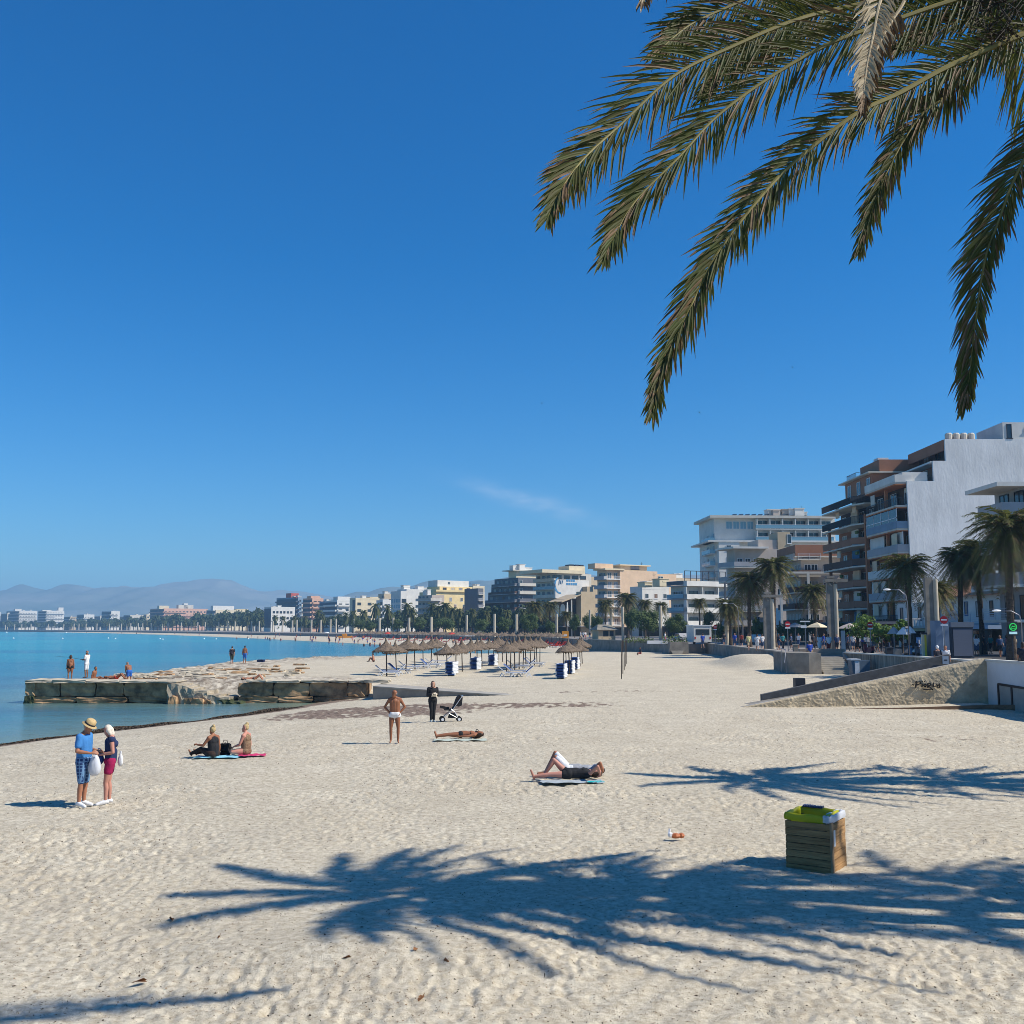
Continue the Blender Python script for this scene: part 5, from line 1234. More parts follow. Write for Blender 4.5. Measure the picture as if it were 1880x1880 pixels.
# 12 --- glass-fronted white block
b = Bld('white block with a blue glazed seaward front and solar tank on the roof', 720, 735, 784, 1085, 545, 22)
zt = b.h; b.mass(0, b.lx(749), 0, b.l, 0, zt, 'white'); b.mass(b.lx(749), b.w, .5, b.l, 0, b.lz(1081), 'white', 'upper_wall')
b.wins(.6, b.lx(748), 1, 4, 3, 5, 2.8, 2.0, frame=DKR); b.wins(.5, b.l-.5, 4, 4, 3, 5, 2.0, 2.0, side='s', glass=GLB); b.roofbits(15, b.lz(1081), b.lx(750), b.w, 2, 8, 'white', 3)
# 13.. far row, simpler but individual
def far(label, x2, x0, x1, yt, D, th, m_, fl, bal='white', seed=0, dark=None, extra=(), name='apartment_building', n=None):
    if D > 1000: D *= 1.16
    b = Bld(label, x2, x0, x1, yt, D, th, name=name); rr = random.Random(seed); zt = b.h
    b.mass(0, b.w, 0, max(8, b.l), 0, zt, m_)
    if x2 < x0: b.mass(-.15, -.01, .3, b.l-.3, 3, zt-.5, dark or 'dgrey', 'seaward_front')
    fh = zt / fl; n = n or max(2, int(b.w/5))
    for k in range(1, fl):
        z = k*fh
        if bal: b.balc('f', .3, b.w*rr.choice([.5, .8, 1.0])-.3, z, 1.4, 'solid', bal, bal)
        if x2 < x0 and bal: b.balc('s', .3, b.l-.3, z, 1.2, 'solid', bal, bal, off=-.16)
        for i in range(n): b.win(.8 + (b.w-2.4)*i/n + .5, z+.35, min(2.6, b.w/n*.55), 1.7, frame=DKR, off=0, sill=False)
    b.parapet(0, b.w, 0, max(8, b.l), zt, m_, .8)
    for (xa_, xb_, yt2, mm_) in extra: b.mass(b.lx(xa_), b.lx(xb_), 1.5, 8, zt, b.lz(yt2), mm_, 'upper_block')
    b.roofbits(seed, zt, 1, b.w-1, 2, 7, 'white', 2)
    return b
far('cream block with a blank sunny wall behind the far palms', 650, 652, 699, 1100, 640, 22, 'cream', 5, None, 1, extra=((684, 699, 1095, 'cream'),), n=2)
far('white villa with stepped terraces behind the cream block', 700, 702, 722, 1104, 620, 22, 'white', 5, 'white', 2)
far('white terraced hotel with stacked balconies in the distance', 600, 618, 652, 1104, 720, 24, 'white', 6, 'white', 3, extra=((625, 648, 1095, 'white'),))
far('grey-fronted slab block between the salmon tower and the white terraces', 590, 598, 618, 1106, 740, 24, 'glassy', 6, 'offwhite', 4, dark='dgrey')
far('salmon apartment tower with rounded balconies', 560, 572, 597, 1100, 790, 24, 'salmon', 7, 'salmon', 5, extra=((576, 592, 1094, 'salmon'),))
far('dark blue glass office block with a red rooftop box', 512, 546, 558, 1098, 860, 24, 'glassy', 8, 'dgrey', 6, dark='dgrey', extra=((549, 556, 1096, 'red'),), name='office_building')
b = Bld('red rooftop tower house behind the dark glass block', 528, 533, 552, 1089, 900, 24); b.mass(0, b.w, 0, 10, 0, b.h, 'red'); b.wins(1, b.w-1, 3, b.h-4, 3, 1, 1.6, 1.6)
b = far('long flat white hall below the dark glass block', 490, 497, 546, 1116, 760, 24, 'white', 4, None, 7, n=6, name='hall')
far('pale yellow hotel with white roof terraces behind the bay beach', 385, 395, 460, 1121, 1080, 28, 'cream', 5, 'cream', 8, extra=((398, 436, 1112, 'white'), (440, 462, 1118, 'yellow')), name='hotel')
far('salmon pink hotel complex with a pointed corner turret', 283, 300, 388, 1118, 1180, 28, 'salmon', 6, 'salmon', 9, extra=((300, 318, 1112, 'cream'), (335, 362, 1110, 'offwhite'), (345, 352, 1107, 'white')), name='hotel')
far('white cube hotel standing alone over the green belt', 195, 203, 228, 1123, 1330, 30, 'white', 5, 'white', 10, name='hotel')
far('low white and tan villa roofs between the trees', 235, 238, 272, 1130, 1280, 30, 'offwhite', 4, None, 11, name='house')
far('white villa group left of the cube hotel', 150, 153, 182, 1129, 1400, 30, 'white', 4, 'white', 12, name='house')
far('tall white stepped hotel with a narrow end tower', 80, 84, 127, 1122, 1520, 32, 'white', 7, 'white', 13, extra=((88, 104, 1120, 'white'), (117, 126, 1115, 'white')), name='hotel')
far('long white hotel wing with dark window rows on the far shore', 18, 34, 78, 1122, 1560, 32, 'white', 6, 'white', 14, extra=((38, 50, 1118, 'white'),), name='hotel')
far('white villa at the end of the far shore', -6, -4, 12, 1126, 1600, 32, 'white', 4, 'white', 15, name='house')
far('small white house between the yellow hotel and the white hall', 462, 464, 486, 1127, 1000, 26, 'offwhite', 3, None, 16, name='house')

for i, (xa, xb, yt, dd_, m_, lb) in enumerate([(12,22,1127,1500,'cream','little cream house beside the villa at the far shore end'),(128,150,1133,1450,'tan','low tan house right of the tall white stepped hotel'),(183,197,1132,1450,'offwhite','narrow pale house left of the cube hotel'),(228,240,1133,1380,'tan','low brownish house right of the cube hotel'),(268,290,1129,1300,'cream','cream house against the salmon hotel'),
      (455,468,1126,1150,'tan','tan house beside the pale yellow hotel'),(480,500,1123,1000,'offwhite','pale house left of the long white hall'),(548,566,1112,900,'tan','tan block behind the dark glass offices'),(600,612,1104,850,'cream','narrow cream block peeping over the slab block'),(640,664,1104,800,'tan','ochre block behind the white terraces'),(690,712,1099,760,'cream','cream block behind the stepped villa'),
      (704,726,1092,700,'tan','tan tower left of the glass-fronted white block'),(770,800,1082,640,'offwhite','pale block between the white and the yellow blocks'),(868,890,1078,600,'cream','cream block right of the yellow one'),(1080,1096,1062,480,'tan','tan block peeping between the emblem hotel and the peach block'),(1196,1228,1078,420,'cream','cream block behind the white annex'),(1228,1290,1064,380,'tan','low tan roofscape behind the white banded house')]):
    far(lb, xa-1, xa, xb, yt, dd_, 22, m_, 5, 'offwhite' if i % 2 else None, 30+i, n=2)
# ------------------------------------------------------------------ concrete columns along the promenade
M_col = mat('column_concrete', (.50,.44,.34), rough=.9, var=.12, scale=1.5, bump=.004)
def column(px, ytop, Yd, r, label, pair=False, beam=False, grp=None):
    p = AT(px, ytop, Yd); t_ = thing('concrete_column', label, 'column', (p.x, p.y, ZP), group=grp); h = p.z - ZP
    m = MB(); m.lathe([(r*1.06,0),(r*1.06,.12),(r,.13),(r,h-.12),(r*.96,h),(0,h)], 20 if Yd < 250 else 8); m.build('shaft', M_col, t_, smooth=False)
    if pair:
        m = MB(); m.box(-r*3.9, -r*1.12, -.1, r*1.4, 0, h+.15); m.build('pier', M_concd, t_)
    if beam:
        m = MB(); m.box(-1.1, 1.2, -.35, .35, h+.2, h+.5); m.box(-.9, -.1, -.25, .25, h+.55, h+.8); m.tube([(0,0,h),(0,0,h+.3)], .07, 6); m.tube([(-.6,-.2,h+.1),(-.5,-.2,h-.2)], .1, 8); m.build('lamp_beam', M_concd, t_)
    return t_
column(1716, 1064, 82, .21, 'big twin concrete column beside the ramp with a small round sticker', pair=True)
column(1533, 1072, 104, .22, 'twin concrete column with floodlight beam at the head of the steps', pair=True, beam=True)
column(1417, 1100, 118, .25, 'twin concrete column rising above the walkers in white', pair=True, beam=True)
column(1333, 1106, 142, .28, 'single column behind the first no-entry sign beside the short palm')
column(1212, 1112, 200, .30, 'tall pale column by the seat slab in front of the round tree')
column(1143, 1114, 205, .28, 'tall pale column beside the kiosk')
column(1122, 1118, 235, .28, 'slimmer pale column just inland of the kiosk roof')
column(1083, 1120, 240, .28, 'dim column half-hidden by trees left of the kiosk')
column(1022, 1127, 255, .32, 'white column beside the orange ticket box')
column(948, 1128, 275, .34, 'grey twin column at the end of the red sunbeds')
column(908, 1127, 290, .36, 'white column in front of the dark terraced block')
column(857, 1129, 320, .36, 'white column standing on a low white slab')
FC = [(792,1133,350),(751,1134,385),(722,1134,400),(697,1135,430),(650,1136,500),(617,1136,530),(607,1137,560),(589,1138,570),(572,1138,600),(545,1138,630),(537,1139,640),(519,1139,660),(501,1140,690),(476,1140,740),(462,1141,770),(432,1141,840),(419,1141,860),(402,1142,900),(377,1142,950),(363,1142,980),(352,1142,1010),(333,1143,1050),(309,1143,1100),(298,1143,1130),(278,1144,1180),(262,1144,1210),(254,1144,1230),(240,1144,1260),(233,1145,1280),(223,1145,1300),(201,1145,1340),(178,1145,1390),(158,1145,1430),(145,1145,1450),(136,1145,1470),(117,1146,1500),(89,1146,1540),(57,1146,1600),(40,1146,1620),(27,1146,1640),(10,1147,1660)]
fcm = None
for i, (a, b, yd) in enumerate(FC):
    p = AT(a, b, yd)
    if fcm is None:
        m = MB(); m.lathe([(1.0,0),(1.0,1),(0,1)], 8); fcm = m.build('concrete_column', M_col); c = fcm
    else: c = fcm.copy(); COL.objects.link(c)
    c.location = (p.x, p.y, ZP); c.scale = (.34 + yd*.0003, .34 + yd*.0003, p.z - ZP)
    tag(c, 'small pale column in the far row along the bay promenade', 'column', 'far columns along the bay promenade')
    if i < 3: tag(c, ['white column beside the palm cluster above the bay beach','pale column next to the bushy dark tree above the bay beach','thin pale column left of the bushy dark tree above the bay beach'][i])
# ------------------------------------------------------------------ straw parasols
M_thatch = mat('thatch', (.16,.12,.085), rough=1, var=.45, scale=9, bump=.06, bscale=22, stretch=(1,1,.35))
M_pole = mat('parasol_pole', (.06,.045,.035), rough=.9, var=.2)
def thatch_mb(seed, fine=True):
    rr = random.Random(seed); m = MB(); n = 22 if fine else 9
    prof = [(1.02,1.80),(1.10,1.86),(.98,1.96),(.72,2.10),(.46,2.26),(.22,2.44),(.10,2.62),(.07,2.72)]
    m.lathe(prof if fine else prof[1::2], n, wob=.2 if fine else .05, seed=seed)
    m.lathe([(1.0,1.82),(.5,2.05),(.05,2.4)], n)
    if fine:
        for i in range(150):      # hanging straw ends
            a = rr.uniform(0, 6.28); r_ = rr.uniform(.85, 1.08); z = 1.86 + (1.08-r_)*.5
            m.add([(r_*math.cos(a-.05), r_*math.sin(a-.05), z), (r_*math.cos(a+.05), r_*math.sin(a+.05), z), ((r_+.08)*math.cos(a), (r_+.08)*math.sin(a), z-rr.uniform(.06,.28))], [(0,1,2)])
        lx_ = rr.uniform(-.3,.3)
        m.tube([(0,0,2.6),(0,0,2.78),(lx_*.4,.0,2.90),(lx_,.02,2.93),(lx_*1.5,0,2.86)], [.08,.06,.045,.03,.01], 6)
    return m
PAR = [(710,1241),(728,1236.5),(745,1232),(762,1229),(777,1225),(791,1221),(803,1217.5),
       (821,1241),(837,1236.5),(849,1233),(863,1229),(876,1226),(885,1224),(896,1221),(905,1218.5),(914,1217),(923,1215.5),
       (930,1234),(937,1232.5),(945,1230.5),(953,1229),(960,1227),(966,1225.5),(974,1223),(981,1221.5),(986,1219.5),(991,1217.5),
       (1046,1238),(1060,1228),(1065,1223),(1069,1218.5)]
rown = ['row nearest the water','second row from the water','third row from the water','landward row by the stacked sunbeds']
rows_ = [0]*7 + [1]*10 + [2]*10 + [3]*4; cnt = [0]*4
pm = MB(); pm.tube([(0,0,-.2),(.01,.01,1.2),(0,0,2.5)], [.055,.045,.04], 7)
thm = []
for i, (a, b) in enumerate(PAR):
    p = PG(a, b); k = cnt[rows_[i]]; cnt[rows_[i]] += 1
    t_ = thing('straw_parasol', f'straw parasol, {ORD(k)} from the near end of the {rown[rows_[i]]}', 'parasol', p, i*.9, group='straw parasols on the beach')
    if i < 4: thm.append(thatch_mb(i).build('thatch', M_thatch, t_)); 
    else: link('thatch', thm[i % 4].data, t_)
    if i == 0: pole0 = pm.build('pole', M_pole, t_)
    else: link('pole', pole0.data, t_)
    s_ = random.Random(i).uniform(.9, 1.04); t_.scale = (s_, s_, s_)
    t_.rotation_euler = (random.Random(i+50).uniform(-.06,.06), random.Random(i+90).uniform(-.06,.06), i*.9)
# one parasol stripped to a flat worn cap, and bare posts
for (a, b, h, lb, cap) in [(1034,1245,2.0,'dark bare parasol post in front of the stacked blue sunbeds',0),(1039,1240,2.1,'post with a flat worn straw cap over the stacked sunbeds',1),(1049,1232,2.6,'tall bare post behind the worn straw cap',0),
                       (1141,1246,2.75,'nearest tall bare pole of the short line standing alone on the open sand',0),(1143.5,1237,2.75,'second bare pole of the line standing alone on the open sand',0),(1146,1230,2.7,'third bare pole of the line standing alone on the open sand',0),(1148,1224,2.7,'fourth bare pole of the line standing alone on the open sand',0),(1150.5,1219,2.6,'farthest bare pole of the line standing alone on the open sand',0)]:
    p = PG(a, b); t_ = thing('bare_post', lb, 'post', p, group='bare posts on the sand')
    m = MB(); m.tube([(0,0,-.2),(.02,0,h*.5),(random.Random(a*7).uniform(-.06,.06),0,h)], [.038,.034,.03], 7); m.build('pole', M_pole, t_)
    if cap: m = MB(); m.lathe([(.85,1.9),(.5,2.15),(.1,2.35),(0,2.36)], 12, wob=.2, seed=4); m.build('thatch', M_thatch, t_)
# ------------------------------------------------------------------ sunbeds
M_wpl = mat('white_plastic', (.72,.74,.76), rough=.4, var=.04); M_blue = mat('blue_sling', (.018,.055,.20), rough=.7, var=.15)
def lounger(t_, back=.5):
    m = MB()
    for y in (-.3, .3):
        m.obox((-.95, y, .32), (.35, y, .32), .05, .06); m.obox((.35, y, .32), (.95, y, .32+back), .05, .06)
        for x in (-.75, .55): m.obox((x-.12, y, 0), (x+.06, y, .3), .05, .05); m.obox((x+.22, y, 0), (x+.04, y, .3), .05, .05)
    m.obox((-.95,-.3,.32),(-.95,.3,.32),.05,.05); m.obox((.95,-.3,.32+back),(.95,.3,.32+back),.05,.05)
    f = m.build('frame', M_wpl, t_)
    m = MB(); m.obox((-.92, 0, .345), (.35, 0, .345), .54, .02); m.obox((.35, 0, .345), (.93, 0, .345+back), .54, .02); s = m.build('sling', M_blue, t_)
    return [f, s]
LG = [(712,1241.5,0),(722,1239,1),(734,1236.5,0),(752,1231,1),(776,1228,0),(790,1226,1),(798,1224,0),(812,1219,1),(889,1221,0),(936,1242,1),(957,1242.5,0),(946,1238,1),(951,1229,0),(965,1226,1),(979,1224,0),(984,1222,1)]
lks = None
for i, (a, b, k) in enumerate(LG):
    p = PG(a, b); rz = R([185, 8, 170][i % 3])
    near_ = ['seaward','middle','landward'][0 if a < 830 else (1 if a < 900 else 2)]
    lb = f'white sunbed with blue sling, {ORD(i if a < 830 else (0 if a < 900 else i-9))} from the near side under the {near_} parasols'
    if lks is None: q = thing('sunbed', lb, 'sunbed', p, rz, group='sunbeds under the parasols'); lks = lounger(q)
    else: q, _ = dup(lks[0].parent, p, rz=rz, label=lb, ks=lks)
SK = [(829,1240,'by the second row of parasols'),(873,1230,'behind the second parasol row'),(905,1222,'farthest in among the parasols'),(1031,1245,'against the dark bare post'),(1046,1237,'behind the worn straw cap'),(1056,1229,'farthest of the landward row')]
sk0 = None
for i, (a, b, where) in enumerate(SK):
    p = PG(a, b)
    for k in range(9):
        lb = f'{ORD(k)} sunbed from the bottom of the stack {where}'
        loc = (p.x, p.y, p.z + .06 + k*.115)
        if sk0 is None:
            q = thing('stacked_sunbed', lb, 'sunbed', loc, R(90), group='stacked sunbeds'); m = MB()
            for y in (-.3,.3): m.obox((-.9,y,.06),(.9,y,.06),.07,.10); m.obox((-.8,y,-.05),(-.8,y,.1),.05,.05)
            m.obox((.9,-.3,.05),(.9,.3,.05),.06,.08); f = m.build('frame', M_wpl, q); m = MB(); m.box(-.93,.85,-.26,.26,.03,.10); s = m.build('sling', M_blue, q); sk0 = [f, s]
        else: q, _ = dup(sk0[0].parent, loc, rz=R(80)+random.Random(i*9+k).uniform(-.05,.05), label=lb, ks=sk0)
# ------------------------------------------------------------------ far beach: straw parasols, red sunbeds
fpar = None; rr = random.Random(8); n_ = 0
def far_parasol(x, y, z, s_=1.0):
    global fpar, n_
    if fpar is None:
        m = thatch_mb(3, False); m.tube([(0,0,0),(0,0,2)], .06, 4, 1); fpar = m.build('straw_parasol', [M_thatch, M_pole]); c = fpar
    else: c = fpar.copy(); COL.objects.link(c)
    c.location = (x, y, z); c.scale = (1.35*s_, 1.35*s_, 1.05*s_); n_ += 1
    return tag(c, 'small straw parasol far along the bay beach behind the water inlet', 'parasol', 'far straw parasols along the bay beach')
for j in range(3):
    for i in range(26):
        px = 655 + i*14.5 + j*5
        if px > 1045: continue
        yd = far_D(px) * (.83 - .055*j); x = AT(px, 1160, yd).x
        far_parasol(x, yd, gz(x, yd))
fb = None; M_red = mat('red_fabric', (.50,.05,.03), rough=.8, var=.2)
for i in range(70):
    px = rr.uniform(640, 1038) if i > 16 else rr.uniform(995, 1032); yd = far_D(px) * rr.uniform(.66, .80); x = AT(px, 1160, yd).x
    if fb is None:
        m = MB(); m.obox((-.9,0,.35),(.3,0,.35),.6,.1); m.obox((.3,0,.35),(.8,0,.95),.6,.1); m.box(-.8,-.7,-.25,.25,0,.3,1); m.box(.2,.3,-.25,.25,0,.3,1); fb = m.build('red_sunbed', [M_red, M_wpl]); c = fb
    else: c = fb.copy(); COL.objects.link(c)
    c.location = (x, yd, gz(x, yd)); c.rotation_euler = (0,0,rr.uniform(-.4,.4)); c.scale = (1.15,)*3
    tag(c, 'small red sunbed on the far bay beach under the straw parasols', 'sunbed', 'red sunbeds on the bay beach')
for i in range(3):
    px, py, h = [(830,1168,2.2),(712,1160,2.1),(600,1160,2)][i]; yd = far_D(px)*.72; p = AT(px, py, yd)
    t_ = thing('beach_umbrella', ['red beach umbrella standing above the far sunbeds','second red umbrella nearer the beach bar','pale umbrella at the far curve of the bay'][i], 'umbrella', (p.x, p.y, gz(p.x, p.y)))
    m = MB(); m.lathe([(1.2,h-.1),(.8,h+.25),(0,h+.45)], 10); m.build('canopy', [M_red, M_red, mat('pale_canvas',(.6,.6,.58))][i], t_); m = MB(); m.tube([(0,0,0),(0,0,h+.5)], .04, 5); m.build('pole', M_pole, t_)
# inflatable yellow boat on the far sand
p = G(634, 1171, .2); t_ = thing('pedal_boat', 'bright orange-yellow pedal boat pulled up on the far sand', 'boat', (p.x, p.y, .15))
m = MB(); m.xzprism([(-3,.3),(-2.2,0),(2.2,0),(3,.4),(2.6,.9),(1,.7),(-2.6,.8)], -.8, .8); m.build('hull', mat('orange_gel', (.75,.30,.02), rough=.4), t_); m = MB(); m.box(-1.2,.6,-.6,.6,.85,1.6); m.tube([(0,0,1.5),(0,0,2.0)],.1,6); m.build('seat', MATS['orange_gel'], t_)
# buoys
by = None
for i, (a, b) in enumerate([(12,1161.5),(25,1172),(115,1172.5),(199,1172),(212,1173),(294,1173),(299,1174),(375,1173),(397,1173.5),(456,1173),(122,1162),(512,1173.5)]):
    p = G(a, b, SEA); s_ = p.y/FPX*3.2
    if by is None:
        m = MB(); m.ball((0,0,.15), 1, 0, 10, (1,1,.8)); m.lathe([(.25,.9),(.2,1.25),(0,1.3)], 8); by = m.build('mooring_buoy', mat('buoy_white',(.8,.8,.78),rough=.4,var=0)); c = by
    else: c = by.copy(); COL.objects.link(c)
    c.location = (p.x, p.y, SEA); c.scale = (s_*.45,)*3
    tag(c, f'{ORD(i if i < 10 else i)} small round mooring buoy on the bay water' if False else 'small round white mooring buoy floating on the bay', 'buoy', 'buoys on the bay water')
# ------------------------------------------------------------------ litter bin
bp = PG(1517, 1602); bn = thing('litter_bin', 'square timber-slatted litter bin with green and white liners on the near sand', 'litter bin', (bp.x - .02, bp.y + .42, bp.z - .05), R(-34)); bn.scale = (1, 1, .92)
M_slat = mat('bin_timber', (.33,.19,.08), rough=.85, var=.45, scale=3, stretch=(.6,.6,6), bump=.006, bscale=14)
WB, HB = .335, .96
m = MB(); rr = random.Random(6)
for k in range(7):
    z0 = .02 + k*.116; j = rr.uniform(-.004, .004)
    m.box(-WB, WB, -WB-.022+j, -WB+j, z0, z0+.106); m.box(-WB, WB, WB-j, WB+.022-j, z0, z0+.106)
    m.box(WB+j, WB+.022+j, -WB-.018, WB+.018, z0, z0+.106); m.box(-WB-.022-j, -WB-j, -WB-.018, WB+.018, z0, z0+.106)
m.build('slats', M_slat, bn, )
m = MB()
for x in (-1, 1):
    for y in (-1, 1):
        m = MB(); m.box(x*(WB-.005)-.05*(x>0), x*(WB-.005)+.05*(x<0), y*(WB-.005)-.05*(y>0), y*(WB-.005)+.05*(y<0), 0, HB-.12); m.build('corner_post', mat('weathered_post',(.34,.22,.12),var=.2), bn)
m = MB()
m.box(WB+.024, WB+.036, -WB-.02, -WB+.035, .02, .86); m.box(WB-.0, WB+.03, -WB-.04, -WB-.024, .02, .86); m.build('edge_trim', MATS['weathered_post'], bn)
m = MB(); m.box(-WB+.01, WB-.01, -WB+.01, WB-.01, .1, .7); m.build('inner_box', MATS['interior_shade'], bn)
m = MB(); m.box(WB+.024, WB+.03, -.30, -.19, .46, .72); m.build('sticker', mat('pale_sticker',(.6,.6,.58),var=0), bn)
def liner(x0, x1, mat_, seed):
    rr = random.Random(seed); m = MB(); n = 46
    P = []
    for i in range(n):
        t_ = i/n*4; e = int(t_); u = t_-e
        c_ = [(x0+(x1-x0)*u, -WB), (x1, -WB+2*WB*u), (x1-(x1-x0)*u, WB), (x0, WB-2*WB*u)][e]; P.append(c_)
    cx, cy = (x0+x1)/2, 0
    rings = []
    for (off, z, w) in ((.026,.845,.003),(.030,.88,.005),(.028,.93,.004),(.018,.958,.006),(-.012,.952,.006),(-.022,.90,.008),(-.03,.74,.01)):
        ring = []
        for i, (x, y) in enumerate(P):
            dx = (1 if x > cx+ (x1-x0)*.49 else (-1 if x < cx-(x1-x0)*.49 else (x-cx)*.6)); dy = (1 if y > WB*.97 else (-1 if y < -WB*.97 else y*.6))
            q = off + w*math.sin(i*2.3+seed+z*9) + rr.uniform(-w,w)*.6
            ring.append((x+dx*q, y+dy*q, z + rr.uniform(-w,w)*.9 + (.006*math.sin(i*.9+seed) if z > .9 else 0)))
        rings.append(ring)
    v = [q for r_ in rings for q in r_]
    m.add(v, [(k*n+i, k*n+(i+1)%n, (k+1)*n+(i+1)%n, (k+1)*n+i) for k in range(len(rings)-1) for i in range(n)])
    return m.build('liner', mat_, bn, smooth=True)
M_lim = mat('lime_plastic', (.52,.50,.02), rough=.35, var=.12, scale=6, trans=(.5,.55,.05,.25)); M_wb = mat('white_plastic_bag', (.72,.74,.78), rough=.35, var=.06, scale=6, trans=(.7,.7,.75,.25))
liner(-WB, .25, M_lim, 1); liner(.25, WB, M_wb, 2)
m = MB(); 
for i in range(24): a = i/23; m.box(-WB + .04 + a*(.3), -WB+.06+a*.3, WB-.05, WB+.05, .955, .972+.02*math.sin(i*2))
m.build('liner_fold', mat('navy_plastic',(.05,.07,.16),rough=.4), bn)
# ------------------------------------------------------------------ signs, lamps, kiosk, vehicles
M_sr = mat('sign_red', (.45,.015,.02), rough=.45, var=0); M_sw = mat('sign_white', (.75,.75,.75), rough=.45, var=0); M_gal = MATS['galvanised']
def no_entry(px, py, Yd, r, label, plate=True):
    p = AT(px, py, Yd); t_ = thing('road_sign', label, 'road sign', (p.x, p.y, ZP)); h = p.z - ZP
    m = MB(); m.tube([(0,.05,0),(0,.05,h+r)], .04, 6); m.build('post', M_gal, t_)
    m = MB(); n = 24
    v = [(r*math.cos(2*math.pi*i/n), y, h + r*math.sin(2*math.pi*i/n)) for y in (0, .02) for i in range(n)]
    m.add(v, [tuple(range(n)), tuple(range(2*n-1, n-1, -1))] + [(i, n+i, n+(i+1)%n, (i+1)%n) for i in range(n)]); m.build('disc', M_sr, t_)
    m = MB(); m.box(-r*.72, r*.72, -.012, -.004, h-r*.17, h+r*.17); m.build('bar', M_sw, t_)
    if plate: m = MB(); m.box(-r*.9, r*.9, -.01, .02, h-r*1.55, h-r*1.05); m.build('plate', M_sw, t_)
no_entry(1446, 1146, 100, .27, 'round red no-entry sign with white plate right of the tall twin column')
no_entry(1597.5, 1147, 92, .26, 'shaded no-entry sign in front of the bright green shrub')
no_entry(1733, 1138, 74, .28, 'big red no-entry sign beside the double column by the ramp')
no_entry(1313, 1151, 130, .25, 'small no-entry sign at the bus shelter', True)
def box_thing(name, label, cat, px, pyb, Yd, parts, rz=0, z=None):
    p = AT(px, pyb, Yd); t_ = thing(name, label, cat, (p.x, p.y, ZP if z is None else z), rz)
    for pn_, mt_, boxes in parts:
        m = MB()
        for q in boxes: m.box(*q)
        m.build(pn_, mt_, t_)
    return t_
M_navy = mat('navy_letters', (.04,.05,.10), rough=.6, var=0)
t_ = box_thing('shop_sign', 'white shop signboard with dark capital letters behind the red no-entry sign', 'sign', 1748, 1140, 88, [('board', mat('sign_board_white',(.42,.45,.50),var=0), [(-.55,.5,0,.08,AT(0,1141,88).z-ZP,AT(0,1122,88).z-ZP)])])
def text(parent, s, loc, size, mt, rot=(math.pi/2,0,0), ext=.008, name='lettering'):
    cu = bpy.data.curves.new('t', 'FONT'); cu.body = s; cu.size = size; cu.extrude = ext; cu.align_x = 'CENTER'; cu.resolution_u = 2
    o = bpy.data.objects.new('t', cu); COL.objects.link(o); dg = bpy.context.evaluated_depsgraph_get(); me = bpy.data.meshes.new_from_object(o.evaluated_get(dg)); bpy.data.objects.remove(o)
    me.name = name; me.materials.clear(); me.materials.append(mt); q = link(name, me, parent, loc); q.rotation_euler = rot; return q
zt_ = AT(0,1131,88).z-ZP
text(t_, 'L NAUTIC', (-.02,-.02,zt_+.02), .26, M_navy)
t_ = thing('pharmacy_sign', 'round glowing green shop emblem above a small lit white panel', 'sign', (AT(1860,1152,72).x, 72, ZP)); zc = AT(0,1151,72).z-ZP
Mg = mat('green_neon', (.02,.3,.06), rough=.5, var=0, emit=(.05,.9,.18,.35)); Mw = mat('lit_white', (.5,.7,.7), rough=.5, var=0, emit=(.45,.8,.85,.3))
m = MB(); n = 20
for i in range(n): a0, a1 = 2*math.pi*i/n, 2*math.pi*(i+1)/n; m.obox((.24*math.cos(a0),0,zc+.24*math.sin(a0)),(.24*math.cos(a1),0,zc+.24*math.sin(a1)),.05,.06)
m.obox((-.12,0,zc-.04),(-.03,0,zc+.07),.05,.04); m.obox((-.03,0,zc+.07),(.02,0,zc+.0),.05,.04); m.obox((.02,0,zc),(.1,0,zc+.07),.05,.04); m.obox((.1,0,zc+.07),(.16,0,zc-.03),.05,.04); m.obox((-.15,0,zc-.11),(.15,0,zc-.11),.05,.03); m.build('emblem', Mg, t_)
m = MB(); m.box(-.27,.27,0,.05,zc-.50,zc-.33); m.build('panel', Mw, t_); m = MB(); m.box(-.35,.35,.06,.12,zc-.6,zc+.38); m.box(-.03,.03,.12,.2,0,zc+.3); m.build('backing', M_dark, t_)
box_thing('utility_cabinet', 'tall pale blue-grey cabinet behind the seated pair', 'cabinet', 1737, 1190, 78, [('body', mat('cabinet_blue',(.15,.20,.28),var=.04,rough=.5), [(-.72,.28,0,1,0,2.9)]), ('seam', WFR, [(-.2,-.17,-.01,0,.1,2.8)])])
box_thing('market_stall', 'closed grey-blue roller-shutter stall behind the utility cabinet', 'stall', 1768, 1190, 80, [('body', mat('stall_grey',(.045,.055,.075),var=.05), [(-.85,.85,0,2,0,2.75)]), ('roof_band', mat('stall_band',(.12,.15,.20),var=0), [(-.9,.9,-.08,2,2.4,2.8)]), ('shutter', mat('shutter',(.10,.12,.17),var=.1,stretch=(.1,.1,12),scale=2), [(-.72,.72,-.04,-.01,.2,2.3)])])
def lamp(px, pyt, Yd, side, label, r=.035):
    p = AT(px, pyt, Yd); t_ = thing('street_lamp', label, 'street lamp', (p.x, p.y, ZP)); h = p.z - ZP
    m = MB(); m.tube([(0,0,0),(0,0,h*.8),(side*.1,0,h*.92),(side*.6,0,h),(side*1.3,0,h+.02)], [r*1.5,r,r,r*.8,r*.7], 8); m.build('post', M_gal, t_, smooth=True)
    m = MB(); m.ball((side*1.55,0,h+.02), .26, 0, 8, (1.2,.6,.35)); m.build('lamp_head', M_sw, t_); return t_
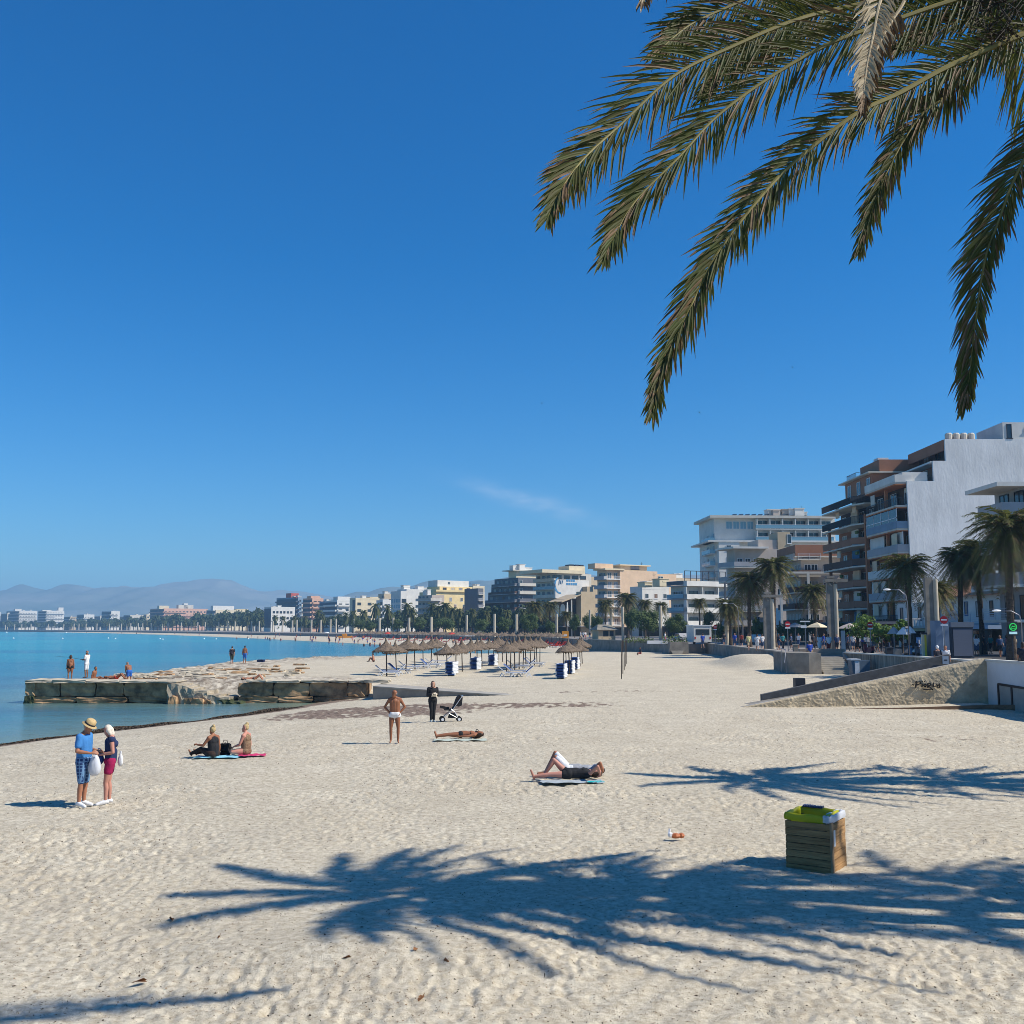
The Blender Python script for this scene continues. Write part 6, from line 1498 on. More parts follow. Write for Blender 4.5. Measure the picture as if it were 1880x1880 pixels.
lamp(1665, 1083, 80, -1, 'curved grey street lamp standing among the shrubs'); lamp(1355, 1108, 125, -1, 'curved street lamp between the two palms'); lamp(1874, 1122, 66, -1, 'slim lamp post at the edge of the picture by the green emblem')
lamp(952, 1117, 262, 1, 'far curved lamp post over the promenade beside the grey twin column')
# direction post, info totem, small bins
t_ = box_thing('signpost', 'grey signpost with two white arrow boards in front of the shops', 'signpost', 1480, 1190, 96, [('post', M_gal, [(-.04,.04,0,.08,0,3.0)]), ('arrow_board', M_sw, [(-.5,.45,-.03,0,2.9,3.02)]), ('arrow_board', M_sw, [(-.42,.1,-.03,0,2.35,2.6)])])
box_thing('info_totem', 'slim blue-grey information totem beyond the seated blue figure', 'totem', 1549, 1190, 98, [('body', mat('totem_blue',(.10,.18,.28),rough=.4,var=0), [(-.18,.18,0,.15,0,2.1)])])
box_thing('stone_bollard', 'pale square stone block by the parked scooters', 'bollard', 1649, 1205, 84, [('block', M_conc, [(-.45,.35,0,.5,0,.62)])])
box_thing('litter_bin', 'dark round-topped street bin behind the streaked wall', 'litter bin', 1634, 1205, 82, [('body', M_dark, [(-.22,.26,0,.4,0,.75)]), ('lid', MATS['stall_grey'], [(-.28,.32,-.04,.44,.76,.84)])])
box_thing('litter_bin', 'grey street bin beneath the first no-entry sign', 'litter bin', 1461, 1190, 100, [('body', M_concd, [(-.2,.25,0,.4,0,.7)]), ('lid', M_conc, [(-.24,.3,-.04,.44,.705,.8)])])
tt = box_thing('yellow_post', 'yellow and white painted post beside the double column', 'post', 1699, 1205, 79, [('shaft', mat('post_cream',(.62,.56,.40),var=.1), [(-.2,.13,0,.2,0,1.85)]), ('stripe', mat('post_yellow',(.65,.5,.05),var=0), [(-.02,.14,-.01,-.002,.1,1.8)]), ('cap', M_dark, [(-.25,.2,-.05,.25,1.86,2.0)])])
box_thing('advert_panel', 'blue advertising panel with a big white letter by the scooters', 'panel', 1692, 1200, 83, [('panel', mat('advert_blue',(.08,.22,.48),rough=.4,var=0), [(-.35,.3,0,.1,.25,1.6)]), ('letter', M_sw, [(-.2,.12,-.02,-.003,.95,1.05),(-.2,-.1,-.02,-.003,.55,1.4),(.03,.12,-.021,-.004,.55,.94)])])
# sun umbrellas of a terrace
def canopy_umb(px, py, Yd, w, label, mt=None):
    p = AT(px, py, Yd); t_ = thing('terrace_umbrella', label, 'umbrella', (p.x, p.y, ZP)); h = p.z - ZP
    m = MB(); m.lathe([(w,h-.12),(w*.6,h+.18),(0,h+.5)], 4); m.build('canopy', mt or M_sw, t_); m = MB(); m.tube([(0,0,0),(0,0,h+.5)], .04, 6); m.build('pole', M_gal, t_)
canopy_umb(1659, 1162, 84, .62, 'small white terrace umbrella over the scooters'); canopy_umb(1671, 1160, 87, .5, 'second white terrace umbrella close behind the first'); canopy_umb(1641, 1161, 88, .6, 'grey-white low terrace umbrella beside the reddish shrub', WAL['grey'])
canopy_umb(1500, 1150, 125, 1.4, 'cream terrace umbrella in front of the brown house', WAL['cream']); canopy_umb(1460, 1150, 135, 1.4, 'shaded terrace umbrella beneath the shaggy palm', WAL['grey']); canopy_umb(1560, 1152, 118, 1.5, 'wide beige terrace umbrella behind the totem', WAL['beige'])
# scooters
M_tyre = mat('tyre', (.015,.015,.016), rough=.9, var=0)
def scooter(px, Yd, rz, col, label):
    p = AT(px, 1190, Yd); t_ = thing('scooter', label, 'scooter', (p.x, p.y, ZP), rz)
    m = MB(); m.xzprism([(-.75,.42),(-.6,.75),(-.1,.72),(.05,.42),(.4,.34),(.55,.95),(.66,.92),(.62,.28),(-.1,.22),(-.55,.25)], -.14, .14); m.build('body', col, t_)
    m = MB(); m.box(-.72,-.05,-.13,.13,.76,.84); m.build('seat', M_dark, t_)
    for x in (-.58, .72):
        m = MB(); m.tube([(x,-.05,.24),(x,.05,.24)], .24, 14); m.build('wheel', M_tyre, t_)
    m = MB(); m.obox((.56,-.3,1.06),(.56,.3,1.06),.04,.04); m.box(.52,.66,-.1,.1,.93,1.15); m.build('handlebar', M_dark, t_)
    m = MB(); m.ball((.67,0,1.0),.06,0,8); m.build('headlight', M_sw, t_)
scooter(1663, 82, R(70), WAL['dgrey'], 'dark scooter parked under the white terrace umbrella'); scooter(1674, 83.5, R(80), WAL['blue'], 'blue scooter parked in the middle of the row'); scooter(1684, 82, R(75), WAL['dgrey'], 'black scooter nearest the blue advertising panel')
scooter(1595, 90, R(100), mat('scooter_red',(.3,.03,.03),rough=.3,var=0), 'red scooter behind the shaded no-entry sign')
# kiosk
kp = AT(1116, 1165, 205); t_ = thing('kiosk', 'small beach kiosk with grey tiled roof and sunlit side on the sea wall', 'kiosk', (kp.x, 205, ZP-.2), R(16))
m = MB(); m.box(-2,1.6,0,3.5,0,2.3); m.box(-1.2,1.4,-.06,-.003,.0,.9); m.build('wall', WAL['tan'], t_)
m = MB(); m.add([(-2.5,-.6,2.25),(2.1,-.6,2.25),(2.1,4.1,2.25),(-2.5,4.1,2.25),(-1.5,1.7,3.3),(1.1,1.7,3.3)], [(0,1,5,4),(1,2,5),(2,3,4,5),(3,0,4),(0,3,2,1)]); m.build('roof', mat('grey_tiles',(.22,.20,.16),var=.3,scale=3), t_)
m = MB(); m.box(-1.0,.1,-.05,.0,1.0,2.0); m.box(.4,1.2,-.05,.0,1.0,2.0); m.build('window', GLS, t_)
box_thing('ticket_box', 'bright orange ticket box beside the white column', 'box', 1038, 1163, 250, [('body', MATS['orange_gel'], [(-.8,.8,0,1,0,1.7)]), ('panel', M_sw, [(-.4,.4,-.03,-.005,.5,.9)])])
box_thing('seat_slab', 'low white concrete slab seat at the foot of the tall column', 'seat', 1209, 1170, 150, [('slab', M_sw, [(-1.6,1.6,0,.8,.1,.55)])], z=ZP)
box_thing('seat_slab', 'low white slab beneath the far white column above the red sunbeds', 'seat', 857, 1165, 310, [('slab', M_sw, [(-2.3,2.3,0,.8,0,.6)])])
# bus shelter / van
vt = thing('delivery_van', 'white box van parked behind the promenade by the small no-entry sign', 'van', (AT(1290,1160,150).x, 150, ZP), R(4))
m = MB(); m.box(-1.3,1.3,0,4.5,.35,2.7); m.build('body', WAL['white'], vt); m = MB(); m.box(-1.0,1.0,-.03,0,1.4,2.2); m.build('rear_window', GLS, vt)
for x in (-1.2, 1.0):
    m = MB(); m.tube([(x,.8,.36),(x+.25,.8,.36)], .36, 12); m.build('wheel', M_tyre, vt)
m = MB(); m.box(-1.4,1.4,-.1,4.6,2.703,2.8); m.build('roof', M_sw, vt)
for i in range(2):
    m = MB(); m.box([-1.2,1.0][i],[-1.0,1.2][i],-.035,-.002,.8,1.1); m.build('tail_light', M_red, vt)
# parked car dim in the street
def car(px, Yd, rz, col, label):
    p = AT(px, 1180, Yd); t_ = thing('parked_car', label, 'car', (p.x, p.y, ZP), rz)
    m = MB(); m.xzprism([(-2.1,.35),(2.1,.35),(2.15,.75),(1.3,.9),(.7,1.4),(-1.2,1.45),(-1.9,.95),(-2.15,.8)], -.82, .82); m.build('body', col, t_)
    m = MB(); m.xzprism([(1.15,.93),(.65,1.34),(-1.15,1.38),(-1.7,.98)], -.835, .835); m.build('windows_glass', GLS, t_)
    for x in (-1.3, 1.3):
        for y in (-.84, .66): m = MB(); m.tube([(x,y,.32),(x,y+.18,.32)], .32, 12); m.build('wheel', M_tyre, t_)
car(1575, 120, R(95), WAL['dgrey'], 'dark car parked behind the green shrubs'); car(1385, 150, R(92), WAL['white'], 'white car parked beyond the walkers'); car(1250, 190, R(100), WAL['grey'], 'silver car parked behind the round trees')
# hedges
def hedge(pxa, pxb, Yd, h, label, seed):
    a, b = AT(pxa, 1160, Yd), AT(pxb, 1160, Yd); t_ = thing('hedge', label, 'hedge', ((a.x+b.x)/2, Yd, ZP)); rr = random.Random(seed); m = MB(); w = b.x-a.x
    for i in range(int(w*60)):
        p = Vector((rr.uniform(-w/2, w/2), rr.uniform(-.5,.5), rr.random()**.6*h*(.8+.3*math.sin(i)))); u = Vector((rr.gauss(0,1),rr.gauss(0,1),rr.gauss(0,1))).normalized(); v = u.orthogonal().normalized()
        m.add([p-u*.16,p+v*.09,p+u*.16,p-v*.09],[(0,1,2,3)])
    m.build('foliage', M_tam, t_)
hedge(1145, 1200, 165, .9, 'low clipped hedge behind the sea wall left of the tall column', 1); hedge(1216, 1262, 150, 1.2, 'scrubby hedge between the column and the van', 2); hedge(870, 900, 300, 1.6, 'dark hedge below the dark terraced block', 3); hedge(955, 1030, 262, 1.4, 'long low hedge behind the bay beach', 4); hedge(1262, 1325, 175, 2.2, 'leafy planting before the white banded house', 5)
# birds
for i, (a, b) in enumerate([(995,740),(1284,757),(1455,674)]):
    p = AT(a, b, 60); m = MB(); s_ = .16
    m.ball((0,0,0), .035, 0, 6, (1,2.2,1)); m.add([(-.02,0,.01),(-s_,.03,.07),(-.03,-.04,.01)],[(0,1,2)]); m.add([(.02,0,.01),(s_,.02,.09),(.03,-.04,.01)],[(0,1,2)])
    o = m.build('bird', M_dark, None, p); tag(o, ['tiny dark bird high over the middle of the bay','tiny dark bird flying just below the long frond tip','tiny dark bird between the long frond and the hanging frond'][i], 'bird')
# ------------------------------------------------------------------ litter, leaves and weed bits on the sand
M_lf = mat('dry_leaf', (.22,.10,.04), rough=.8, var=.4)
for i, (a, b, s_, lb) in enumerate([(635,1763,.06,'small curled brown leaf on the near sand'),(773,1836,.08,'long dry brown leaf near the raked track'),(820,1770,.045,'tiny brown leaf midway along the near sand'),(765,1748,.05,'brown leaf just below the big palm shadow'),(315,1690,.07,'dark dry leaf at the tips of the palm shadow'),(255,1806,.08,'pale brown leaf near the lowest shadow tip'),(402,1724,.04,'small brown leaf under the shadow tip')]):
    p = PG(a, b); m = MB(); m.add([(-s_,0,.01),(-s_*.3,-s_*.4,.03),(s_*.6,-s_*.3,.025),(s_,0,.01),(s_*.6,s_*.35,.03),(-s_*.3,s_*.4,.02)],[(0,1,2,3,4,5)]); m.add([(-s_,0,.012),(-s_*.3,-s_*.4,.032),(s_*.6,-s_*.3,.06),(s_,0,.03)],[(0,1,2,3)])
    o = m.build('dry_leaf', M_lf, None, (p.x, p.y, p.z+.002)); o.rotation_euler = (0,0,i*1.3); tag(o, lb, 'leaf')
p = PG(1241, 1541); m = MB(); m.ball((0,0,.05),.07,0,8,(1.3,1,.7)); m.ball((.1,.02,.05),.06,0,8,(1,1,.8)); m.ball((-.1,0,.07),.05,1,7); m.obox((-.12,0,.05),(-.1,.05,.16),.03,.03,1)
tag(m.build('paper_litter', [mat('orange_wrapper',(.45,.14,.05),rough=.5), M_sw], None, (p.x,p.y,p.z+.01)), 'crumpled orange and white food wrapper on the sand left of the bin', 'litter')
rr = random.Random(77); m = MB()
for i in range(4200):
    py = 1310 + 570 * rr.random() ** 1.7; px = rr.uniform(-40, 1920); p = G(px, py, .24)
    if px < 350 and py < 1372 + px*-.1: continue
    x, y = p.x, p.y; s_ = rr.uniform(.007, .015)*(1.5 if py < 1480 else 1) * (1.6 if rr.random() < .07 else 1); a = rr.uniform(0, 6.28)
    m.v += [(x+s_*math.cos(a), y+s_*math.sin(a), 0), (x-s_*.3*math.sin(a), y+s_*.3*math.cos(a), .012), (x-s_*math.cos(a), y-s_*math.sin(a), .004), (x+s_*.3*math.sin(a), y-s_*.3*math.cos(a), .0)]
    k = len(m.v)-4; m.f.append((k,k+1,k+2,k+3)); m.m.append(0 if rr.random() < .7 else 1)
A_ = np.array(m.v); zz = ground(A_[:,0], A_[:,1]) + A_[:,2]
# rest them on the displaced sand
ri = np.clip(np.searchsorted(np.array(rows), A_[:,1]) , 1, len(rows)-1); ci = np.clip(np.searchsorted(np.degrees(np.arctan2(A_[:,0], A_[:,1])), 0)*0 + np.searchsorted(ang, np.degrees(np.arctan2(A_[:,0], A_[:,1]))), 1, len(ang)-1)
zz = np.maximum(GZ[ri, ci], GZ[ri-1, ci-1]) + A_[:,2] + .002
m.v = [(a, b, c) for a, b, c in zip(A_[:,0], A_[:,1], zz)]
tag(m.build('debris', [mat('weed_bits',(.06,.04,.028),rough=1,var=0), mat('pale_bits',(.25,.17,.10),rough=1,var=0)]), 'scattered dark bits of dried seagrass over the sand', 'debris', kind='stuff')
# seagrass bank along the waterline: a tangle with real height
m = MB(); pts = [gp(-60,1384),gp(0,1371),gp(130,1354),gp(200,1346),gp(300,1334),gp(430,1319),gp(500,1308),gp(550,1300)]
for i in range(9000):
    t_ = rr.random()*(len(pts)-1); k = int(t_); u = t_-k; x = pts[k][0]*(1-u)+pts[k+1][0]*u; y = pts[k][1]*(1-u)+pts[k+1][1]*u
    q = rr.gauss(0,.30); y -= q + .22; x += rr.gauss(0,.1); hz_ = max(0,.08*math.exp(-(q/.33)**2)*(1+.8*math.sin(x*1.7)+.5*math.sin(x*4.1)))
    z = max(gz_s(x,y) if False else 0, 0); s_ = rr.uniform(.04,.14); a = rr.uniform(0,6.28); 
    m.v += [(x+s_*math.cos(a),y+s_*math.sin(a),hz_*rr.random()),(x-.02*math.sin(a),y+.02*math.cos(a),hz_+.03),(x-s_*math.cos(a),y-s_*math.sin(a),hz_*rr.random()),(x+.02*math.sin(a),y-.02*math.cos(a),hz_+.01)]; k = len(m.v)-4; m.f.append((k,k+1,k+2,k+3)); m.m.append(0)
A_ = np.array(m.v); zz = ground(A_[:,0], A_[:,1]) + A_[:,2]; m.v = [(a,b,c+.01) for a,b,c in zip(A_[:,0],A_[:,1],zz)]
tag(m.build('seagrass', mat('dark_seagrass',(.085,.062,.042),rough=.9,var=.4)), 'dark bank of washed-up seagrass along the near waterline', 'seagrass', kind='stuff')

# ------------------------------------------------------------------ people
SK1 = mat('skin_tanned', (.27,.11,.055), rough=.55, var=.1, scale=5); SK2 = mat('skin_light', (.46,.25,.17), rough=.55, var=.08, scale=5); SK3 = mat('skin_sunned', (.37,.16,.09), rough=.5, var=.1, scale=5); SK4 = mat('skin_pink', (.47,.22,.16), rough=.55, var=.08, scale=5)
def fab(name, c, **k): k.setdefault('bump', .02); k.setdefault('bscale', 9); return mat('cloth_' + name, c, rough=.9, var=k.pop('var', .12), scale=14, **k)
def capsule(p0, r0, p1, r1, n=14, k=5):
    """closed tapered capsule as (verts, faces)"""
    p0, p1 = Vector(p0), Vector(p1); d = p1 - p0
    d = d.normalized() if d.length > 1e-5 else V3(0,0,1)
    u = d.orthogonal().normalized(); w = d.cross(u); prof = []
    for i in range(1, k+1): t = math.pi/2*i/k; prof.append((p0 - d*r0*math.cos(t), r0*math.sin(t)))
    for i in range(0, k): t = math.pi/2*i/k; prof.append((p1 + d*r1*math.sin(t), r1*math.cos(t)))
    v = [p0 - d*r0]; 
    for c, r_ in prof: v += [c + (u*math.cos(2*math.pi*j/n) + w*math.sin(2*math.pi*j/n))*r_ for j in range(n)]
    v.append(p1 + d*r1); m = len(prof); L = len(v)-1
    f = [(0, 1+(j+1)%n, 1+j) for j in range(n)]
    for i in range(m-1): f += [(1+i*n+j, 1+i*n+(j+1)%n, 1+(i+1)*n+(j+1)%n, 1+(i+1)*n+j) for j in range(n)]
    f += [(1+(m-1)*n+j, 1+(m-1)*n+(j+1)%n, L) for j in range(n)]
    return v, f
V3 = lambda *a: Vector(a)
def blob(name, caps, mt, parent, voxel=.012, smooth=3):
    me = bpy.data.meshes.new('tmp'); acc = MB()
    for (p0, r0, p1, r1) in caps: acc.add(*capsule(p0, r0, p1, r1))
    me.from_pydata(acc.v, [], acc.f); me.update()
    o = bpy.data.objects.new('tmp', me); COL.objects.link(o)
    md = o.modifiers.new('r', 'REMESH'); md.mode = 'VOXEL'; md.voxel_size = voxel; md.use_smooth_shade = True
    if smooth: ms = o.modifiers.new('s', 'SMOOTH'); ms.factor = .5; ms.iterations = smooth
    dg = bpy.context.evaluated_depsgraph_get(); m2 = bpy.data.meshes.new_from_object(o.evaluated_get(dg))
    bpy.data.objects.remove(o); bpy.data.meshes.remove(me); m2.name = name; m2.materials.clear(); m2.materials.append(mt)
    return link(name, m2, parent)
V3 = lambda *a: Vector(a)
def stand(hip=.92, sway=0, bend=0, look=0, spread=.1):
    """joints of an upright figure facing +y, 1.75 m"""
    J = dict(pelvis=V3(0,0,.95), spine=V3(0,.005,1.14), chest=V3(0,.0,1.34), neck=V3(0,-.01,1.49), head=V3(0,.02,1.62))
    for s, k in ((-1,'L'),(1,'R')):
        J['sh'+k] = V3(.175*s,-.01,1.42); J['el'+k] = V3(.225*s,-.02,1.14); J['wr'+k] = V3(.235*s,.05,.90); J['ha'+k] = V3(.235*s,.08,.82)
        J['hp'+k] = V3(.085*s,0,.90); J['kn'+k] = V3(spread*s,.015,.49); J['an'+k] = V3(spread*s,-.015,.08); J['to'+k] = V3((spread+.02)*s,.15,.03)
    J['face'] = V3(0,1,-.1).normalized(); J['up'] = V3(0,0,1); J['fin'] = {'L': V3(0,.1,-1), 'R': V3(0,.1,-1)}
    return J
def bend(J, a):
    """lean everything above the pelvis forward by a degrees"""
    M = Matrix.Rotation(R(-a), 3, 'X'); c = J['pelvis']
    for k in ('spine','chest','neck','head','shL','shR','elL','elR','wrL','wrR','haL','haR'): J[k] = c + M @ (J[k]-c)
    J['face'] = M @ J['face']; J['up'] = M @ J['up']; return J
def bodycaps(J, fat=1.0, fem=False, fingers=True):
    c = {}; F = fat; sw = J['shR'] - J['shL']; hw = J['hpR'] - J['hpL']; us = sw.normalized(); uh = hw.normalized()
    fw = (J['chest']-J['pelvis']).cross(us).normalized() * -1      # front direction
    if fw.dot(J.get('front', fw)) < 0: fw = -fw
    hipw = .075 if fem else .06
    c['pelvis'] = [(J['pelvis']-uh*hipw, .105*F, J['pelvis']+uh*hipw, .105*F), (J['hpL'], .095*F, J['hpR'], .095*F), (J['pelvis']-uh*.07-fw*.03-V3(0,0,0), .09*F, J['pelvis']+uh*.07-fw*.03, .09*F)]
    c['belly'] = [(J['pelvis']-uh*.05, .10*F, J['spine']-us*.055, .10*F), (J['pelvis']+uh*.05, .10*F, J['spine']+us*.055, .10*F), (J['pelvis']+fw*.03*F, .09*F, J['spine']+fw*.035*F, .10*F)]
    c['chest'] = [(J['spine']-us*.055, .10*F, J['chest']-us*.075, .105), (J['spine']+us*.055, .10*F, J['chest']+us*.075, .105), (J['spine'], .104*F, J['chest']+J['up']*.02, .112), (J['pelvis'], .102*F, J['spine'], .104*F)]
    if fem: c['chest'] += [(J['chest']-us*.075+fw*.065-J['up']*.03, .062, J['chest']-us*.07, .07), (J['chest']+us*.075+fw*.065-J['up']*.03, .062, J['chest']+us*.07, .07)]
    c['shoulder'] = [(J['chest']-us*.07, .095, J['shL'], .062), (J['chest']+us*.07, .095, J['shR'], .062), (J['shL'], .058, J['neck'], .052), (J['shR'], .058, J['neck'], .052)]
    c['neck'] = [(J['neck'], .056, J['head']-J['up']*.05, .052)]
    h, f, u = J['head'], J['face'], J['up']; sd = f.cross(u).normalized()
    c['head'] = [(h+u*.045-f*.015, .088, h-u*.045+f*.028, .058), (h+u*.03-f*.03, .085, h+u*.0-f*.01, .075), (h+f*.088-u*.012, .012, h+f*.082+u*.022, .008), (h+f*.075-u*.055, .018, h+f*.06-u*.075, .025),
                 (h+sd*.082-u*.01, .012, h+sd*.084+u*.02, .014), (h-sd*.082-u*.01, .012, h-sd*.084+u*.02, .014)]
    for k in 'LR':
        c['ua'+k] = [(J['sh'+k], .055, J['el'+k], .038)]
        c['fa'+k] = [(J['el'+k], .038, J['el'+k].lerp(J['wr'+k], .3), .041), (J['el'+k].lerp(J['wr'+k], .3), .041, J['wr'+k], .026)]
        hd = (J['ha'+k]-J['wr'+k]).normalized(); fd = J['fin'][k].normalized(); side = hd.cross(V3(0,1,.3)).normalized()
        c['hand'+k] = [(J['wr'+k], .026, J['ha'+k]-side*.022, .018), (J['wr'+k], .026, J['ha'+k]+side*.022, .018)]
        if fingers:
            for i, (o_, l_) in enumerate(((-.033,.062),(-.011,.074),(.011,.07),(.033,.052))):
                a0 = J['ha'+k]+side*o_; a1 = a0 + (hd*.5+fd*.5).normalized()*l_*.5; a2 = a1 + fd*l_*.5; c['hand'+k] += [(a0, .0105, a1, .0095), (a1, .0095, a2, .0075)]
            t0 = J['wr'+k].lerp(J['ha'+k], .4)-side*.025; c['hand'+k] += [(t0, .013, t0-side*.03+hd*.03, .011), (t0-side*.03+hd*.03, .011, t0-side*.03+hd*.06+fd*.01, .009)]
        fz = .082*F if not fem else .088*F
        c['th'+k] = [(J['hp'+k], fz+.008, J['hp'+k].lerp(J['kn'+k], .5), fz-.012), (J['hp'+k].lerp(J['kn'+k], .5), fz-.012, J['kn'+k], .052)]
        kb = J['kn'+k].lerp(J['an'+k], .3); bk = (J['kn'+k]-J['to'+k]); bk = V3(bk.x, bk.y, 0).normalized() if V3(bk.x,bk.y,0).length > .05 else V3(0,-1,0)
        c['ca'+k] = [(J['kn'+k], .052, kb+bk*.012, .054), (kb+bk*.012, .054, J['an'+k], .034)]
        c['ft'+k] = [(J['an'+k]-bk*0, .034, J['an'+k]+(J['an'+k]-J['to'+k])*.22-V3(0,0,.02), .03), (J['an'+k], .034, J['to'+k], .024), (J['an'+k]+(J['an'+k]-J['to'+k])*.22-V3(0,0,.02), .03, J['to'+k], .026)]
    return c
def clip_caps(caps, f):
    """shorten a chain of capsules to fraction f of its whole length"""
    L = [(Vector(c[2])-Vector(c[0])).length for c in caps]; T = sum(L)*f; out = []
    for c, l in zip(caps, L):
        if T <= 0: break
        u = min(1, T/max(l,1e-6)); out.append((c[0], c[1], Vector(c[0]).lerp(Vector(c[2]), u), c[1]+(c[3]-c[1])*u)); T -= l
    return out
def infl(caps, d): return [(c[0], c[1]+d, c[2], c[3]+d) for c in caps]
def person(label, loc, face_deg, J, skin, clothes=(), hair=None, fat=1.0, fem=False, scale=1.0, voxel=.013, fingers=True, group=None):
    t_ = thing('person', label, 'person', loc, R(face_deg - 90), group=group); t_.scale = (scale,)*3
    c = bodycaps(J, fat, fem, fingers); allc = [q for k in c for q in c[k]]
    blob('body', allc, skin, t_, voxel)
    h, f, u = J['head'], J['face'], J['up']; sd = f.cross(u).normalized()
    if hair:
        st_, mt_ = hair; hc = [(h+u*.055-f*.03, .086, h+u*.02-f*.033, .084)]
        if st_ == 'ring': hc = [(h+sd*.07-f*.03-u*.0, .03, h-f*.095-u*.01, .03), (h-sd*.07-f*.03, .03, h-f*.095-u*.01, .03)]
        if st_ in ('bob','long'): hc += [(h+u*.0-f*.05, .078, h-u*.09-f*.045, .06), (h+sd*.05+u*.02-f*.02, .055, h+sd*.055-u*.07-f*.02, .04), (h-sd*.05+u*.02-f*.02, .055, h-sd*.055-u*.07-f*.02, .04)]
        if st_ == 'long': hc += [(h-u*.08-f*.05, .06, h-u*.26-f*.06, .055)]
        if st_ == 'bun': hc += [(h+u*.13-f*.07, .05, h+u*.12-f*.08, .045)]
        if st_ == 'pony': hc += [(h-f*.10+u*.05, .04, h-f*.13-u*.10, .025)]
        blob('hair', hc, mt_, t_, voxel*.9, 1)
    for (nm, kind, mt_, *arg) in clothes:
        a = arg[0] if arg else None; q = []
        if kind in ('tee','vest','shirt'):
            q = c['belly'] + c['chest'] + c['shoulder'][:2] + clip_caps([c['pelvis'][0]], 1) + c['pelvis'][1:2]
            if kind != 'vest':
                for k in 'LR': q += infl(clip_caps(c['ua'+k], .62 if kind == 'tee' else 1), .008); 
                if kind == 'shirt':
                    for k in 'LR': q += infl(c['fa'+k], .008)
            q = infl(q, .014)
        elif kind in ('shorts','trousers','brief'):
            q = list(c['pelvis'])
            if kind != 'brief':
                for k in 'LR': q += clip_caps(c['th'+k], 1 if kind == 'trousers' else (a or .65))
                if kind == 'trousers':
                    for k in 'LR': q += c['ca'+k]
            q = infl(q, .010 if kind == 'brief' else .016)
        elif kind == 'suit':
            q = infl(c['pelvis'] + c['belly'] + c['chest'], .008)
        elif kind == 'bra': q = infl([c['chest'][0][:2] + (c['chest'][0][2], c['chest'][0][3])][0:0] + [(J['chest']-(J['shR']-J['shL']).normalized()*.07-J['up']*.04, .100, J['chest']+(J['shR']-J['shL']).normalized()*.07-J['up']*.04, .100)], .010)
        elif kind == 'shoes': q = infl(c['ftL'] + c['ftR'], .012)
        elif kind == 'gloves': q = infl(c['handL'], .004)
        if q: blob(nm, q, mt_, t_, voxel, 2)
    return t_
WHT = fab('white', (.72,.72,.72), var=.05); BLK = fab('black', (.018,.018,.02)); NVY = fab('navy', (.018,.03,.085))
BLD = mat('hair_blonde', (.45,.33,.16), rough=.7, var=.4, scale=30, bump=.03, bscale=22); WHH = mat('hair_white', (.65,.58,.48), rough=.7, var=.2, scale=30); BRH = mat('hair_brown', (.05,.03,.02), rough=.6, var=.2, scale=30); GRH = mat('hair_grey', (.3,.29,.27), rough=.7, var=.2, scale=30)
# plaid cotton
PLD = mat('cloth_plaid', (.02,.05,.14), rough=.9, var=0); tt = PLD.node_tree
co = tt.nodes.new('ShaderNodeTexCoord').outputs['Object']; sp = tt.nodes.new('ShaderNodeSeparateXYZ'); tt.links.new(co, sp.inputs[0])
def stripes(ax, fr): return smath(tt, 'GREATER_THAN', smath(tt, 'SINE', smath(tt, 'MULTIPLY', ax, fr)), .72)
g_ = smath(tt, 'MAXIMUM', smath(tt, 'MAXIMUM', stripes(sp.outputs['X'], 90), stripes(sp.outputs['Z'], 90)), stripes(sp.outputs['Y'], 90))
tt.links.new(mixc(tt, g_, (.018,.045,.14), (.13,.25,.42)), tt.nodes['Principled BSDF'].inputs['Base Color'])
LEO = mat('cloth_leopard', (.10,.06,.035), rough=.9, var=.8, scale=26, col2=(.30,.20,.12))
# man in the straw hat
J = stand(spread=.09); J['head'] += V3(0,.05,-.03); J['face'] = V3(.1,.82,-.6).normalized(); J['up'] = V3(0,.5,.85).normalized()
for k, s in (('L',-1),('R',1)):
    J['el'+k] = V3(.24*s,-.02,1.14); J['wr'+k] = V3(.17*s,.24,1.10); J['ha'+k] = V3(.13*s,.32,1.11); J['fin'][k] = V3(-.4*s,.6,-.4)
J['toR'] += V3(.04,0,0)
p = PG(150, 1481); hm = person('man in straw hat, blue T-shirt and blue plaid shorts looking into a bag', p, -8, J, SK3, [('tshirt','tee',fab('blue',(.05,.20,.48),var=.06)),('shorts','shorts',PLD,.92),('shoes','shoes',WHT)], hair=('cap', GRH), fat=1.12, scale=1.03, voxel=.010)
h, u = J['head'], J['up']; m = MB(); m.lathe([(0,.135),(.07,.13),(.10,.105),(.108,.05),(.112,.02),(.158,.0),(.160,-.008),(.105,.008)], 24)
m.lathe([(.1125,.052),(.1155,.05),(.1155,.02),(.1125,.018)], 24, 1)
M_ = u.to_track_quat('Z', 'Y').to_matrix(); m.v = [tuple(M_ @ Vector(v) + h + u*.062 - J['face']*.015) for v in m.v]; m.build('straw_hat', [mat('straw',(.50,.36,.17),var=.2,scale=40), M_dark], hm, smooth=True)
